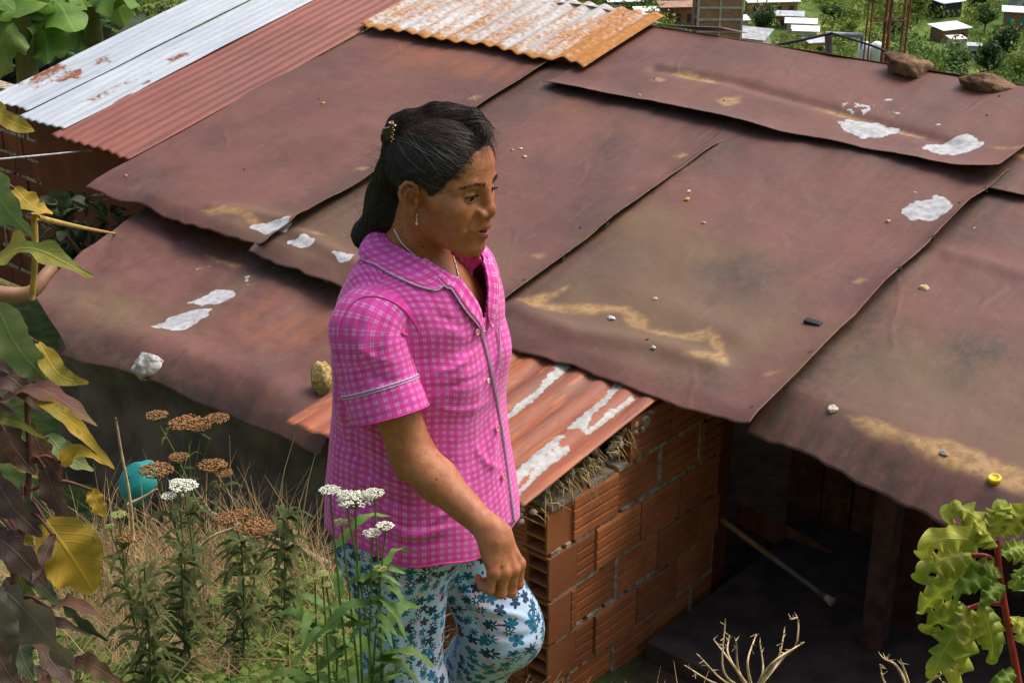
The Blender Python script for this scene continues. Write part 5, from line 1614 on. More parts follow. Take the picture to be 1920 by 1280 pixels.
# eyebrows and lashes
b = MB()
for sg in (-1, 1):
    for k in range(150):
        s = r_.random()
        y = .0125 + .042 * s; zc = .0165 + .0075 * math.sin(min(s * 1.25, 1) * PI * .62) - .0075 * max(0, s - .55) / .45
        p = hl2w((.098 - .030 * s * s, sg * y, zc + -.0022 * s + r_.normal(0, .0026 * (1.15 - .7 * s))))
        h = SKIN_BVH.find_nearest(Vector(p)); c = np.array(h[0]); n = np.array(h[1]); n = n if n @ (c - HP) > 0 else -n
        d = nrm(HR @ np.array([-.3 * s, sg * (.5 + s), .55 - 1.0 * s]) + n * .12 + r_.normal(0, .15, 3))
        b.tube([c, c + d * .0032 + n * .0005, c + d * .0062 + n * .0002], [.00026, .00022, .00008], 3, False)
    for k in range(46):
        th = (k / 45 - .5) * 2 * .0152
        z = EYE[2] + .0036 * (1 - (th / .0155) ** 2)
        p = hl2w((EYE[0] + math.sqrt(max(.0146**2 - th * th * .85, 0)), sg * (EYE[1] + th), z))
        d = nrm(HR @ np.array([.9, sg * th * 28, .10]) + r_.normal(0, .1, 3))
        b.tube([p - d * .001, p + d * .0035, p + d * .0065 + HR[:, 2] * .0012], [.00032, .00026, .00008], 3, False)
b.build("brows_and_lashes", simple("brow_hair", (.045, .024, .015), .9, .2, 60, 0, .001, 0, .05), woman)["kind"] = "stuff"
# clip
t = NT("clip_brown_plastic"); M_CL = t.pbr((.035, .018, .012), .2, None, 0, .6)
clip = MB(); c0 = at(734, 250, 2.37)
h = HB.find_nearest(Vector(c0)); c0 = np.array(h[0]); n = np.array(h[1]); n = n if n @ (c0 - HP) > 0 else -n
e1 = nrm(np.cross(n, PZ)); e2 = np.cross(n, e1); R_ = np.stack([e1, e2, n], 1)
out = nrm(np.array([-1, -.2, .15]))
clip.box(at(728, 250, 2.40), (.0075, .0045, .0105), np.stack([nrm([1, 0, .25]), [0, 1, 0], nrm([-.25, 0, 1])], 1))
clip.box(at(735, 240, 2.39), (.003, .012, .010))
ch = clip.build("hair_clip", M_CL, woman, smooth=False)
bm = ch.modifiers.new("soft_edges", "BEVEL"); bm.width = .0012; bm.segments = 2
b = MB()
for i in range(9): b.ball(at(737 - i * .4 + (i % 2) * 3, 232 + i * 4.2, 2.375), .0013 + .0005 * (i % 3 == 0), 7, 5)
b.ball(at(730, 231, 2.385), .0022, 8, 6); b.ball(at(741, 236, 2.38), .0024, 8, 6)
b.build("beads", M_GOLD, ch)
# ================================================================= the valley and hillside beyond
def pxm(P): return (P @ FW) / FPX                   # metres per picture pixel at a point
M_FWHITE = simple("white_sheet_roof", (.74, .75, .76), .6, .12, 1.2)
M_FGREY = simple("grey_sheet_roof", (.42, .45, .48), .6, .25, 1.2)
M_FTILE = simple("rust_roof", (.34, .20, .14), .8, .3, 1.2)
def fbrick(name, c):
    t = NT(name); o = t.obj()
    br = t.n("TexBrick", {"Vector": t.n("Mapping", {"Vector": o, "Rotation": (PI / 2, 0, 0)}).outputs[0], "Color1": (*c, 1), "Color2": (c[0] * .8, c[1] * .75, c[2] * .7, 1), "Mortar": (.33, .27, .22, 1), "Scale": 1.0, "Brick Width": .8, "Row Height": .32, "Mortar Size": .03})
    return t.pbr(t.mix(t.ramp(t.noise(o, .6, 4), .35, .7, 0, .4), br.outputs[0], tuple(k * .6 for k in c)), .9, None, 0, .1)
M_FBR = fbrick("orange_brick_wall", (.40, .19, .10)); M_FBR2 = fbrick("dark_brick_wall", (.28, .12, .075))
M_FPL = simple("pale_plaster", (.50, .48, .44), .9, .2, .8); M_FYEL = simple("yellow_plaster", (.48, .32, .07), .9, .25, .8)
M_FDARK = simple("window_dark", (.03, .033, .04), .4, .3, 1); M_FTEAL = simple("teal_shutter", (.02, .30, .24), .7, .2, 2)
M_CONC = simple("concrete_frame", (.42, .38, .33), .9, .2, 1)
def far_house(px, py, wpx, hpx, dpx, rot, wall, roof, label, pitch=.10, name="hill_house", wins=2, wincol=None, group="houses on the far hillside", over=.5):
    """px, py: middle of the roof in the picture; sizes in picture pixels"""
    B = far_hit(px, py + hpx * .75); k = pxm(B)
    w, h, d = wpx * k, max(hpx * k, 2.2), dpx * k * 1.6
    B = np.array([B[0], B[1], float(ground_h(B[0], B[1])) - .6])
    R = np.array(Matrix.Rotation(rot, 3, "Z"))
    root = empty(name, B, label, "house", group)
    m = MB(); m.box(B + [0, 0, (h + .6) / 2], (w / 2, d / 2, (h + .6) / 2), R); m.build("wall", wall, root, smooth=False)
    top = B + np.array([0, 0, h + .6])
    m = MB(); Rr = R @ np.array(Matrix.Rotation(pitch, 3, "X"))
    m.box(top + [0, 0, .12 + abs(math.sin(pitch)) * d / 2], (w / 2 + over, d / 2 + over, .06), Rr)
    m.build("roof", roof, root, smooth=False)
    for i in range(wins):
        x = (i + .5) / wins - .5
        c = B + R @ np.array([x * w, -d / 2 - .02, (h + .6) * .58])
        m = MB(); m.box(c, (w / wins * .18, .05, h * .20), R); m.build("window", wincol or M_FDARK, root, smooth=False)
    return root
far_house(1770, 16, 48, 12, 24, .5, M_FDARK, M_FWHITE, "white-roofed house with a dark front, uppermost of the white roofs at right", wins=0)
far_house(1778, 64, 60, 16, 22, .45, M_FBR2, M_FWHITE, "wide white-roofed brick house alone in the green slope", wins=2)
far_house(1902, 30, 44, 34, 20, -.3, M_FBR, M_FWHITE, "two-storey brick house with a teal shutter by the photo's edge", wins=2, wincol=M_FTEAL)
far_house(1915, 8, 40, 12, 18, .3, M_FPL, M_FWHITE, "small pale house with a white roof above the teal-shuttered house", wins=1)
far_house(1790, 92, 26, 7, 12, .2, M_FPL, M_FWHITE, "tiny white-roofed shack below the wide white roof", wins=1, over=.3)
far_house(1824, 106, 22, 7, 10, -.2, M_FPL, M_FGREY, "tiny grey-roofed shack among the dark trees", wins=1, over=.3)
far_house(1445, 12, 92, 17, 20, .12, M_FBR, M_FWHITE, "long brick house under a bright white roof at the top of the view", wins=4)
far_house(1478, 45, 46, 10, 16, -.2, M_FBR2, M_FGREY, "grey-roofed house, highest of the row stepping down the slope", wins=2)
far_house(1500, 60, 50, 9, 16, -.2, M_FPL, M_FWHITE, "white-roofed house in the middle of the stepped row", wins=2)
far_house(1508, 73, 42, 12, 16, -.2, M_FPL, M_FWHITE, "white-roofed house, lowest of the stepped row", wins=2)
far_house(1530, 92, 36, 16, 14, .25, M_FYEL, M_FGREY, "yellow-walled house with a grey roof near the ridge", wins=1)
far_house(1404, 86, 66, 12, 22, -.55, M_FPL, M_FGREY, "pale gabled house half hidden by the ridge beside the brick tower", wins=1, pitch=.3)
far_house(1378, 46, 40, 20, 16, .1, M_FPL, M_FWHITE, "white house right of the brick tower", wins=1)
far_house(1268, 22, 60, 40, 20, .1, M_FBR2, M_FTILE, "dark red brick house left of the tower", wins=3)
far_house(1170, 14, 60, 14, 18, .1, M_FBR, M_FWHITE, "low brick house with white awning just over the ridge sheet", wins=3)
far_house(1212, 34, 40, 12, 14, .1, M_FPL, M_FWHITE, "small white-roofed house under the palm", wins=1)
# brick tower block with its concrete frame
B = far_hit(1340, 92); k = pxm(B); B = np.array([B[0], B[1], float(ground_h(B[0], B[1])) - 1])
tw = empty("apartment_block", B, "tall narrow orange brick block with a concrete frame beyond the ridge", "building")
w_, d_, h_ = 80 * k / 2, 4.0, 150 * k
m = MB(); m.box(B + [0, 0, h_ / 2], (w_, d_, h_ / 2)); m.build("wall", M_FBR, tw, smooth=False)
m = MB()
for x in (-1, 0, 1): m.box(B + [x * w_, -d_ - .03, h_ / 2], (.16, .12, h_ / 2))
for i in range(7): m.box(B + [0, -d_ - .05, h_ * (i + .5) / 7], (w_ + .1, .12, .15))
m.build("concrete_frame", M_CONC, tw, smooth=False)
for i in range(6):
    m = MB(); m.box(B + [-w_ - .03, -d_ * .2, h_ * (i + .95) / 7], (.06, .6, .55)); m.build("window", M_FDARK, tw, smooth=False)
# two white tanks
for i, (x, lb) in enumerate(((1620, "left one of two white domed tanks behind the rusty rods"), (1643, "right one of two white domed tanks behind the rusty rods"))):
    P = ray(x, 100) * 60; k = pxm(P)
    m = MB(); r0 = 12.5 * k
    prof = [(0, 21), (.4, 20.5), (.75, 18), (.95, 14), (1, 9), (1, -20), (0, -20)]
    V = np.concatenate([P + np.stack([a_ * r0 * np.cos(np.arange(28) * PI / 14), a_ * r0 * np.sin(np.arange(28) * PI / 14), np.full(28, z_ * k * 1.05)], 1) for a_, z_ in prof])
    m.add(V, [tuple(q) for q in grid_faces(len(prof), 28, False, True)])
    root = empty("water_tank", P - [0, 0, 21 * k], lb, "tank", "white tanks")
    m.build("tank_body", M_FWHITE, root)
    m = MB(); m.box(P - [0, 0, 24 * k + 5], (r0 * .9, r0 * .9, 3 * k + 5)); m.build("plinth", M_CONC, root, smooth=False)
# ---- trees
def leafcloud(b, c, r, n, size, rng, flat=.75):
    th = rng.normal(0, 1, (n, 3)); th /= np.linalg.norm(th, axis=1)[:, None]
    p = c + th * (rng.random((n, 1)) ** .45) * r * np.array([1, 1, flat])
    nn = th + rng.normal(0, .6, (n, 3)); nn /= np.linalg.norm(nn, axis=1)[:, None]
    a = np.cross(nn, rng.normal(0, 1, (n, 3))); a /= np.linalg.norm(a, axis=1)[:, None] + 1e-9
    bb = np.cross(nn, a); s = size * rng.uniform(.5, 1.3, (n, 1))
    V = np.stack([p - a * s, p + bb * s * .55, p + a * s, p - bb * s * .55], 1).reshape(-1, 3)
    b.v.append(V); b.f += [(4 * i + b.n, 4 * i + 1 + b.n, 4 * i + 2 + b.n, 4 * i + 3 + b.n) for i in range(n)]
    b.a.setdefault("tone", []).append(np.repeat(rng.random(n), 4)); b.n += 4 * n
def treeleaf(name, c1, c2):
    t = NT(name); g = t.n("NewGeometry").outputs["Position"]
    c = t.mix(t.attr("tone"), c1, c2); c = t.mix(t.ramp(t.noise(g, .5, 3), .4, .65, 0, .5), c, tuple(k * .5 for k in c1))
    p = t.n("BsdfPrincipled", {"Base Color": c, "Roughness": .65, "Specular IOR Level": .25}); tr = t.n("BsdfTranslucent", {"Color": c})
    m = t.n("MixShader", {0: .3, 1: p.outputs[0], 2: tr.outputs[0]}); t.t.links.new(m.outputs[0], t.out.inputs[0]); return t.m
M_TD = treeleaf("dark_tree_leaves", (.030, .065, .022), (.075, .12, .038)); M_TM = treeleaf("green_tree_leaves", (.075, .145, .030), (.16, .23, .055)); M_TY = treeleaf("yellow_green_leaves", (.16, .23, .035), (.29, .33, .07))
M_BARK = simple("bark", (.11, .08, .055), .9, .3, 3)
rg = np.random.default_rng(4)
def far_tree(px, py, rpx, mat, label, name="broadleaf_tree", group="trees on the far hillside", flat=.85):
    B = far_hit(px, py + rpx * .8); k = pxm(B); r = rpx * k; z = float(ground_h(B[0], B[1])); B = np.array([B[0], B[1], z])
    root = empty(name, B, label, "tree", group)
    c = B + np.array([0, 0, r * 1.15])
    m = MB(); m.tube([B - [0, 0, .5], B + [0, 0, r * .6], c + [0, 0, r * .3]], [r * .09, r * .07, r * .03], 7)
    for i in range(4):
        a = rg.random() * 6.28; m.tube([B + [0, 0, r * .5], c + [math.cos(a) * r * .5, math.sin(a) * r * .5, r * .1]], [r * .05, r * .02], 5)
    m.build("trunk", M_BARK, root)
    b = MB()
    for i in range(11):
        o_ = rg.normal(0, 1, 3); o_ /= np.linalg.norm(o_); leafcloud(b, c + o_ * r * np.array([.58, .58, .5]) * rg.uniform(.4, 1), r * rg.uniform(.32, .5), 95, r * .11, rg, flat)
    b.build("crown", mat, root, smooth=False)
far_tree(1432, 46, 33, M_TD, "big dark round tree right of the brick tower")
far_tree(1672, 62, 24, M_TD, "dark tree directly behind the rusty rods")
far_tree(1880, 88, 36, M_TD, "dark tree in front of the teal-shuttered house")
far_tree(1850, 118, 40, M_TD, "large dark tree above the right-hand rock")
far_tree(1790, 125, 34, M_TM, "mid-green tree between the two rocks")
far_tree(1912, 130, 30, M_TY, "yellow-green tree at the photo's right edge above the ridge")
far_tree(1560, 30, 30, M_TM, "bushy green tree in the gap between the stepped row and the rods")
far_tree(1590, 60, 24, M_TY, "pale green tree behind the cable joint")
far_tree(1550, 108, 22, M_TM, "green tree beside the yellow-walled house")
far_tree(1845, 40, 30, M_TM, "green tree left of the teal-shuttered house")
far_tree(1720, 20, 30, M_TY, "yellow-green tree left of the uppermost white roof")
far_tree(1830, 5, 26, M_TD, "dark tree right of the uppermost white roof")
# the rest of the green slope, one mass
b = MB(); b2 = MB(); cnt = 0
while cnt < 2100:
    px, py = rg.uniform(-420, 2500), rg.uniform(-80, 200)
    if any(abs(px - x) < w + 6 and abs(py - y) < h for x, y, w, h in ((1770, 16, 34, 18), (1778, 64, 44, 20), (1902, 30, 34, 40), (1445, 14, 60, 24), (1500, 58, 50, 34), (1404, 86, 50, 20), (1340, 40, 60, 60), (1790, 92, 20, 9), (1824, 106, 18, 9), (1530, 95, 30, 20), (1730, 70, 16, 30))): continue
    P = far_hit(px, py); cnt += 1; r = rg.uniform(1.2, 4.2)
    leafcloud(b if fbm(np.array([[P[0] * .03, P[1] * .03, 1.0]]), 3)[0] + rg.normal(0, .06) > .47 else b2, np.array([P[0], P[1], float(ground_h(P[0], P[1])) + r * .4]), r, 120, .16 + r * .07, rg, .8)
tag(b.build("hillside_woods", M_TM, None, smooth=False), kind="stuff"); tag(b2.build("hillside_scrub", M_TY, None, smooth=False), kind="stuff")
# ---- rusty reinforcing rods standing beyond the ridge, cable, lamp arm
M_ROD = simple("rusty_rod", (.20, .085, .035), .85, .4, 20)
for x0, lb in ((1637, "left cage of rusty reinforcing rods rising beyond the ridge"), (1672, "right cage of rusty reinforcing rods, the thicker one, beyond the ridge")):
    P = at(x0, 132, 11.2); root = empty("rebar_column", P - [0, 0, 2.2], lb, "rebar", "rusty rod columns")
    hw_ = .065
    for dx, dy in ((-1, -1), (1, -1), (-1, 1), (1, 1)):
        m = MB(); q0 = P + [dx * hw_, dy * hw_, 0]
        m.tube([q0 - [0, 0, 2.2], q0 + [.004 * dx, 0, .5], q0 + [.02 * dx, .01 * dy, 1.5]], .007 if x0 < 1650 else .0095, 7); m.build("rod", M_ROD, root)
    m = MB()
    for i in range(7):
        z = -1.2 + i * .40
        for s in (-1, 1):
            m.box(P + [0, s * hw_, z], (hw_, .004, .004)); m.box(P + [s * hw_, 0, z], (.004, hw_, .004))
    m.build("stirrup", M_ROD, root)
m = MB()
pc = smooth_path([at(1395, 92, 11.0), at(1470, 82, 11.0), at(1560, 63, 11.0)], 30); m.tube(pc, .012, 7)
pc = smooth_path([at(1560, 63, 11.0), at(1640, 88, 10.6), at(1720, 124, 10.0), at(1800, 148, 9.6), at(1960, 176, 9.2)], 60); m.tube(pc, .009, 7)
tag(m.build("power_cable", simple("black_cable", (.02, .02, .022), .6), None), "black cable sagging past the rocks along the ridge", "cable")
m = MB(); m.tube([at(1548, 64, 11.05), at(1616, 67, 11.05)], .020, 8); m.tube([at(1616, 67, 11.05), at(1616, 92, 11.05)], .014, 6); m.tube([at(1553, 64, 11.05), at(1558, 160, 11.05), at(1560, 420, 11.05)], .03, 8)
tag(m.build("bracket_pole", simple("grey_pole", (.30, .33, .35), .5), None), "grey pole with a short side arm carrying the black cable", "pole")
# ---- rocks weighing down the ridge
def rock(c, r, R, mat, label, seed, name="rock", group=None, cat="rock", flat=.8):
    nu, nv = 40, 26
    th = np.linspace(.001, PI - .001, nv); ph_ = np.arange(nu) * 2 * PI / nu
    T, P_ = np.meshgrid(th, ph_, indexing="ij")
    d = np.stack([np.sin(T) * np.cos(P_), np.sin(T) * np.sin(P_), np.cos(T)], -1).reshape(-1, 3)
    pl_ = np.random.default_rng(seed).normal(0, 1, (11, 3)); pl_ /= np.linalg.norm(pl_, axis=1)[:, None]
    k = np.min(np.where(d @ pl_.T > .05, .78 / np.maximum(d @ pl_.T, .05), 9), axis=1)
    d = d * np.minimum(k, 1.08)[:, None] * (1 + .30 * (fbm(d * 3 + seed, 4) - .5))[:, None]
    o = meshobj(name, (d * np.asarray(r)) @ np.asarray(R).T + c, grid_faces(nv, nu, False, True), mat, loc=c)
    return tag(o, label, cat, group)
t = NT("ochre_rock"); o = t.obj(); n1 = t.noise(o, 5, 6, .65); n2 = t.noise(o, 26, 5, .65)
M_ROCK = t.pbr(t.mix(t.ramp(n1, .35, .62), t.mix(t.ramp(n2, .3, .7), (.06, .032, .02), (.15, .075, .04)), t.mix(t.ramp(n2, .3, .7), (.19, .11, .06), (.30, .19, .12))), .9, t.bump(n2, .8, .02), 0, .15)
rock(at(1704, 128, 7.9), (.15, .13, .085), np.array(Matrix.Rotation(.35, 3, "Y")), M_ROCK, "larger ochre rock on the ridge, beside the rusty rods", 3, group="rocks on the ridge")
rock(at(1858, 160, 7.55), (.165, .12, .062), np.array(Matrix.Rotation(.22, 3, "Y")), M_ROCK, "flatter brown rock on the ridge near the photo's right edge", 8, group="rocks on the ridge")
t = NT("pitted_yellow_stone"); o = t.obj(); n2 = t.noise(o, 60, 4, .7)
M_YST = t.pbr(t.mix(t.ramp(n2, .3, .65), (.20, .12, .03), (.56, .42, .17)), .95, t.bump(n2, 1, .012), 0, .1)
rock(hit(606, 716, LOW.O, LOW.n) + np.array([0, -.05, .03]), (.055, .07, .085), np.eye(3), M_YST, "pitted yellow stone at the edge of the brown shed sheet", 5)
# ---- pebbles and bits lying on the roof
def on_roof(x, y): return sheet_top(hit(x, y, ROOF.O + N * .02, ROOF.n)) + N * .004
PB = [(1289,379,.018,(.55,.36,.08),"yellow pebble under the seam in the middle of the roof"),(1292,365,.013,(.6,.57,.52),"white chip just above the yellow pebble"),
 (1320,423,.014,(.26,.25,.22),"grey pebble on the middle sheet"),(1147,604,.020,(.55,.52,.45),"pale oval pebble on the tan stain"),(1229,568,.013,(.5,.42,.34),"small buff chip above the tan stain"),
 (1561,761,.026,(.55,.48,.34),"large cream pebble near the lower seam"),(1734,535,.023,(.56,.42,.20),"two-tone yellow pebble right of the long seam"),(1665,417,.015,(.52,.38,.16),"little tan pebble left of the round white patch"),
 (1771,843,.022,(.28,.26,.21),"grey-green pebble on the lower tan streak"),(977,284,.013,(.6,.58,.54),"white chip right of the woman's forehead"),(962,286,.012,(.52,.24,.08),"orange chip right of the woman's forehead"),
 (985,298,.015,(.5,.33,.18),"tan flake below the white chip"),(1200,191,.015,(.52,.24,.10),"orange chip under the upper sheet's stain"),(607,198,.015,(.55,.27,.06),"orange chip on the sheet left of the woman's head"),
 (1226,661,.014,(.42,.40,.37),"grey chip near the eave above the rusty metal"),(738-500,334,.014,(.45,.16,.08),"red chip at the sheet's far left corner")]
for i, (x, y, r, c, lb) in enumerate(PB):
    rock(on_roof(x, y), (r, r * .8, r * .6), np.array(Matrix.Rotation(i, 3, "Z")), simple("pebble_stone", c, .85, .3, 120), lb, 20 + i, "pebble", "pebbles lying on the roof", "pebble")
p = on_roof(1525, 613); m = MB(); m.box(p + N * .002, (.040, .016, .010), np.stack([L * -1, U, N], 1)); o = m.build("rubber_scrap", simple("black_rubber", (.012, .013, .015), .6), None, smooth=False)
bv = o.modifiers.new("soft_edges", "BEVEL"); bv.width = .005; bv.segments = 2; tag(o, "small black rubber scrap on the brown sheet", "scrap")
# yellow bottle cap
p = on_roof(1865, 893) + N * .003; m = MB(); e1, e2 = L, U
prof = [(0, .010), (.55, .010), (.6, .013), (.86, .013), (1, .010), (1.02, -.006), (.9, -.006)]
V = np.concatenate([p + N * h + r * .024 * (1 + .02 * (np.arange(40) % 2))[:, None] * (np.cos(np.arange(40) * PI / 20)[:, None] * e1 + np.sin(np.arange(40) * PI / 20)[:, None] * e2) for r, h in prof])
m.add(V, [tuple(q) for q in grid_faces(len(prof), 40, False, True)]); t = NT("yellow_plastic"); tag(m.build("bottle_cap", t.pbr((.72, .50, .01), .35, None, 0, .5), None), "round yellow bottle cap on the lower right sheet", "bottle cap")

t = NT("crumpled_pale_plastic"); o = t.obj(); n2 = t.noise(o, 22, 5, .65)
M_BAG = t.pbr(t.mix(t.ramp(n2, .35, .65), (.30, .28, .25), (.62, .60, .57)), .55, t.bump(n2, 1, .015), 0, .4)
rock(hit(292, 676, LOW.O, LOW.n) + np.array([-.01, -.05, -.01]), (.095, .05, .075), np.array(Matrix.Rotation(.3, 3, "Y")), M_BAG, "crumpled pale plastic bag caught on the front edge of the brown shed sheet", 14, "plastic_bag", None, "bag")
# ================================================================= plants
def leafgeo(b, pts, w, up, nseg=22, nx=7, cup=.25, wav=0.0, serr=0, shape=.9, tw=0.0, seed=0, rough=0.0, wf=19):
    """a blade along pts (base to tip), half width w, 'up' roughly the blade's normal"""
    c = smooth_path(pts, nseg); t = np.gradient(c, axis=0); t /= np.linalg.norm(t, axis=1)[:, None]
    s = np.linspace(0, 1, nseg)
    wd = w * (np.sin(np.clip(s ** shape, 0, 1) * PI * .97 + .03) ** .8) * (1 if not serr else (.72 + .28 * np.abs(((s * serr) % 1) * 2 - 1) ** .8))
    if rough: wd = wd * (1 - rough * (vnoise(np.stack([s * 9, 0 * s + seed * 3.7, 0 * s], -1)) ** 2))
    wd[0] = max(wd[0], w * .06); wd[-1] = w * .02
    x = np.linspace(-1, 1, nx); V = []; UVl = []
    for i in range(nseg):
        n = up - t[i] * (up @ t[i]); n /= np.linalg.norm(n) + 1e-9
        sd = np.cross(t[i], n)
        a = tw * s[i]; sd, n = sd * math.cos(a) + n * math.sin(a), n * math.cos(a) - sd * math.sin(a)
        wv = wav * wd[i] * np.sin(s[i] * wf + seed + np.sign(x) * 1.3) * np.abs(x) ** 1.5
        V.append(c[i] + np.outer(x * wd[i], sd) + np.outer(cup * wd[i] * (np.abs(x) ** 1.6) + wv, n))
        UVl.append(np.stack([x * wd[i] / max(w, 1e-6), np.full(nx, s[i]), 0 * x], -1))
    b.add(np.concatenate(V), [tuple(q) for q in grid_faces(nseg, nx)])
    b.a.setdefault("luv", []).append(np.concatenate(UVl))
def buildleaf(b, name, mat, parent, **kw):
    return b.build(name, mat, parent, **kw)
M_STEMR = simple("maroon_stem", (.10, .035, .030), .6, .3, 20); M_STEMG = simple("green_stem", (.10, .16, .035), .6, .3, 20); M_STEMY = simple("yellow_stem", (.42, .28, .06), .6, .3, 20)
LM = {"olive": leafmat("olive_leaf", (.12, .16, .022), (.30, .25, .035)), "yellow": leafmat("yellow_leaf", (.26, .22, .030), (.52, .33, .035)), "green": leafmat("grey_green_leaf", (.12, .19, .065), (.20, .24, .085)),
      "purple": leafmat("purple_leaf", (.065, .040, .036), (.15, .095, .070)), "red": leafmat("red_purple_leaf", (.12, .045, .036), (.19, .11, .06)), "grey": leafmat("grey_purple_leaf", (.105, .105, .070), (.17, .14, .10)), "dark": leafmat("dark_green_leaf", (.028, .050, .022), (.055, .080, .035))}
def gz(x, y): return float(ground_h(x, y))
def ground_px(px, py):
    r = ray(px, py); t = np.linspace(1.0, 9, 3000); P = t[:, None] * r; i = np.argmax(P[:, 2] < ground_h(P[:, 0], P[:, 1]))
    return P[i]
toward = -FW
BL = [  # base, tip, half width (px), kind, distance, sag
 ((-25,192),(64,242),24,"yellow",2.5,.1),((-30,318),(58,436),40,"green",2.45,.1),((25,352),(99,398),26,"yellow",2.5,.15),((-22,492),(174,512),38,"olive",2.35,-.15),((-10,566),(88,706),48,"green",2.4,.12),
 ((70,640),(166,712),22,"yellow",2.42,.2),((0,748),(182,792),34,"red",2.45,-.22),((62,740),(214,872),17,"yellow",2.4,-.12),((-15,752),(66,884),36,"purple",2.5,.1),((55,792),(116,896),28,"red",2.5,.1),
 ((112,868),(208,868),19,"yellow",2.48,-.2),((-20,872),(78,1000),34,"purple",2.4,.1),((82,872),(138,980),26,"purple",2.46,.1),((84,975),(176,1104),62,"yellow",2.38,-.12),((172,916),(198,966),20,"yellow",2.5,.1),
 ((-20,1002),(88,1094),38,"purple",2.35,-.15),((8,1106),(148,1256),48,"grey",2.2,-.12),((-20,1096),(24,1250),46,"grey",2.15,.1),((28,1170),(62,1270),26,"dark",2.25,.1),((70,1190),(142,1282),24,"purple",2.25,.1),
 ((92,1140),(194,1152),20,"red",2.35,-.15),((140,1235),(236,1284),22,"red",2.3,-.1),((-15,690),(84,764),30,"purple",2.5,-.1),((-10,620),(40,700),30,"purple",2.55,.1),((-12,800),(30,870),26,"red",2.45,.1),
 ((40,930),(110,1010),24,"grey",2.42,.1),((20,1040),(110,1130),26,"dark",2.3,-.1),((-15,905),(45,960),26,"olive",2.5,-.1),((100,1000),(60,1090),22,"purple",2.35,.1),((-20,1180),(40,1290),30,"purple",2.1,.1)]
g0 = np.array([-1.02, 2.35, 0]); g0[2] = gz(g0[0], g0[1])
pl1 = empty("broadleaf_shrub", g0, "tall leggy shrub with big yellow, green and purple veined leaves at the photo's left edge", "shrub")
rr = np.random.default_rng(9)
for i in range(34):
    x_ = rr.uniform(-30, 150); y_ = rr.uniform(720, 1290); a_ = rr.uniform(-.3, 1.5); l_ = rr.uniform(55, 120)
    if x_ > 110 and y_ < 1000: continue
    BL.append(((x_ - 20, y_), (x_ - 20 + l_ * math.cos(a_), y_ + l_ * math.sin(a_)), rr.uniform(12, 24), ("purple", "red", "grey", "olive", "dark", "grey", "green", "yellow")[i % 8], 2.56 + rr.uniform(-.06, .12), rr.uniform(-.2, .2)))
stem_top = [at(-30, 150, 2.5), at(-28, 500, 2.45), at(-30, 900, 2.4)]
m = MB(); sp = smooth_path([g0, at(-60, 1200, 2.3), at(-42, 900, 2.42), at(-40, 600, 2.48), at(-45, 300, 2.5), at(-40, 120, 2.52)], 60); m.tube(sp, np.linspace(.018, .006, 60), 8)
sp2 = smooth_path([g0 + [.06, .02, 0], at(20, 1250, 2.32), at(30, 1050, 2.4), at(55, 880, 2.45), at(50, 760, 2.47)], 40); m.tube(sp2, np.linspace(.012, .005, 40), 7)
m.build("stem", M_STEMR, pl1)
allst = np.concatenate([sp, sp2])
for i, (b0, t0, w, kind, Y, sag) in enumerate(BL):
    p0 = at(*b0, Y); p1 = at(*t0, Y - .06 + rr.uniform(-.05, .05)); k = pxm((p0 + p1) / 2)
    ln = np.linalg.norm(p1 - p0); mid = (p0 + p1) / 2 + np.array([0, 0, -sag * ln]) + toward * ln * .12
    b = MB(); up = nrm(toward * .8 + np.array([0, 0, .55]) + rr.normal(0, .22, 3))
    leafgeo(b, [p0, mid, p1 + np.array([0, 0, -.04 * ln])], w * k, up, 44, 13, .22, .22, 0, .72, rr.uniform(-.45, .45), i, .62)
    lf = buildleaf(b, "leaf", LM[kind], pl1)
    s_ = allst[np.argmin(np.linalg.norm(allst - p0, axis=1))]
    if np.linalg.norm(s_ - p0) > .008:
        m = MB(); m.tube(smooth_path([s_, (s_ + p0) / 2 + [0, 0, .02], p0 + (mid - p0) * .05], 10), np.linspace(.0045, .0028, 10), 6); m.build("petiole", M_STEMR, lf)
# dry yellow vine from the shrub to the shed
m = MB(); m.tube(smooth_path([at(70, 408, 2.5), at(140, 424, 3.6), hit(216, 438, LOW.O, LOW.n)], 30), .006, 6); m.tube(smooth_path([at(64, 400, 2.5), at(66, 470, 2.5), at(60, 560, 2.52)], 12), .006, 6)
tag(m.build("dry_vine", M_STEMY, None), "thin yellow vine stretched from the left shrub to the shed roof", "vine")
m = MB(); m.tube(smooth_path([at(-40, 302, 8.4), at(80, 291, 8.6), at(172, 282, 8.8)], 20), .007, 5); tag(m.build("wire", simple("pale_wire", (.5, .5, .5), .5), None), "pale wire running across the dark brick wall at left", "wire")
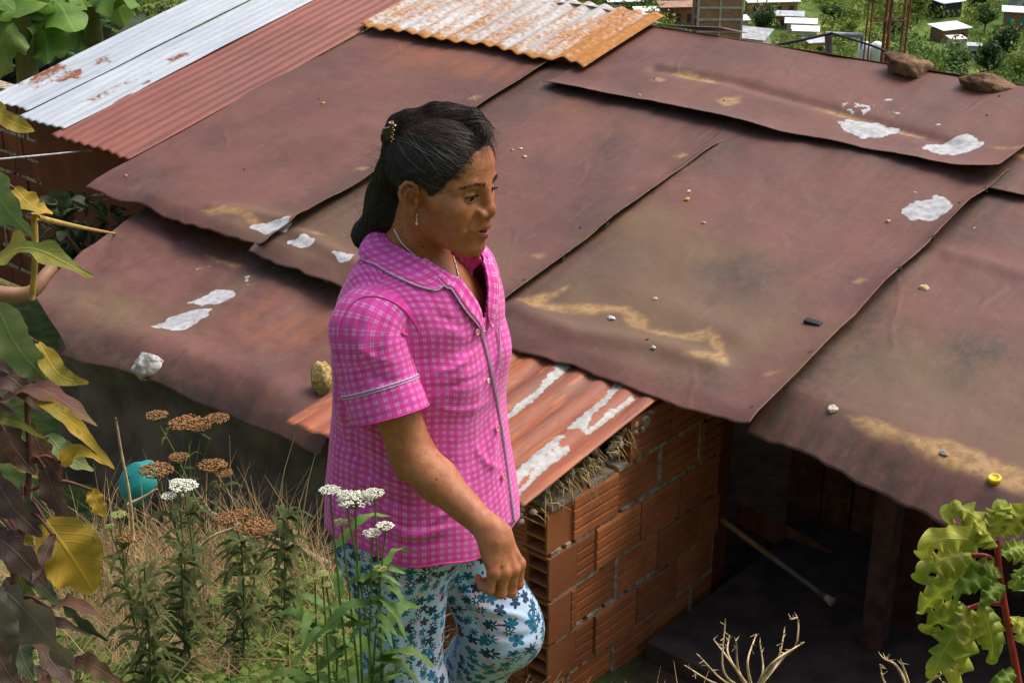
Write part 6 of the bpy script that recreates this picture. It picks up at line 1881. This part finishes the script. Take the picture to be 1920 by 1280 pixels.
# ---- yarrow-like weeds
t = NT("dry_flower"); o = t.obj(); M_DRYF = t.pbr(t.mix(t.ramp(t.noise(o, 160, 3), .35, .65), (.17, .085, .032), (.40, .22, .10)), .95, None, 0, .1)
t = NT("white_flower"); o = t.obj(); M_WHF = t.pbr(t.mix(t.ramp(t.noise(o, 200, 3), .35, .6), (.50, .52, .33), (.86, .86, .78)), .9, None, 0, .1)
t = NT("green_bud"); o = t.obj(); M_BUD = t.pbr(t.mix(t.ramp(t.noise(o, 200, 3), .35, .6), (.24, .33, .07), (.48, .50, .20)), .9, None, 0, .1)
M_FERN = leafmat("feathery_leaf", (.070, .150, .030), (.15, .25, .055), .55, .3, 9, False); M_FERND = leafmat("dull_feathery_leaf", (.055, .080, .024), (.125, .140, .045), .9, .35, 9, False)
def umbel(parent, top, rad, mat, stem_mat, rng, dens=60, lift=.16):
    """a flat-topped head: many florets on fine spokes"""
    b = MB(); s_ = MB(); base = top - np.array([0, 0, rad * .75])
    for i in range(dens):
        a = rng.random() * 6.283; q = math.sqrt(rng.random()); p = top + np.array([math.cos(a) * q * rad, math.sin(a) * q * rad * .9, -q * q * rad * lift + rng.normal(0, rad * .045)])
        b.ball(p, np.array([1, 1, .5]) * rad * rng.uniform(.055, .105), 5, 4)
        if i % 8 == 0: s_.tube([base, p - [0, 0, rad * .08]], rad * .018, 4, False)
    h = b.build("flower_head", mat, parent); s_.build("spokes", stem_mat, h); return base
def weed(base, heads, label, group, rng, stem_mat, leaf_mat, leaves=22, lsize=.06, name="yarrow_plant", hr=1.0, cat="weed"):
    root = empty(name, base, label, cat, group); m = MB(); lv = MB(); paths = []
    for j, (p, r, mt) in enumerate(heads):
        bs = umbel(root, p, r, mt, stem_mat, rng, int(150 + 2500 * r))
        join = base + (heads[0][0] - base) * (.15 + .5 * rng.random()) if j else base
        join = join + rng.normal(0, .008, 3)
        pa = smooth_path([join, join + (bs - join) * .5 + rng.normal(0, .012, 3) + (np.array([bs[0], bs[1], join[2]]) - join) * .12, bs], 16); paths.append(pa)
        m.tube(pa, np.linspace(.0042 if j == 0 else .0026, .0015, 16), 6)
    m.build("stem", stem_mat, root)
    for i in range(leaves):
        pa = paths[0] if rng.random() < .55 else paths[rng.integers(len(paths))]; p = pa[rng.integers(1, 14)]
        a = rng.random() * 6.283; d = np.array([math.cos(a), math.sin(a), rng.uniform(.1, .7)]); ln = lsize * rng.uniform(.6, 1.25)
        leafgeo(lv, [p, p + d * ln * .55, p + d * ln + np.array([0, 0, -ln * .45])], ln * .115, np.array([0, 0, 1.0]) + rng.normal(0, .3, 3), 34, 3, .1, .2, 11, .6)
    lv.build("leaves", leaf_mat, root)
    return root
rw = np.random.default_rng(21)
def H(x, y, Y, rpx, mt): p = at(x, y, Y); return (p, rpx * pxm(p), mt)
def base_at(x, Y):
    X = at(x, 900, Y)[0]; return np.array([X, Y, gz(X, Y) - .01])
weed(base_at(335, 3.75), [H(350, 788, 3.75, 34, M_DRYF), H(294, 775, 3.8, 22, M_DRYF), H(405, 781, 3.7, 24, M_DRYF), H(375, 798, 3.72, 20, M_DRYF)], "tallest dry brown yarrow, in front of the dark cloth", "yarrow weeds at left", rw, M_STEMG, M_FERND, 30)
weed(base_at(310, 3.6), [H(335, 854, 3.6, 20, M_DRYF), H(292, 876, 3.55, 32, M_DRYF), H(398, 868, 3.62, 28, M_DRYF), H(420, 884, 3.6, 18, M_DRYF)], "dry brown yarrow just right of the teal basin", "yarrow weeds at left", rw, M_STEMG, M_FERND, 36)
weed(base_at(308, 3.4), [H(344, 907, 3.4, 27, M_WHF), H(316, 927, 3.38, 15, M_WHF), H(330, 901, 3.42, 14, M_WHF)], "white-flowered yarrow among the dry ones, below the teal basin", "yarrow weeds at left", rw, M_STEMG, M_FERND, 60, .08)
weed(base_at(440, 3.5), [H(480, 985, 3.5, 36, M_DRYF), H(424, 968, 3.52, 25, M_DRYF), H(452, 960, 3.55, 22, M_DRYF), H(510, 992, 3.45, 20, M_DRYF)], "low dry brown yarrow nearest the dark doorway of cloth", "yarrow weeds at left", rw, M_STEMG, M_FERND, 34)
weed(base_at(232, 3.2), [H(222, 962, 3.2, 15, M_BUD), H(240, 1002, 3.2, 24, M_DRYF), H(205, 985, 3.2, 10, M_BUD)], "short yarrow with a green bud and one brown head, leftmost", "yarrow weeds at left", rw, M_STEMG, M_FERND, 40, .07)
for x, Y, lb in ((300, 2.95, "dark leafy stalk without flowers, under the white yarrow"), (225, 2.75, "dark leafy stalk without flowers, right of the yellow hanging leaf"), (420, 3.05, "dark leafy stalk without flowers, under the low dry yarrow"), (505, 3.3, "dark leafy stalk without flowers, nearest the woman")):
    B = base_at(x, Y); tp = B + np.array([.03, 0, .42]); root = empty("leafy_stalk", B, lb, "weed", "flowerless stalks at left"); m = MB(); pa = smooth_path([B, B + [.02, 0, .2], tp], 14); m.tube(pa, np.linspace(.004, .002, 14), 6); m.build("stem", M_STEMG, root)
    lv = MB()
    for i in range(120):
        p = pa[rw.integers(1, 14)]; a = rw.random() * 6.283; d = np.array([math.cos(a), math.sin(a), rw.uniform(.0, .6)]); ln = .075 * rw.uniform(.5, 1.2)
        leafgeo(lv, [p, p + d * ln * .55, p + d * ln + np.array([0, 0, -ln * .45])], ln * .10, np.array([0, 0, 1.0]) + rw.normal(0, .3, 3), 30, 3, .1, .2, 10, .6)
    lv.build("leaves", M_FERND, root)
# white yarrow in front of the woman
FY = 1.92
root = weed(base_at(655, FY), [H(665, 931, FY, 34, M_WHF), H(618, 915, FY, 20, M_WHF), H(702, 921, FY, 20, M_WHF), H(722, 983, FY - .02, 18, M_WHF), H(697, 996, FY - .02, 18, M_WHF), H(640, 976, FY, 14, M_BUD), H(712, 1063, FY - .02, 13, M_BUD), H(648, 924, FY, 18, M_WHF)],
     "fresh green weed with white flower heads in front of the woman's trousers", None, rw, M_STEMG, M_FERN, 95, .085)
weed(base_at(590, FY + .1), [H(604, 1073, FY + .1, 13, M_BUD), H(590, 1086, FY + .1, 10, M_BUD), H(612, 1094, FY + .1, 9, M_BUD)], "fresh green weed with unopened buds left of the white flowers", None, rw, M_STEMG, M_FERN, 60, .085)
# ---- curly plant at lower right
CY = 1.42
M_CURL = leafmat("yellow_green_curly_leaf", (.23, .30, .028), (.42, .42, .055), .45, .3, 14); M_CURL2 = leafmat("fresh_green_leaf", (.15, .24, .030), (.28, .35, .055), .45, .3, 14); M_CRED = simple("red_stem", (.30, .022, .025), .45, .25, 30)
gb = np.array([at(1935, 1280, CY)[0], CY, 0]); gb[2] = gz(gb[0], gb[1])
cp = empty("curly_leaf_plant", gb, "red-stemmed plant with curled yellow-green leaves in the lower right corner", "plant")
st = smooth_path([gb, at(1925, 1400, CY), at(1908, 1270, CY), at(1886, 1150, CY), at(1874, 1070, CY), at(1868, 1010, CY)], 50)
m = MB(); m.tube(st, np.linspace(.009, .0035, 50), 8); m.tube(smooth_path([at(1880, 1132, CY), at(1850, 1130, CY), at(1815, 1140, CY)], 12), .0028, 6); m.tube(smooth_path([at(1874, 1058, CY), at(1850, 1042, CY), at(1822, 1040, CY)], 12), .0028, 6); m.build("stem", M_CRED, cp)
CL = [((1866,1008),(1742,1012),34,0,.9),((1868,1004),(1790,952),32,0,.6),((1872,1002),(1876,945),28,0,.3),((1876,1004),(1930,958),32,0,.5),((1824,1040),(1740,1062),36,0,1.0),((1826,1042),(1736,1128),34,0,.9),((1876,1066),(1800,1104),26,1,.5),((1880,1076),(1836,1058),24,1,.4),
 ((1816,1140),(1748,1168),36,0,1.2),((1814,1142),(1756,1242),40,0,.8),((1838,1134),(1862,1212),36,0,.6),((1820,1140),(1790,1276),40,0,.7),((1890,1100),(1930,1072),24,1,.5),((1904,1250),(1858,1300),20,1,.4),((1896,1160),(1935,1200),30,0,.6),((1878,1040),(1925,1030),28,1,.5),((1870,1020),(1830,985),26,0,.4),((1876,1090),(1850,1120),24,1,.4)]
rc = np.random.default_rng(2)
for i, (b0, t0, w, kd, curl) in enumerate(CL):
    p0 = at(*b0, CY); p1 = at(*t0, CY - .01 + rc.uniform(-.03, .03)); k = pxm(p0); ln = np.linalg.norm(p1 - p0)
    d = (p1 - p0) / ln; up = nrm(toward * .75 + np.array([0, 0, .6]) + rc.normal(0, .2, 3))
    pts = [p0, p0 + d * ln * .4 + up * ln * .14, p0 + d * ln * .85 + up * ln * .08, p1 - np.array([0, 0, ln * .10]), p1 - d * ln * .12 * curl - np.array([0, 0, ln * .28]) - up * .10 * ln, p1 - d * ln * .30 * curl - np.array([0, 0, ln * .26]) - up * .16 * ln]
    b = MB(); leafgeo(b, pts, w * k * .82, up, 90, 17, -.55, .75, 0, .75, rc.uniform(-.9, .9), i * 1.7, .3, 36); buildleaf(b, "leaf", (M_CURL, M_CURL2)[kd], cp)
# ---- dry stalks at the bottom right
def drystalks(px, py, Y, tips, label, name="dry_weed"):
    B = at(px, py, Y); B[2] = min(B[2], gz(B[0], Y)); root = empty(name, B, label, "dry weed"); m = MB(); src = at(px, py, Y)
    m.tube([B, src], [.006, .005], 6)
    for i, pts in enumerate(tips):
        P_ = [src] + [at(x, y, Y + rw.uniform(-.12, .12)) for x, y in pts]; q = smooth_path(P_, 18); m.tube(q, np.linspace(.0050, .0016, 18), 5)
        for j in range(5):
            c = q[-1 - j] ; d = nrm(rw.normal(0, 1, 3) + [0, 0, .5]); m.tube([c, c + d * .018], [.0018, .0008], 4)
    m.build("stalk", M_STRAW, root)
M_STRAW = simple("straw_stalk", (.52, .38, .22), .9, .35, 30)
drystalks(1412, 1300, 3.2, [[(1370,1240),(1338,1198)],[(1365,1225),(1368,1190)],[(1402,1240),(1418,1188)],[(1358,1260),(1360,1160)],[(1450,1240),(1508,1203)],[(1462,1225),(1470,1185)],[(1430,1260),(1425,1205)],[(1470,1230),(1495,1200),(1497,1165),(1484,1160)],[(1340,1280),(1283,1246)],[(1390,1270),(1380,1200)],[(1350,1270),(1312,1230)]], "spray of dry pale stalks before the dark porch")
drystalks(1712, 1310, 3.0, [[(1690,1262),(1655,1232)],[(1660,1280),(1650,1245)],[(1740,1280),(1768,1262)],[(1700,1270),(1690,1240)]], "few short dry stalks left of the curly plant")
# ---- grass, dry straw and ground cover (uncountable)
def blades(name, mat, n, xr, yr, hgt, wid, lean, keepf, rng):
    x = rng.uniform(*xr, n); y = rng.uniform(*yr, n); k = keepf(x, y); x, y = x[k], y[k]; n = len(x); z = ground_h(x, y)
    a = rng.random(n) * 6.283; h = hgt * rng.uniform(.35, 1.25, n); le = lean * rng.uniform(.2, 1.3, n) * h; w_ = wid * rng.uniform(.6, 1.3, n); sa = a + PI / 2 + rng.normal(0, .4, n)
    V = []
    for s in (0, .4, .75, 1.0):
        c = np.stack([x + np.cos(a) * le * s ** 1.8, y + np.sin(a) * le * s ** 1.8, z - .01 + h * (s - .35 * s ** 2.5 * np.minimum(lean, 1))], -1); o_ = np.stack([np.cos(sa), np.sin(sa), 0 * sa], -1) * (w_ * (1 - s * .9))[:, None]
        V += [c - o_, c + o_]
    V = np.stack(V, 1).reshape(-1, 3); i = np.arange(n)[:, None] * 8
    F = np.concatenate([i + np.array([[0, 1, 3, 2]]), i + np.array([[2, 3, 5, 4]]), i + np.array([[4, 5, 7, 6]])]).astype(np.int32)
    return tag(meshobj(name, V, F, mat, attrs={"tone": np.repeat(rng.random(n), 8)}), kind="stuff")
def tonemat(name, c1, c2, tr=.2):
    t = NT(name); c = t.mix(t.attr("tone"), c1, c2); p = t.n("BsdfPrincipled", {"Base Color": c, "Roughness": .8, "Specular IOR Level": .2}); q = t.n("BsdfTranslucent", {"Color": c}); m = t.n("MixShader", {0: tr, 1: p.outputs[0], 2: q.outputs[0]}); t.t.links.new(m.outputs[0], t.out.inputs[0]); return t.m
M_GRASSD = tonemat("dry_grass_blades", (.26, .17, .075), (.50, .37, .19)); M_GRASSG = tonemat("green_ground_leaves", (.07, .13, .022), (.19, .26, .055), .35)
rgz = np.random.default_rng(31)
inA = lambda x, y: (x + (y - 3.2) * .30 < .05)
dn = lambda x, y: fbm(np.stack([x * 1.6, y * 1.6, 0 * x + 3], -1), 3)
blades("dry_grass", M_GRASSD, 13000, (-1.7, .5), (2.5, 4.7), .15, .0022, 1.1, lambda x, y: inA(x, y) & (dn(x, y) > .52 - .08 * (y - 2.8)), rgz)
blades("dry_grass", M_GRASSD, 1100, (-1.5, -.25), (3.5, 4.6), .36, .0026, .5, lambda x, y: inA(x, y), rgz)
blades("dry_grass", M_GRASSD, 2600, (-.05, .45), (2.35, 3.1), .09, .0022, 1.6, lambda x, y: dn(x * 2, y * 2) > .35, rgz)
blades("green_grass", M_GRASSG, 16000, (-1.7, .4), (2.2, 3.9), .085, .0030, 1.0, lambda x, y: inA(x, y) & (dn(x + 5, y) > .40 + .06 * (y - 2.8)), rgz)
n = 26000; x = rgz.uniform(-1.7, .35, n); y = rgz.uniform(2.2, 4.1, n); k = inA(x, y) & (dn(x + 5, y) > .38 + .07 * (y - 2.8)); x, y = x[k], y[k]; n = len(x)
b = MB(); c = np.stack([x, y, ground_h(x, y) + rgz.uniform(.01, .085, n)], -1); nn = rgz.normal(0, .45, (n, 3)) + [0, -.3, 1]; nn /= np.linalg.norm(nn, axis=1)[:, None]; aa = np.cross(nn, rgz.normal(0, 1, (n, 3))); aa /= np.linalg.norm(aa, axis=1)[:, None]; bb_ = np.cross(nn, aa); s_ = rgz.uniform(.007, .019, (n, 1))
V = np.stack([c - aa * s_, c - aa * s_ * .2 + bb_ * s_ * .7, c + aa * s_, c - aa * s_ * .2 - bb_ * s_ * .7], 1).reshape(-1, 3)
tag(meshobj("ground_cover", V, (np.arange(n)[:, None] * 4 + np.arange(4)).astype(np.int32), M_GRASSG, attrs={"tone": np.repeat(rgz.random(n), 4)}, smooth=False), kind="stuff")
# single tall dry blades
for pts, Y, lb in (([(250,1010),(243,930),(228,850),(217,783)], 3.1, "upright pale dry blade in front of the teal basin"), ([(240,945),(268,932),(294,916)], 3.15, "short bent dry blade beside the teal basin"), ([(376,1022),(400,1004),(440,988)], 3.3, "bent dry blade under the low yarrow")):
    b = MB(); P_ = [at(x, y, Y) for x, y in pts]
    b.tube(smooth_path(P_, 16), np.linspace(.0045, .0025, 16), 6); root = tag(b.build("dry_stalk", M_STRAW, None), lb, "grass blade", "single dry blades")
# ---- teal basin lying in the weeds, and a slanting branch
TB = at(262, 905, 4.05); m = MB(); ax = nrm([.45, .40, -.55]); e1 = nrm(np.cross(ax, [0, 0, 1])); e2 = np.cross(ax, e1); R0 = 46 * pxm(TB)
prof = [(.05, -.55), (.62, -.53), (.70, -.45), (.92, .0), (1.0, .06), (1.03, .04), (.95, -.03), (.74, -.46), (.62, -.57), (.05, -.59)]
V = np.concatenate([TB + ax * h * R0 + r * R0 * (np.cos(np.arange(36) * PI / 18)[:, None] * e1 + np.sin(np.arange(36) * PI / 18)[:, None] * e2) for r, h in prof]); m.add(V, [tuple(q) for q in grid_faces(len(prof), 36, False, True)])
tag(m.build("plastic_basin", simple("teal_plastic", (.010, .22, .19), .45, .2, 8), None), "teal plastic basin lying in the weeds before the dark cloth", "basin")
m = MB(); m.tube(smooth_path([at(335, 925, 4.3), at(400, 965, 4.2), at(500, 1004, 4.1), at(620, 1060, 4.0)], 20), np.linspace(.010, .015, 20), 7); tag(m.build("fallen_branch", simple("grey_branch", (.24, .19, .13), .9, .3, 20), None), "grey branch lying aslant below the dark cloth", "branch")
m = MB(); m.tube(smooth_path([at(-40, 545, 5.2), at(40, 552, 5.2), at(62, 545, 5.2), at(86, 515, 5.25), at(100, 500, 5.3)], 24), np.linspace(.034, .024, 24), 9); tag(m.build("bent_limb_standin", simple("smooth_brown_tube", (.30, .155, .085), .6, .25, 10), None), "smooth bent brown tube standing in for an arm-like shape behind the left shrub, at the sheet's corner", "branch")  # plain tube standing in for an unclear, arm-like form
# ---- dark shrub under the grey eave
def shrub(c, r, n, mat, label, size, name="leafy_shrub", group=None):
    root = empty(name, c - [0, 0, r[2]], label, "shrub", group); b = MB()
    for i in range(n):
        d = rw.normal(0, 1, 3); d /= np.linalg.norm(d); p = c + d * np.asarray(r) * rw.uniform(.5, 1); a = nrm(d + rw.normal(0, .5, 3) - [0, 0, .3]); ln = size * rw.uniform(.6, 1.3)
        leafgeo(b, [p, p + a * ln * .5, p + a * ln - [0, 0, ln * .3]], ln * .28, np.array([0, 0, 1.0]) + rw.normal(0, .4, 3), 8, 3, .15)
    b.build("leaves", mat, root); m = MB()
    for i in range(7): e = c + rw.normal(0, .5, 3) * np.asarray(r); m.tube([c - [0, 0, r[2]], (c + e) / 2 - [0, 0, r[2] * .3], e], [.02, .014, .006], 6)
    m.build("stem", M_BARK, root)
cs = at(160, 432, 8.3); shrub(cs, (.30, .2, .22), 150, LM["dark"], "dark leafy shrub between the left brick wall and the shed roof", .12)
# ---- banana plants at the top left, with a zinc roof behind them
M_BAN = leafmat("banana_leaf", (.075, .19, .025), (.17, .30, .05), .45, .35, 3); M_BAN2 = leafmat("pale_banana_leaf", (.15, .30, .05), (.28, .40, .10), .45, .4, 3); M_PSEU = simple("banana_stem", (.16, .20, .07), .7, .3, 6)
def banana(px, Y, leaves, label):
    top = at(px, 120, Y); B = np.array([top[0], Y, gz(top[0], Y)]); root = empty("banana_plant", B, label, "banana plant", "banana plants behind the grey roof")
    cr = at(px, leaves[0][0], Y); m = MB(); m.tube([B, (B + cr) / 2, cr], [.14, .11, .07], 10); m.build("trunk", M_PSEU, root)
    for i, (_, mx, my, tx, ty, w, k) in enumerate(leaves):
        b = MB(); leafgeo(b, [cr, at(mx, my, Y - .1 + .2 * (i % 3)), at(tx, ty, Y - .15 + .25 * (i % 2))], w, nrm(toward * .7 + np.array([0, 0, .7]) + rw.normal(0, .2, 3)), 44, 9, -.3, .18, 0, .8, rw.uniform(-.4, .4), i, .5); lf = b.build("leaf", (M_BAN, M_BAN2)[k], root)
banana(40, 11.6, [(30, -30, -20, -60, 60, .30, 0), (30, 45, -10, 52, 95, .26, 1), (30, 95, 0, 140, 60, .26, 0), (30, 10, 60, -10, 150, .24, 1), (30, 80, 60, 90, 120, .22, 0), (30, 20, -60, 60, -120, .3, 1)], "left banana plant with a drooping pale leaf")
banana(170, 12.2, [(10, 120, -30, 75, 40, .30, 0), (10, 200, -30, 235, 50, .28, 1), (10, 160, 30, 150, 100, .26, 0), (10, 225, -20, 265, 20, .24, 0), (10, 130, 40, 112, 110, .22, 1), (10, 190, -90, 230, -150, .3, 0)], "right banana plant against the grey roof edge")
zr = empty("neighbour_roof", at(60, 90, 13.2), "small shiny zinc roof behind the banana plants", "roof")
for (xa, ya, xb, yb) in ((-40, 62, 78, 128), (72, 12, 150, 62)):
    A_, B_ = at(xa, ya, 13.2), at(xb, yb, 13.0); e1 = B_ - A_; e1[2] *= .25; ln = np.linalg.norm(e1); e1 = nrm(e1); e2 = nrm(np.array([-.15, .9, .45]))
    a, b = np.meshgrid(np.linspace(0, ln, 90), np.linspace(0, .9, 12), indexing="ij")
    P = A_ - [0, 0, .15] + a[..., None] * e1 + b[..., None] * e2 + (np.sin(a * 2 * PI / .12) * .03)[..., None] * np.array([0, -.4, .9]); o = meshobj("zinc_sheet", P.reshape(-1, 3), grid_faces(90, 12), M_FGREY, zr); solidify(o, .004)
m = MB(); m.box(at(60, 90, 13.4) - [0, -.6, 1.6], (1.0, .6, 1.3)); m.build("wall", M_BRICK2, zr, smooth=False)
cs = at(250, 60, 13.4); shrub(cs - [.4, 0, .5], (1.1, .4, .7), 240, LM["dark"], "dark hedge-like shrub behind the banana plants", .34)
cs = at(0, 60, 14.2); shrub(cs - [0, 0, .5], (1.3, .4, .8), 260, M_BAN, "bright green shrub behind the zinc roof", .36)
